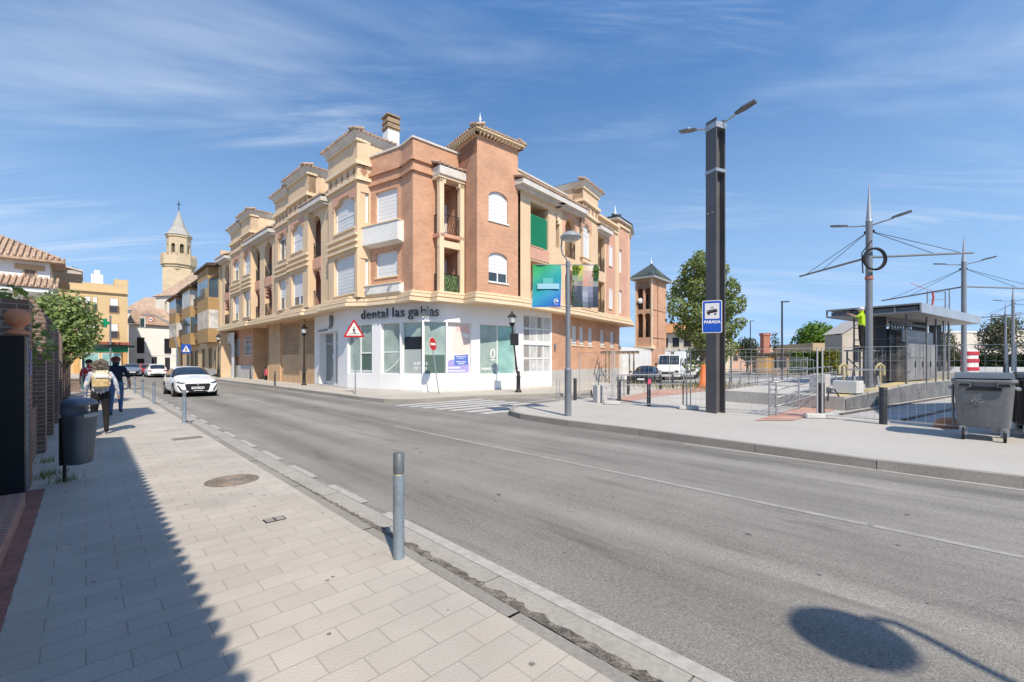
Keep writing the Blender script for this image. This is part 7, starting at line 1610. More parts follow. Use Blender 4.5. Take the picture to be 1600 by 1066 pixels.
def fence_foot(label, q, rz, L=.62): t = MB(); rbox(t, (0, 0, .07), (L, .22, .14), .025); o = t.build('fence_foot', FOOT); o.location = Vector((q[0], q[1], 0)); o.rotation_euler = (0, 0, rz); tag(o, label, 'fence foot', 'concrete fence feet')
FLm1 = gp(957.5, 632.5)
fence_panel('wire mesh fence panel left of the tall dark mast, in front of the parked cars', FLm1, FL0)
fence_panel('wire mesh fence panel in front of the tall dark mast', FL0, FL1)
fence_panel('wire mesh fence panel before the tram trackbed, left of the grey container', FL1, FL2)
fence_panel('wire mesh fence panel at the right edge behind the dark container', FL2, FL2 + Vector((2.2, -2.6, 0)))
fence_panel('wire mesh fence panel ending at the plaza corner left of the concrete block', gp(905, 621.5), FLm1)
fence_panel('far wire mesh fence panel at the foot of the poplar', gp(1045, 604), gp(1108, 602))
fence_panel('far wire mesh fence panel right of the poplar, before the kiosk', gp(1140, 600.5), gp(1200, 597))
fence_panel('farthest wire mesh fence panel, before the hedge', gp(1215, 596), gp(1262, 592.5))
for q, lb in ((FL0, 'concrete fence foot left of the tall dark mast'), (FL1, 'long concrete fence foot before the ramp rails'), (FL2, 'concrete fence foot behind the waste containers'), (FLm1, 'concrete fence foot beside the concrete block')): fence_foot(lb, q, R(-20) if q is not FL1 else R(-8), .62 if q is not FL1 else .8)
# short dark post pair by the fence joint
q = gp(1070, 636); mb = MB()
for x in (-.06, .06): mb.tube([(x, 0, 0), (x, 0, .85)], .02, 6)
mb.tube([(-.06, 0, .85), (-.03, 0, .92), (.03, 0, .92), (.06, 0, .85)], .02, 6); o = mb.build('hoop_post', IRON); o.location = q; tag(o, 'small dark hoop post at the fence joint left of the mast', 'post')
q = gp(872, 626); mb = MB(); mb.tube([(-.05, 0, 0), (-.05, 0, .85), (0, 0, .95), (.06, 0, .85), (.06, 0, 0)], .015, 6); o = mb.build('hoop_post', STEEL); o.location = q; tag(o, 'thin pale steel hoop at the plaza corner left of the lamp post', 'post')
# handrails
def handrail(label, pts, h_=1.0, rails=(1.0, .55), every=1.4, r=.022, m=STEEL, group='steel handrails of the tram stop ramps'):
    t = thing('handrail', label, 'handrail', (pts[0][0], pts[0][1], pts[0][2] if len(pts[0]) > 2 else 0), 0, group); pts = [Vector((p[0], p[1], p[2] if len(p) > 2 else 0)) for p in pts]; mb = MB()
    for f in rails: mb.tube([p + UZ * h_ * f for p in pts], r, 8)
    mb.build('rails', m, t, True)
    for a, b in zip(pts[:-1], pts[1:]):
        n_ = max(1, int((b - a).length / every))
        for k in range(n_ + (1 if b is pts[-1] else 0)): mb = MB(); p = a.lerp(b, k / n_); mb.tube([p, p + UZ * h_], r * 1.1, 8); mb.build('post', m, t, True)
    return t
def gz(px, py, z): p = gp(px, py, z); return p
# ------------------------------------------------------------------ tram platform and shelter
def tp_(s, o, z): return N0 + TT * s + TN * o + Vector((0, 0, z))      # along / across / up, from the platform's near end
plt_ = thing('tram_platform', 'pale concrete tram platform with a yellow strip along its edge', 'platform', N0)
mb = MB()
mb.add([tp_(0, 0, 0), tp_(0, -4.2, 0), tp_(0, -4.2, .44), tp_(0, 0, .44), tp_(7, 0, .74), tp_(7, -4.2, .74), tp_(45, 0, .74), tp_(45, -4.2, .74), tp_(7, 0, 0), tp_(45, 0, 0), tp_(7, -4.2, 0), tp_(45, -4.2, 0)], [(0, 3, 2, 1), (3, 4, 5, 2), (4, 6, 7, 5), (0, 8, 4, 3), (8, 9, 6, 4), (1, 2, 5, 10), (10, 5, 7, 11), (9, 11, 7, 6)])
mb.build('slab', SITE, plt_, True)
mb = MB(); mb.add([tp_(.2, -.05, .455), tp_(.2, -.5, .455), tp_(7, -.5, .748), tp_(7, -.05, .748), tp_(45, -.05, .748), tp_(45, -.5, .748)], [(0, 3, 2, 1), (3, 4, 5, 2)]); mb.build('yellow_strip', YELLOWT, plt_, True)
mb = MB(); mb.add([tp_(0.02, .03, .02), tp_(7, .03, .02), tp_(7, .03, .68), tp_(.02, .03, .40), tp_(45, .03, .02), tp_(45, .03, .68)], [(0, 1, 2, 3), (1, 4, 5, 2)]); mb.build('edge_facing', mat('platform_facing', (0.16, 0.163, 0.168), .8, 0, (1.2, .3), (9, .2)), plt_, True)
ZPf = .74
def shelter(org, label, worker=True):
    C = at(1438, 487.5, 16.3) if org is None else org; zb = C.z
    t = thing('tram_shelter', label, 'shelter', (C.x, C.y, ZPf)); W_ = Vector((-.60, .80, 0)); w, L, hh = 2.95, 9.4, .34
    P3 = lambda s, o, z: Vector((C.x, C.y, 0)) + TT * s + W_ * o + Vector((0, 0, z))
    mb = MB()
    for z in (zb, zb + hh - .05): mb.add([P3(0, 0, z), P3(L, 0, z), P3(L, w, z), P3(0, w, z), P3(0, 0, z + .05), P3(L, 0, z + .05), P3(L, w, z + .05), P3(0, w, z + .05)], [(3, 2, 1, 0), (4, 5, 6, 7), (0, 1, 5, 4), (1, 2, 6, 5), (2, 3, 7, 6), (3, 0, 4, 7)])
    mb.build('roof', mat('shelter_roof_grey', (0.40, 0.40, 0.40), .6, .2, (1, .12)), t, True)
    mb = MB()
    for k in range(5): mb.bar(P3(.02, w * k / 4, zb + .02), P3(.02, w * k / 4, zb + hh - .02), .05)
    mb.bar(P3(.0, 0, zb + .03), P3(.0, w, zb + .03), .06); mb.bar(P3(.0, 0, zb + hh - .03), P3(.0, w, zb + hh - .03), .06)
    for k in range(9): mb.bar(P3(.2 + k * 1.1, .1, zb + .16), P3(.2 + k * 1.1, w - .1, zb + .16), .06, .16)
    mb.build('roof_frame', GREYPOLE, t, True)
    mb = MB(); mb.add([P3(.05, -.02, zb - .01), P3(L, -.02, zb - .01), P3(L, -.02, zb + hh + .01), P3(.05, -.02, zb + hh + .01), P3(.05, .0, zb - .01), P3(L, 0, zb - .01), P3(L, 0, zb + hh + .01), P3(.05, 0, zb + hh + .01)], [(0, 1, 2, 3), (4, 7, 6, 5), (3, 2, 6, 7), (0, 4, 5, 1)]); mb.build('fascia', mat('fascia_aluminium', (0.50, 0.50, 0.50), .35, .6, (1, .1)), t, True)
    for s, o, wd in ((1.0, 1.5, .42), (6.2, 1.5, .42), (8.8, 1.5, .42)):
        mb = MB(); mb.bar(P3(s, o, ZPf), P3(s, o, zb), wd, .24); mb.build('column', GREYDK, t, True)
    mb = MB()
    SCF = mat('scaffold_grey', (0.16, 0.165, 0.17), .5, .5, (5, .2))
    for s, o in ((3.8, .4), (5.4, .5), (6.7, .6), (7.4, 2.2)): mb = MB(); mb.tube([P3(s, o, ZPf), P3(s, o, zb - .02)], .03, 6); mb.build('scaffold_tube', SCF, t, True)
    mb = MB()
    for s, o in ((.4, .5), (.9, 2.3), (2.5, .4)): mb.tube([P3(s, o, ZPf), P3(s, o, zb - .02)], .03, 6)
    for z in (1.75, 2.5, 3.0): mb.tube([P3(.4, .5, z), P3(2.5, .4, z)], .022, 6); mb.tube([P3(.4, .5, z), P3(.9, 2.3, z)], .022, 6)
    mb.build('scaffold_tubes', mat('scaffold_grey', (0.16, 0.165, 0.17), .5, .5, (5, .2)), t, True)
    mb = MB()
    for z in (2.95, 3.2): mb.bar(P3(1.2, 1.2, z), P3(6, 1.2, z), .07, .12)
    for k in range(14): mb.bar(P3(1.3 + k * .34, 1.2, 2.7), P3(1.3 + k * .34, 1.2, 3.2), .04)
    mb.build('cable_tray', GREYDK, t, True)
    return t, P3
sh_t, P3 = shelter(None, 'open grey tram shelter under construction on the platform')
CAB = mat('steel_cabinet', (0.27, 0.26, 0.245), .42, .35, (1.2, .25), (5, .15), stain=((0.32, 0.30, 0.28), .6, (2, 2, .5)))
t = thing('equipment_cabinets', 'row of brushed grey steel cabinets standing under the tram shelter', 'cabinet', P3(2, .6, ZPf))
ya = [(1386, 1412, 2.84, .0), (1412, 1428, 2.2, -.08), (1428, 1447, 2.2, -.05)]
for i, (s0, s1, o0, o1, z1) in enumerate(((1.5, 2.28, 1.3, 2.2, 2.95), (2.3, 4.4, .95, 2.1, 2.4), (4.42, 6.6, .95, 2.1, 2.4), (2.3, 6.6, 1.1, 2.1, 2.95))):
    mb = MB(); z0_ = ZPf + .06 if i < 3 else 2.42
    mb.add([P3(s, o, z) for z in (z0_, z1) for s, o in ((s0, o0), (s1, o0), (s1, o1), (s0, o1))], [(3, 2, 1, 0), (4, 5, 6, 7), (0, 1, 5, 4), (1, 2, 6, 5), (2, 3, 7, 6), (3, 0, 4, 7)]); cb = mb.build('cabinet', CAB if i else GREYDK, t, True, bevel=.01)
    if i in (1, 2):
        for s in (s0 + .06, (s0 + s1) / 2 + .02):
            mb = MB(); e_ = s + (s1 - s0) / 2 - .08; mb.add([P3(a_, o0 - .012, z) for z in (z0_ + .05, z1 - .05) for a_ in (s, e_)], [(0, 1, 3, 2)]); mb.build('cabinet_door', mat('steel_cabinet'  , (0, 0, 0)), cb, True)
            mb = MB(); mb.bar(P3(e_ - .06, o0 - .03, 1.35), P3(e_ - .06, o0 - .03, 1.6), .03); mb.build('handle', IRON, cb, True)
# worker in a yellow vest on a stand under the roof
VEST = mat('hi_vis_vest', (0.42, 0.62, 0.02), .8, 0, (10, .1)); wq = at(1347, 547, 17.6)
person('worker in a bright yellow vest standing on the scaffold under the shelter', (wq.x, wq.y, wq.z), R(35), 1.70, (VEST, blackt, blacks, SKINM), {'ell': (-.04, .12, .18), 'wrl': (.02, .28, .55), 'pal': (.02, .3, .62), 'elr': (.04, .12, .18), 'wrr': (-.02, .28, .55), 'par': (-.02, .3, .62), 'knr': (0, .03, 0)}, 1.1, ('cap', mat('white_helmet', (0.6, 0.6, 0.56), .5)))
mb = MB(); zz = wq.z; mb.box((0, 0, zz - ZPf - .03), (1.5, .7, .05))
for x in (-.65, .65):
    for y in (-.28, .28): mb.bar((x, y, 0), (x, y, zz - ZPf - .05), .05)
mb.bar((-.65, -.28, .5), (.65, -.28, 1.0), .035); mb.bar((-.65, .28, 1.0), (.65, .28, .5), .035)
o = mb.build('work_stand', mat('scaffold_grey'  , (0, 0, 0))); o.location = (wq.x, wq.y, ZPf); o.rotation_euler = (0, 0, R(34)); tag(o, 'grey scaffold stand under the worker in the yellow vest', 'scaffold')
# two stacked blocks added unseen beyond the right edge to shade the trackbed
t = thing('unseen_shade_block', 'unseen white stacked blocks added to shade the trackbed beyond the waste containers', 'shade_block', (15.5, 8.5, 0)); CB = [(12.0, 6.5), (15.1, 11.1), (20.2, 12.3), (19.5, 5.5)]
for z in (0.1, 3.05):
    mb = MB(); mb.prism(CB, z, z + 2.9); mb.build('shade_block_unit', WHITEOLD, t, True)
# benches, blocks, trestles and clutter on the platform
def blk(label, px0, px1, py, z, Y, h_, d=.6, m=None, rz=R(30)):
    a, b = at(px0, py, Y), at(px1, py, Y); w = (b - a).length; mb = MB(); rbox(mb, (0, 0, h_ / 2), (w, d, h_), .015); o = mb.build('concrete_plinth', m or CONC); o.location = ((a.x + b.x) / 2, (a.y + b.y) / 2, z); o.rotation_euler = (0, 0, rz); return tag(o, label, 'block')
blk('low white concrete block on the platform left of the catenary mast', 1311, 1339, 606, .52, 15.2, .42, .7, mat('white_block', (0.62, 0.62, 0.60), .8), R(34))
blk('grey square concrete pier beside the ramp rails', 1271, 1291, 605, 0.0, 15.8, 1.15, .5, CONC, R(34))
blk('pale concrete slab pile between the platform and the track', 1478, 1502, 590, .74, 21.5, .35, 1.2, mat('white_block'  , (0, 0, 0)), R(34))
t = thing('trestle_table', 'grey work trestle standing behind the catenary mast foot', 'trestle', at(1352, 600, 15.2)); t.location.z = .70; mb = MB(); mb.box((0, 0, .62), (1.0, .5, .05)); mb.build('top', STEEL, t); 
for x in (-.4, .4): mb = MB(); mb.bar((x - .08, -.2, 0), (x, 0, .6), .05); mb.bar((x + .08, .2, 0), (x, 0, .6), .05); mb.build('leg', GREYPOLE, t)
for px, py, Y, lb in ((1318, 596, 16.2, 'yellow hooped hose on a stake left of the trestle'), (1375, 590, 16.0, 'yellow hooped hose hanging by the cabinets')):
    p = at(px, py, Y); p.z = .7; mb = MB(); mb.tube([(0, 0, 0), (0, 0, .75)], .035, 6); mb.tube([(-.16, 0, .45), (-.14, 0, .72), (0, 0, .82), (.13, 0, .72), (.14, 0, .4)], .045, 8); o = mb.build('hose_stake', mat('dirty_yellow', (0.48, 0.40, 0.22), .8, 0, (5, .2))); o.location = p; tag(o, lb, 'hose')
p = at(1515, 590, 27); p.z = .74; mb = MB(); stack(mb, [(0, .42, .3, 0, 0), (.9, .38, .28, 0, 0), (1.5, .38, .28, 0, 0), (1.6, .30, .2, 0, 0)]); mb.mi = 1
for z in (.3, .8, 1.25): stack(mb, [(z, .43, .31, 0, 0), (z + .22, .43, .31, 0, 0)])
o = mb.build('barrier_stack', [mat('barrier_white', (0.7, 0.66, 0.62), .6), mat('barrier_red', (0.45, 0.03, 0.05), .6)]); o.location = p; tag(o, 'stack of red and white plastic barriers behind the grey container', 'barrier')
# reddish kerb mound and rubble beside the container
q = gp(1482, 668); mb = MB(); mb.sphere((0, 0, .05), .26, 14, 8, (1.2, .9, .75)); o = mb.build('terracotta_cone_base', TERRA); o.location = q; tag(o, 'rounded terracotta lump on the trackbed left of the grey container', 'lump')
q = gp(1325, 640); mb = MB(); mb.tube([(-.16, 0, 0), (-.15, 0, .2), (-.05, 0, .38), (.06, .0, .38), (.16, 0, .22), (.24, 0, .1)], .022, 8); o = mb.build('cable_loop', RUBBER); o.location = tp_(-.1, -.3, .3); tag(o, 'black cable loop sticking up at the near end of the platform', 'cable')
# ramp rails: pixel columns of the photograph on the sloping ramp
def rp(px, py, z): return gp(px, py, z)
handrail('near sloping steel handrail left of the long fence foot', [rp(1202, 650, 0), rp(1213, 651, 0), rp(1248, 639.5, .08), rp(1306, 622, .22)], 1.0, (1.0, .78, .55, .3), 1.5)
handrail('second sloping steel handrail behind the near one', [rp(1140, 621, .0), rp(1170, 615, .05), rp(1240, 606.5, .15), rp(1300, 598, .3)], 1.0, (1.0, .5), 1.8)
handrail('low steel handrail along the pink paving right of the mast', [rp(1128, 614, 0), rp(1180, 607, .0), rp(1240, 601, .05)], .95, (1.0, .6, .25), 1.8)
handrail('far steel handrail in front of the brown kiosk', [rp(1120, 600, 0), rp(1175, 597, .0), rp(1260, 592, .1)], 1.0, (1.0, .5), 1.6)
handrail('steel rail with two bars in front of the dark parked car', [rp(935, 622, 0), rp(975, 621, 0), rp(1068, 618, 0)], 1.0, (1.0, .55), 1.9)
handrail('dark rail of small bars behind the platform', [tp_(2, -4.5, .6), tp_(9, -4.5, .7)], 1.0, (1.0, .5), 1.2, .018)
handrail('pale steel rail at the back of the platform right of the cabinets', [tp_(12, -2.2, .74), tp_(20, -2.2, .74)], 1.05, (1.0, .55), 1.3)
mb = MB(); q0, q1 = rp(1216, 607, .02), rp(1272, 602, .02); rn = random.Random(6)
for k in range(14): p = q0.lerp(q1, k / 13); mb.sphere(p + Vector((0, rn.uniform(-.2, .2), .02)), rn.uniform(.25, .4), 8, 5, (1.4, .7, rn.uniform(.25, .5)))
tag(mb.build('dark_tarpaulin', mat('dark_tarp', (0.05, 0.052, 0.06), .8, 0, (2, .3))), 'crumpled dark tarpaulin lying along the far ramp', 'tarpaulin')
# catenary masts
def catenary(label, px, py_tip, Y, zb=.7, arms=True, coil=False, hTip=None, cant=None, lamps=True):
    p = at(px, 0, Y); ztip = at(px, py_tip, Y).z; t = thing('catenary_mast', label, 'mast', (p.x, p.y, zb), 0, 'grey tapered catenary masts along the tram line'); H_ = ztip - zb; sc = H_ / 7.6
    mb = MB(); mb.tube([(0, 0, 0), (0, 0, H_ * .82)], [.118 * sc, .105 * sc], 16); mb.build('shaft', GREYPOLE, t)
    mb = MB(); mb.tube([(0, 0, H_ * .82), (0, 0, H_ * .835), (0, 0, H_)], [.118 * sc, .095 * sc, .012], 14); mb.build('spire', mat('mast_tip_silver', (0.42, 0.43, 0.44), .35, .5), t)
    if lamps:
        for sg in (1, -1):
            d = dA * sg; s_ = Vector((0, 0, H_ * .80)); e = s_ + d * .7 * sc + Vector((0, 0, .12)); mb = MB(); mb.tube([s_, e], .028 * sc, 6); am = mb.build('lamp_arm', STEEL, t); mb = MB(); led_head(mb, e + d * .5 * sc, d, .55 * sc, .2 * sc, .10); mb.build('lamp_head', LAMPH, am)
    for e in (cant or []):
        e = Vector(e); s_ = Vector((0, 0, H_ * .645)); mb = MB(); mb.tube([s_, e - Vector((0, 0, 0))], .045 * sc, 8); ca = mb.build('cantilever', GREYPOLE, t)
        mb = MB(); tp2 = Vector((0, 0, H_ * .775))
        for f in (.62, .9): mb.tube([tp2, s_.lerp(e, f)], .012 * sc, 5)
        mb.build('stay_wire', IRON, ca)
        mb = MB(); mb.sphere(tp2 + (e - s_).normalized() * .22, .05, 8, 5); mb.build('insulator', RUBBER, ca)
    if coil:
        mb = MB()
        for k, (r, dx) in enumerate(((.36, 0), (.385, .03), (.37, -.05))): mb.tube([(dx + r * cos(a * pi / 12) + .02, -.2 - .02 * k, H_ * .63 + r * sin(a * pi / 12)) for a in range(25)], .028, 6, False)
        mb.tube([(-.06, -.19, H_ * .72), (-.42, -.2, H_ * .66), (-.38, -.2, H_ * .56)], .02, 6); mb.build('cable_coil', RUBBER, t)
        mb = MB(); mb.tube([(0, 0, H_ * .535), (0, 0, H_ * .55)], .125, 12); mb.build('red_band', mat('faded_red_band', (0.45, 0.16, 0.12), .7), t)
    return t, H_
p1_ = at(1358, 0, 15.8)
def crel(px, py, Y, p, zb): q = at(px, py, Y); return (q.x - p.x, q.y - p.y, q.z - zb)
catenary('nearest catenary mast, with a coiled black cable, before the tram shelter', 1358, 290, 15.8, .66, True, True, None, [crel(1250, 432, 21.0, p1_, .66), crel(1520, 395, 17.6, p1_, .66)])
p2_ = at(1506, 0, 24.0); catenary('second catenary mast, rising right of the shelter roof', 1506, 370, 24.0, .74, True, False, None, [crel(1378, 470, 30, p2_, .74), crel(1640, 452, 26, p2_, .74)])
p3_ = at(1583, 0, 38.5); catenary('third catenary mast at the right edge, behind the second', 1583, 444, 38.5, .74, True, False, None, [crel(1524, 497, 44, p3_, .74), crel(1680, 480, 40, p3_, .74)])
catenary('fourth catenary mast, smallest, just left of the third', 1571, 472, 50, .74)
# scaffold tower behind the shelter roof
p = at(1463, 560, 27); p.z = .74; t = thing('scaffold_tower', 'light scaffold frame with a red line above the shelter roof', 'scaffold', p); mb = MB(); zt_ = at(0, 455, 27).z - .74
for x in (-.55, .55, .8): mb.tube([(x, 0, 0), (x, 0, zt_ + (.1 if x > .6 else 0))], .03, 6)
for k in range(9): mb.tube([(-.55, 0, zt_ - .1 - k * .45), (.55, 0, zt_ - .05 - k * .45)], .02, 6)
mb.tube([(.5, 0, zt_ - .9), (.82, 0, zt_ - .9)], .02, 6)
mb.build('frame', GREYPOLE, t); mb = MB(); mb.tube([(-.28, -.05, zt_), (-.22, -.05, zt_ - .4), (-.3, -.05, zt_ - .9)], .05, 6); mb.tube([(-1.6, 0, zt_ + .5), (-.3, 0, zt_)], .015, 5); mb.build('red_line', mat('red_cord', (0.5, 0.06, 0.06), .7), t)
# ------------------------------------------------------------------ waste containers
def container(label, q, rz, body, lid, sticker=False):
    t = thing('waste_container', label, 'waste container', q, rz, 'four wheeled waste containers'); mb = MB()
    stack(mb, [(.27, .46, .56, 0, 0), (.31, .475, .58, 0, 0), (1.10, .535, .655, 0, 0), (1.18, .54, .66, 0, 0)], (0, 0), 36, 8); mb.build('body', body, t)
    mb = MB(); stack(mb, [(1.18, .58, .70, 0, 0), (1.23, .59, .71, 0, 0), (1.235, .56, .68, 0, 0)], (0, 0), 36, 8); mb.build('rim', body, t)
    mb = MB(); P_ = [(x, y, 1.236 + .14 * max(0, 1 - (y / .68) ** 2) ** .6) for y in [(-.66 + 1.32 * j / 12) for j in range(13)] for x in (-.52, .52)]
    mb.smooth = True; mb.add(P_, [(2 * j, 2 * j + 1, 2 * j + 3, 2 * j + 2) for j in range(12)]); mb.smooth = False; mb.poly([P_[2 * j] for j in range(12, -1, -1)]); mb.poly([P_[2 * j + 1] for j in range(13)]); mb.build('lid', lid, t)
    for x in (-.34, .34):                                  # handle pockets on the near end
        mb = MB(); mb.box((x, -.715, 1.13), (.24, .03, .09)); h_ = mb.build('handle_pocket', body, t); mb = MB(); mb.box((x, -.733, 1.13), (.18, .012, .05)); mb.build('pocket_shade', TRIM, h_)
    mb = MB()
    for y in (-.25, .25): mb.tube([(-.56, y, 1.05), (-.64, y, 1.05)], .03, 8); mb.tube([(.56, y, 1.05), (.64, y, 1.05)], .03, 8)
    mb.build('trunnions', STEEL, t)
    mb = MB()
    for k in range(5): mb.tube([(-.546 - .003, -.5 + k * .25, .3), (-.56, -.5 + k * .25, 1.1)], .02, 6)
    mb.build('side_ribs', body, t)
    for x in (-.36, .36):
        for y in (-.50, .45):
            mb = MB(); mb.tube([(x - .028, y - .03, .1), (x + .028, y - .03, .1)], .1, 18); wl = mb.build('castor', RUBBER, t)
            mb = MB(); mb.tube([(x - .031, y - .03, .1), (x + .031, y - .03, .1)], .055, 12); mb.build('castor_rim', STEEL, wl)
            mb = MB(); mb.bar((x - .045, y - .03, .1), (x - .045, y, .28), .06, .008); mb.bar((x + .045, y - .03, .1), (x + .045, y, .28), .06, .008); mb.box((x, y, .265), (.1, .12, .03)); mb.build('castor_fork', STEEL, wl)
    if sticker:
        mb = MB(); mb.box((-.25, -.635, .82), (.3, .02, .26)); mb.build('red_sticker', RED, t)
    else:
        mb = MB(); rn = random.Random(4)
        for k in range(26): mb.box((-.13 + rn.gauss(0, .07), -.655 + .0, .83 + rn.gauss(0, .035)), (.035, .006, .012), 0)
        mb.build('rubbed_label', mat('rubbed_pale', (0.26, 0.27, 0.275), .7), t)
        mb = MB(); mb.poly([(-.33, -.668, 1.02), (.30, -.668, 1.02), (.30, -.672, 1.09), (-.2, -.672, 1.10)]); mb.build('dark_fold', TRIM, t)
    return t
CONG = mat('container_grey', (0.148, 0.155, 0.162), .45, 0, (1.5, .15), (14, .1), stain=((0.25, 0.245, 0.235), .5, (3, 3, 1.2)))
cq = gp(1538, 690); o = container('grey plastic waste container on four castors by the tram works fence', cq + Vector((.36, .36, 0)), R(-46), CONG, mat('container_lid_grey', (0.10, 0.11, 0.12), .4, 0, (2, .12)))
o.scale = (.80, .82, 1)
o = container('dark waste container with a red sticker, cut by the right edge', gp(1635, 690) + Vector((.50, .42, 0)), R(-42), mat('container_dark', (0.03, 0.03, 0.032), .45, 0, (2, .2)), mat('container_lid_dark', (0.035, 0.035, 0.04), .4), True)
o.scale = (.85, .85, 1)
c2q = cq + Vector((3.1, -.9, 0)); dk = container('third dark waste container beyond the right edge', c2q, R(-12), mat('container_dark'  , (0, 0, 0)), mat('container_lid_dark'  , (0, 0, 0)))
q = gp(1572, 672); mb = MB(); mb.tube([(0, 0, 0), (0, 0, 1.55)], .05, 10); o = mb.build('dark_post', GREYDK); o.location = q; tag(o, 'dark round post between the grey and the dark waste container', 'post')
# ------------------------------------------------------------------ right background
SALM = mat('salmon_render', (0.58, 0.33, 0.21), .9, 0, (.4, .06), (5, .05)); PALEB = mat('pale_house_wall', (0.66, 0.58, 0.46), .9, 0, (.2, .06))
# brick tower house with arched loggias beyond the corner building
A = at(993.5, 565, 51); B = at(1018, 565, 49.8); A.z = B.z = 0; TP = Plane((A.x, A.y), (B.x, B.y)); L = TP.L
th = thing('brick_tower_house', 'slim brick tower house with two tiers of arched loggias and a dark hipped roof', 'house', (A + B) / 2)
hs = [];
for za in (4.35, 7.55):
    for a, b in ((.10, .46), (.56, .92)): hs.append((L * a, L * b, za, za + 2.75, (L * .17), False, .35))
mb = MB(); wall(mb, TP, 0, L, 3.3, 11.2, hs, .35); mb.build('wall', SALM, th, True)
mb = MB(); TP.box(mb, 0, L, 0, 3.3, -4, -.3); TP.box(mb, 0, .08, 3.3, 11.2, -4.2, -.02); TP.box(mb, L - .08, L, 3.3, 11.2, -4.2, -.02); TP.box(mb, 0, L, 3.3, 11.2, -4.4, -4.2); TP.box(mb, 0, L, 4.2, 4.33, -4.2, -.3); TP.box(mb, 0, L, 7.4, 7.53, -4.2, -.3); TP.box(mb, 0, L, 3.3, 11.2, -1.9, -1.7); mb.build('core', BRICK, th, True)
mb = MB(); TP.box(mb, -.2, L + .2, 3.05, 3.35, -.6, .35); TP.box(mb, -.08, .06, 3.3, 11.2, -.1, .05); TP.box(mb, L - .06, L + .08, 3.3, 11.2, -.1, .05); mb.build('trim', CREAM2, th, True)
mb = MB()
for k in range(9): TP.box(mb, .25 + k * (L - .5) / 9, .25 + k * (L - .5) / 9 + .12, 9.9, 10.75, 0, .02)
mb.build('brick_slots', DARKIN, th, True)
for za in (4.35, 7.55):
    for a, b in ((.10, .46), (.56, .92)): railing(th, TP, L * a, L * b, za, .95, -.1, dens=.2)
    mb = MB(); TP.box(mb, L * .15, L * .42, za, za + 1.9, -1.69, -1.6); mb.build('balcony_door', GLASS, th, True)
    mb = MB(); mb.sphere(TP.p(L * .30, za + 1.0, -.05), .36, 10, 6, (1, .4, .9)); mb.build('dish_or_awning', WHITEOLD, th, True) if za > 5 else None
e = [TP.p(-.55, 11.25, .55), TP.p(L + .55, 11.25, .55), TP.p(L + .55, 11.25, -4.9), TP.p(-.55, 11.25, -4.9)]; mb = MB(); ap = TP.p(L / 2, 13.1, -2.2)
for i in range(4): mb.poly([e[i], e[(i + 1) % 4], ap])
mb.poly(e[::-1])
for i in range(4):
    n_ = 14
    for k in range(n_ + 1): q = e[i].lerp(e[(i + 1) % 4], k / n_); mb.tube([q + Vector((0, 0, .03)), q.lerp(ap, .96 * (1 - abs(2 * k / n_ - 1))) + Vector((0, 0, .05))], .07, 5) if 0 < k < n_ else None
mb.build('roof', TILED, th, True)
mb = MB(); mb.prism([(q.x, q.y) for q in (e[0], e[1], e[2], e[3])], 11.0, 11.24); mb.build('eave', mat('grey_eave', (0.30, 0.29, 0.27), .8), th, True)
mb = MB(); mb.lathe([(.06, 0), (.12, .2), (.03, .4), (.001, 1.0)], ap, 8); mb.build('finial', WHITE, th, True)
# long low house with orange roof
A = at(1029, 565, 72); B = at(1120, 565, 66); A.z = B.z = 0; OPn = Plane((A.x, A.y), (B.x, B.y)); L = OPn.L
t = thing('orange_roof_house', 'long cream house with an orange tiled roof behind the poplar', 'house', (A + B) / 2); block(t, [OPn.p(0, 0), OPn.p(L, 0), OPn.p(L, 0, -8), OPn.p(0, 0, -8)], 0, 6.2, PALEB)
mb = MB(); mb.poly([OPn.p(-.5, 6.2, .6), OPn.p(L + .5, 6.2, .6), OPn.p(L + .5, 8.1, -4), OPn.p(-.5, 8.1, -4)]); mb.poly([OPn.p(-.5, 6.1, .6), OPn.p(-.5, 6.1, -8), OPn.p(L + .5, 6.1, -8), OPn.p(L + .5, 6.1, .6)]); mb.poly([OPn.p(-.5, 6.2, .6), OPn.p(-.5, 8.1, -4), OPn.p(-.5, 6.2, -8)]); mb.build('roof', TILEO, t, True)
for k in range(5):
    x = .5 + k * L / 5
    for z in (1.2, 3.9): bwin(t, OPn, x, x + 1.1, z, z + 1.5, mat('dark_window'  , (0, 0, 0)), PALEB)
mb = MB(); OPn.box(mb, 0, L, 3.15, 3.35, 0, .9); mb.build('balcony_slab', WHITEOLD, t, True)
# white boundary wall and small pergola along the side street
A, B = Vector((9.6, 38.6, 0)), at(1048, 565, 62); B.z = 0; wp = Plane((A.x, A.y), (B.x, B.y)); mb = MB(); wp.box(mb, 0, wp.L, -.2, 2.9, -.25, 0); o = mb.build('boundary_wall', WHITEOLD); tag(o, 'whitewashed boundary wall beyond the end of the corner building', 'wall')
mb = MB(); wp.box(mb, 1.0, wp.L * .8, 2.0, 2.4, .01, .02); mb = None
t = thing('pergola', 'weathered wooden pergola at the foot of the brick corner wing', 'pergola', at(968, 590, 33)); t.location.z = 0; mb = MB()
for x in (-.9, .9):
    for y in (-.6, .6): mb.bar((x, y, 0), (x, y, 2.2), .09)
WOODP = mat('grey_brown_timber', (0.24, 0.18, 0.13), .9, 0, (5, .25)); mb.build('posts', WOODP, t); mb = MB()
for y in (-.6, .6): mb.bar((-1.3, y, 2.25), (1.3, y, 2.25), .07, .12)
for k in range(8): mb.bar((-1.2 + k * .34, -.9, 2.34), (-1.2 + k * .34, .9, 2.34), .05, .07)
mb.build('slats', WOODP, t)
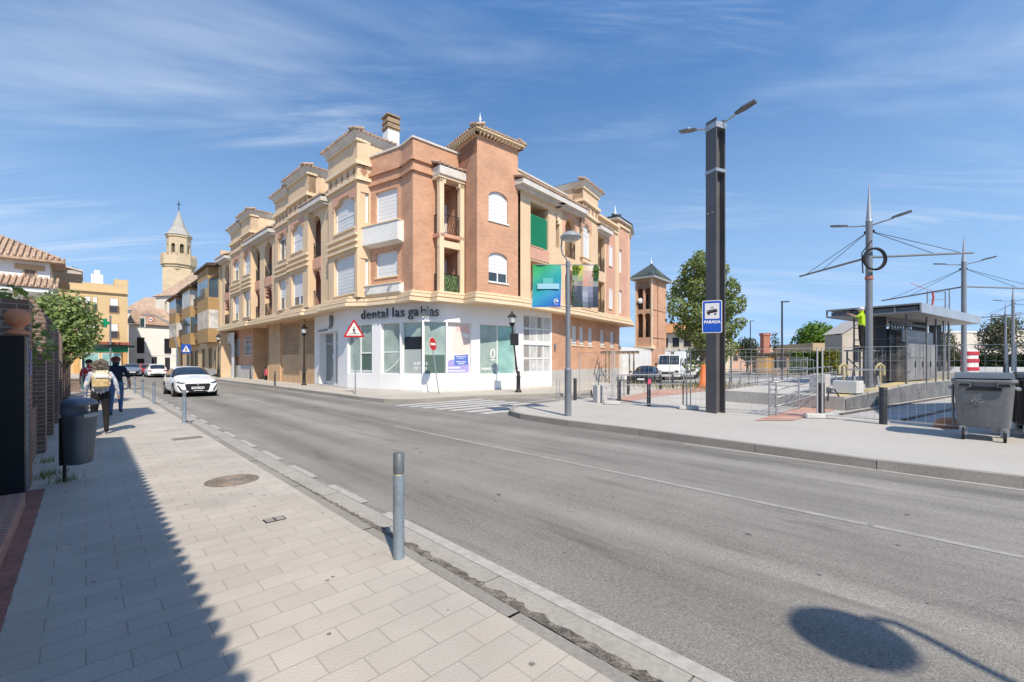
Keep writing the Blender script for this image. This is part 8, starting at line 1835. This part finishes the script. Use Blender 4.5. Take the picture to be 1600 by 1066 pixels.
# vehicles in the side street
SIDE_RZ = atan2(-.85, -.42)
p = at(1009, 600, 33.5); p.z = -.15; far = [('dark grey car facing the camera behind the steel rail', p, mat('dark_car_paint', (0.03, 0.032, 0.036), .3, 0, spec=.5, coat=.5))]
def van(label, p, rz, L=5.3, Wd=2.0, H=2.4, col=None, box=False):
    t = thing('parked_van', label, 'van', p, rz, 'white vans parked in the side street'); hw = Wd / 2; col = col or paint('white_van_paint', (0.74, 0.74, 0.73), .35); pr = [(-L / 2, .4), (-L / 2, H - .1), (-L / 2 + .1, H), (L / 2 - 1.75, H), (L / 2 - 1.25, H - .08), (L / 2 - .75, 1.45), (L / 2 - .1, 1.12), (L / 2, .95), (L / 2, .4)]
    if box: pr = [(L / 2 - 2.3, .4), (L / 2 - 2.3, 2.1), (L / 2 - 1.4, 2.1), (L / 2 - .8, 1.45), (L / 2 - .1, 1.12), (L / 2, .95), (L / 2, .4)]
    mb = MB(); n = len(pr); V = [(x, s_ * hw * (1 if z < 1.4 else .93), z) for s_ in (-1, 1) for x, z in pr]; mb.add(V, [tuple(range(n)), tuple(range(2 * n - 1, n - 1, -1))] + [(i, i + n, (i + 1) % n + n, (i + 1) % n) for i in range(n)]); mb.build('body', col, t, bevel=.05)
    j = 4 if not box else 2; (xa, za), (xb, zb) = pr[j], pr[j + 1]; nrm = Vector((zb - za, 0, xa - xb)).normalized() * -1; nrm = nrm if nrm.x > 0 else -nrm
    mb = MB(); f = lambda t_, y: Vector((xa + (xb - xa) * t_, y, za + (zb - za) * t_)) + nrm * .03
    mb.poly([f(.06, -hw * .82), f(.96, -hw * .88), f(.96, hw * .88), f(.06, hw * .82)]); mb.build('windscreen', CG, t)
    for s_ in (-1, 1):
        mb = MB(); mb.poly([(pr[j][0] - .5, s_ * (hw * .945 + .012), 1.45), (pr[j + 1][0] - .1, s_ * (hw * .985), 1.42), (pr[j][0] + .15, s_ * (hw * .94), H - .35 if not box else 1.95), (pr[j][0] - .5, s_ * (hw * .94), H - .3 if not box else 2.0)]); mb.build('side_window', CG, t)
        mb = MB(); mb.box((L / 2 + .005, s_ * hw * .74, .88), (.04, .3, .2)); mb.build('headlight', LAMPG, t)
        mb = MB(); mb.box((L / 2 - 1.0, s_ * (hw + .13), 1.5), (.1, .14, .26)); mb.build('mirror', TRIM, t)
        for x in (-L * .3, L * .31): mb = MB(); mb.tube([(x, s_ * (hw - .2), .33), (x, s_ * (hw + .01), .33)], .33, 16); mb.build('wheel', TYRE, t)
    mb = MB(); mb.box((L / 2 + .01, 0, .72), (.03, 1.0, .22)); mb.build('grille', TRIM, t); mb = MB(); mb.box((L / 2 + .02, 0, .5), (.03, .52, .11)); mb.build('number_plate', PLATE, t)
    if box: mb = MB(); mb.box((-.75, 0, 1.75), (L - 1.9, Wd * 1.06, 2.1)); mb.build('load_box', WHITE, t)
    return t
t, L, hw = car(far[0][0], far[0][1], SIDE_RZ, far[0][2]); T = tree_of(t)
for nm, m, pts, pu in (('grille', TRIM, [(-.5, .26), (.5, .26), (.6, .62), (-.6, .62)], .01), ('number_plate', PLATE, [(-.25, .42), (.25, .42), (.25, .53), (-.25, .53)], .03), ('headlight', LAMPG, [(.48, .64), (.80, .66), (.80, .76), (.5, .75)], .01), ('headlight', LAMPG, [(-.48, .64), (-.80, .66), (-.80, .76), (-.5, .75)], .01)):
    mb = MB(); mb.smooth = True; mb.add(*on_nose(T, pts, pu, 1)); mb.build(nm, m, t)
p = at(1049, 595, 41); p.z = -.15; van('white panel van facing the camera right of the dark car', p, SIDE_RZ)
p = at(1073, 590, 47); p.z = -.15; van('white box lorry partly behind the white panel van', p, SIDE_RZ, 6.2, 2.1, 2.6, None, True)
p = at(1570, 575, 62); p.z = .3; van('small white van far behind the waste containers', p, R(200), 4.4, 1.8, 2.0)
# trees
q = at(1101, 602, 30); q.z = 0; rn = random.Random(13); cl = []
for px, py, r in ((1100, 412, 1.0), (1085, 425, 1.1), (1118, 425, 1.0), (1068, 450, 1.0), (1100, 455, 1.3), (1135, 452, 1.0), (1058, 480, .8), (1085, 490, 1.2), (1120, 490, 1.2), (1148, 478, .8), (1070, 515, .85), (1100, 525, 1.1), (1132, 518, 1.0), (1156, 505, .55), (1090, 555, .9), (1118, 555, .95), (1140, 545, .7), (1078, 572, .5), (1105, 578, .7), (1050, 462, .5), (1047, 500, .4), (1160, 468, .4), (1092, 400, .5), (1122, 405, .55)):
    c = at(px, py, 30 + rn.uniform(-1.6, 1.6)); r *= .86; cl.append(((c.x - q.x, c.y - q.y, c.z), (r, r, r * .95)))
tree('poplar_tree', 'tall leafy poplar standing behind the dark tram mast', q, cl, 12500, .22, LEAF1, .17, seed=3)
def simple_tree(label, px, py_top, py_bot, wpx, Y, n, size, lm, seed, zb=0.0, nm='round_tree', tr=.16, group=None, irregular=.5):
    p = at(px, 565, Y); p.z = zb; rn = random.Random(seed); zt = at(0, py_top, Y).z - zb; z0_ = at(0, py_bot, Y).z - zb; w = wpx * Y / FPX; cl = []
    for k in range(13):
        a = rn.uniform(0, 2 * pi); f = rn.uniform(0, 1); rr = w * .5 * (1 - .55 * f ** 2) * rn.uniform(.25, .72); r = w * rn.uniform(.17, .27)
        cl.append(((rr * cos(a), rr * sin(a), z0_ + r * .7 + (zt - z0_ - 1.5 * r) * f), (r, r, r * rn.uniform(.8, 1.05))))
    cl.append(((0, 0, (zt + z0_) / 2), (w * .34, w * .34, (zt - z0_) * .36)))
    return tree(nm, label, p, cl, n, size, lm, tr, group, seed)
simple_tree('bright green round tree behind the hedge left of the shelter', 1273, 501, 556, 72, 68, 4200, .42, LEAF2, 5)
simple_tree('dark narrow tree at the right shoulder of the bright round tree', 1312, 512, 556, 22, 66, 800, .36, LEAF3, 51, tr=.12)
simple_tree('small dark green tree right of the poplar, by the kiosk', 1168, 521, 572, 46, 58, 1700, .30, LEAF3, 6)
simple_tree('olive coloured tree seen through the scaffold right of the cabinets', 1478, 507, 566, 44, 52, 1500, .30, LEAF5, 7)
simple_tree('large olive coloured tree at the right edge behind the catenary masts', 1568, 492, 564, 78, 56, 3400, .33, LEAF5, 8)
simple_tree('thin young tree with few leaves beside the red chimney', 1210, 516, 552, 18, 62, 90, .3, LEAF3, 9, tr=.06)
simple_tree('bushy dark tree behind the parked vans', 1062, 545, 580, 44, 52, 1200, .28, LEAF3, 10)
simple_tree('small olive tree at the far right edge beside the large one', 1640, 500, 564, 60, 58, 1500, .32, LEAF5, 12)
def hedge(label, px0, px1, Y0, Y1, z0_, z1_, lm, n, size, seed, th_=1.2, nm='hedge', cat='hedge'):
    a, b = at(px0, 565, Y0), at(px1, 565, Y1); c = (a + b) / 2; c.z = 0; a.z = b.z = 0; rn = random.Random(seed); mb = MB(); d = b - a; nn = Vector((-d.y, d.x, 0)).normalized()
    for _ in range(n):
        p = a + d * rn.random() + nn * (rn.choice((-.5, -.5, .5)) * th_ + rn.gauss(0, .09)) - c; p.z = z0_ + (z1_ - z0_) * rn.random() ** .8 + rn.gauss(0, .05); q_ = Vector((rn.gauss(0, 1), rn.gauss(0, 1), rn.gauss(0, .6))).normalized(); r_ = q_.cross(Vector((rn.gauss(0, 1), rn.gauss(0, 1), rn.gauss(0, 1)))).normalized(); s_ = size * rn.uniform(.6, 1.3)
        mb.poly([p - q_ * s_ * .5, p + r_ * s_ * .3, p + q_ * s_ * .5, p - r_ * s_ * .3])
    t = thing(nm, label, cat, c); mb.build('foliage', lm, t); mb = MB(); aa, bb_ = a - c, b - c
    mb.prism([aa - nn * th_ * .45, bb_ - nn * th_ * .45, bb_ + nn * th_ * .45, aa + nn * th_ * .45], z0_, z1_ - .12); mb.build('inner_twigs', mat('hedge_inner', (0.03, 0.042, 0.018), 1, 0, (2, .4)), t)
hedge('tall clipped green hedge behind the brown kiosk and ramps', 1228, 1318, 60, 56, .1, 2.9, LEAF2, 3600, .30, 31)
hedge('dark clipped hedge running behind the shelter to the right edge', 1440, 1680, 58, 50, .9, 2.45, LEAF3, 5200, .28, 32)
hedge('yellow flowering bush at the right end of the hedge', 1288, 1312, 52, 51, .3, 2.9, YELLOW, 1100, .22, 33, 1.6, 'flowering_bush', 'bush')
A, B = at(1430, 565, 57), at(1700, 565, 48); A.z = B.z = 0; P_ = Plane((A.x, A.y), (B.x, B.y)); mb = MB(); P_.box(mb, 0, P_.L, 0, .95, -.3, .4); o = mb.build('low_wall', WHITEOLD); tag(o, 'low whitish wall under the dark hedge at the right', 'wall')
# kiosk
p = at(1203, 582, 58); p.z = .05; t = thing('kiosk', 'brown timber kiosk with a flat dark roof and one dark window', 'kiosk', p, R(-18)); KW = mat('kiosk_timber', (0.34, 0.21, 0.10), .8, 0, (.8, .15), (6, .12))
mb = MB(); mb.box((0, 0, 1.2), (3.7, 2.6, 2.4)); mb.build('walls', KW, t); mb = MB(); mb.box((0, 0, 2.5), (4.3, 3.2, .22)); mb.build('roof', mat('kiosk_roof', (0.05, 0.045, 0.04), .8), t); mb = MB(); mb.box((.9, -1.31, 1.35), (1.3, .05, 1.3)); f = mb.build('window', IRON, t); mb = MB(); mb.box((-.5, -1.31, 1.1), (.8, .05, 2.1)); mb.build('door', mat('kiosk_door_ochre', (0.50, 0.27, 0.07), .7), t)
# far houses, chimney, sheds
def far_house(label, px0, px1, Y, z1, m, roof=TILEO, zr=1.6, dep=9, nm='far_house', win=2):
    A, B = at(px0, 565, Y), at(px1, 565, Y); A.z = B.z = 0; P = Plane((A.x, A.y), (B.x, B.y)); t = thing(nm, label, 'house', (A + B) / 2); block(t, [P.p(0, 0), P.p(P.L, 0), P.p(P.L, 0, -dep), P.p(0, 0, -dep)], -.3, z1, m)
    if roof:
        mb = MB(); mb.poly([P.p(-.4, z1, .5), P.p(P.L + .4, z1, .5), P.p(P.L + .4, z1 + zr, -dep / 2), P.p(-.4, z1 + zr, -dep / 2)])
        for x in (-.4, P.L + .4): mb.poly([P.p(x, z1, .5), P.p(x, z1 + zr, -dep / 2), P.p(x, z1, -dep)])
        mb.build('roof', roof, t, True)
    for k in range(win):
        x = P.L * (k + .5) / win; bwin(t, P, x - .5, x + .5, z1 * .45, z1 * .45 + 1.2, mat('dark_window'  , (0, 0, 0)), m)
    return t, P
far_house('low pinkish house between the poplar and the kiosk', 1140, 1176, 92, 3.9, mat('pink_house', (0.60, 0.36, 0.26), .9), TILEO, 1.3)
far_house('pale low house with orange roof behind the red chimney', 1180, 1240, 110, 4.0, PALEB, TILE, 1.5, win=3)
far_house('tan walled low house in front of the bright round tree', 1270, 1308, 62, 4.2, mat('tan_wall', (0.50, 0.38, 0.24), .9), None, win=1)
t, P = far_house('grey beige gabled house behind the shelter roof', 1316, 1374, 54, 4.9, mat('beige_gable_wall', (0.46, 0.40, 0.33), .9, 0, (.5, .08)), None, dep=3, win=0)
mb = MB(); L = P.L; g0, g1, gp_ = P.p(-.2, 4.9, .02), P.p(L + .2, 4.9, .02), P.p(L * .55, 6.6, .02); k_ = P.n * -3.2
mb.poly([g0, g1, gp_]); mb.build('gable', mat('beige_gable_wall'  , (0, 0, 0)), t, True); mb = MB(); u_ = Vector((0, 0, .12)); mb.add([g0 + u_ + P.n * .3, gp_ + u_ + P.n * .3, gp_ + u_ + k_, g0 + u_ + k_, g1 + u_ + P.n * .3, g1 + u_ + k_], [(0, 1, 2, 3), (1, 4, 5, 2)]); mb.build('roof', mat('pale_roof_sheet', (0.48, 0.44, 0.38), .7), t, True)
bwin(t, P, L * .30, L * .46, 1.5, 3.6, mat('dark_window'  , (0, 0, 0)), CREAM2); mb = MB(); P.box(mb, L * .6, L * .78, 0, 5.2, .02, .3); mb.build('pier', CREAM2, t, True)
t, P = far_house('long pale warehouse at the far right behind the trees', 1400, 1720, 118, 9.3, mat('warehouse_wall', (0.64, 0.58, 0.50), .9, 0, (.08, .06)), None, dep=30, nm='warehouse', win=0); mb = MB(); P.box(mb, 0, P.L, 9.3, 9.7, -1, .2); P.box(mb, P.L * .55, P.L, 9.7, 10.1, -6, -.2); mb.build('parapet', WHITEOLD, t, True)
mb = MB(); mb.prism([(-.7, -.7), (.7, -.7), (.7, .7), (-.7, .7)], 0, 7.2); mb.prism([(-.85, -.85), (.85, -.85), (.85, .85), (-.85, .85)], 7.2, 7.7); p = at(1195.5, 565, 95); p.z = 0; o = mb.build('brick_chimney', brick('red_chimney_brick', (0.42, 0.15, 0.09), (0.36, 0.13, 0.08), (0.4, 0.25, 0.2), .5, .2, .02)); o.location = p; tag(o, 'square red brick chimney rising behind the kiosk', 'chimney')
for i, (px0, px1, Y, z1, c_) in enumerate(((1085, 1140, 130, 5.2, PALEB), (1236, 1272, 150, 5.0, WHITEOLD), (1120, 1150, 105, 4.6, WHITEOLD))):
    far_house(('cream far house with clay roof left of the pinkish house', 'small white far house left of the hedge and round tree', 'white far house right behind the dark mast')[i], px0, px1, Y, z1, c_, TILE, 1.6, win=2)
# tall thin lamp posts of the plaza
def thin_post(label, px, py_top, Y, zb=0.0):
    p = at(px, 565, Y); p.z = zb; h_ = at(0, py_top, Y).z - zb; t = thing('lamp_post', label, 'street lamp', p, 0, 'thin dark lamp posts on the far plaza'); mb = MB(); mb.tube([(0, 0, 0), (0, 0, h_)], [.075, .055], 8); mb.build('pole', GREYDK, t); mb = MB(); mb.box((.22, 0, h_ + .02), (.55, .16, .07)); mb.build('lamp_head', GREYDK, t)
thin_post('thin dark lamp post standing before the brown kiosk', 1222, 472, 31.5); thin_post('thin dark lamp post right of the poplar, behind the small dark tree', 1172.5, 502, 56); thin_post('thin dark lamp post half hidden by the poplar beside the mast', 1142, 508, 33)
p = at(1086, 590, 33); p.z = .05; mb = MB(); mb.lathe([(.36, 0), (.36, .06), (.24, .08), (.16, 1.3), (.13, 1.4), (.001, 1.42)], (0, 0, 0), 14); o = mb.build('orange_drum', mat('orange_plastic', (0.62, 0.17, 0.05), .6)); o.location = at(1099, 590, 27); o.location.z = 0; tag(o, 'orange traffic drum at the foot of the poplar', 'traffic drum')
# scrubby ground under the poplar
sg = MB(); rn = random.Random(77); q = at(1095, 602, 28)
for _ in range(700):
    p = Vector((q.x + rn.gauss(0, 2.2), q.y + rn.gauss(0, 2.0), .0)); h_ = rn.uniform(.1, .45); d = Vector((rn.uniform(-1, 1), rn.uniform(-1, 1), 0)) * .12; sg.poly([p, p + Vector((.05, 0, 0)), p + d + Vector((0, 0, h_))])
tag(sg.build('dry_scrub', leafmat('dry_grass', (0.14, 0.13, 0.05), (0.24, 0.21, 0.10), (0.34, 0.29, 0.16))), kind='stuff')
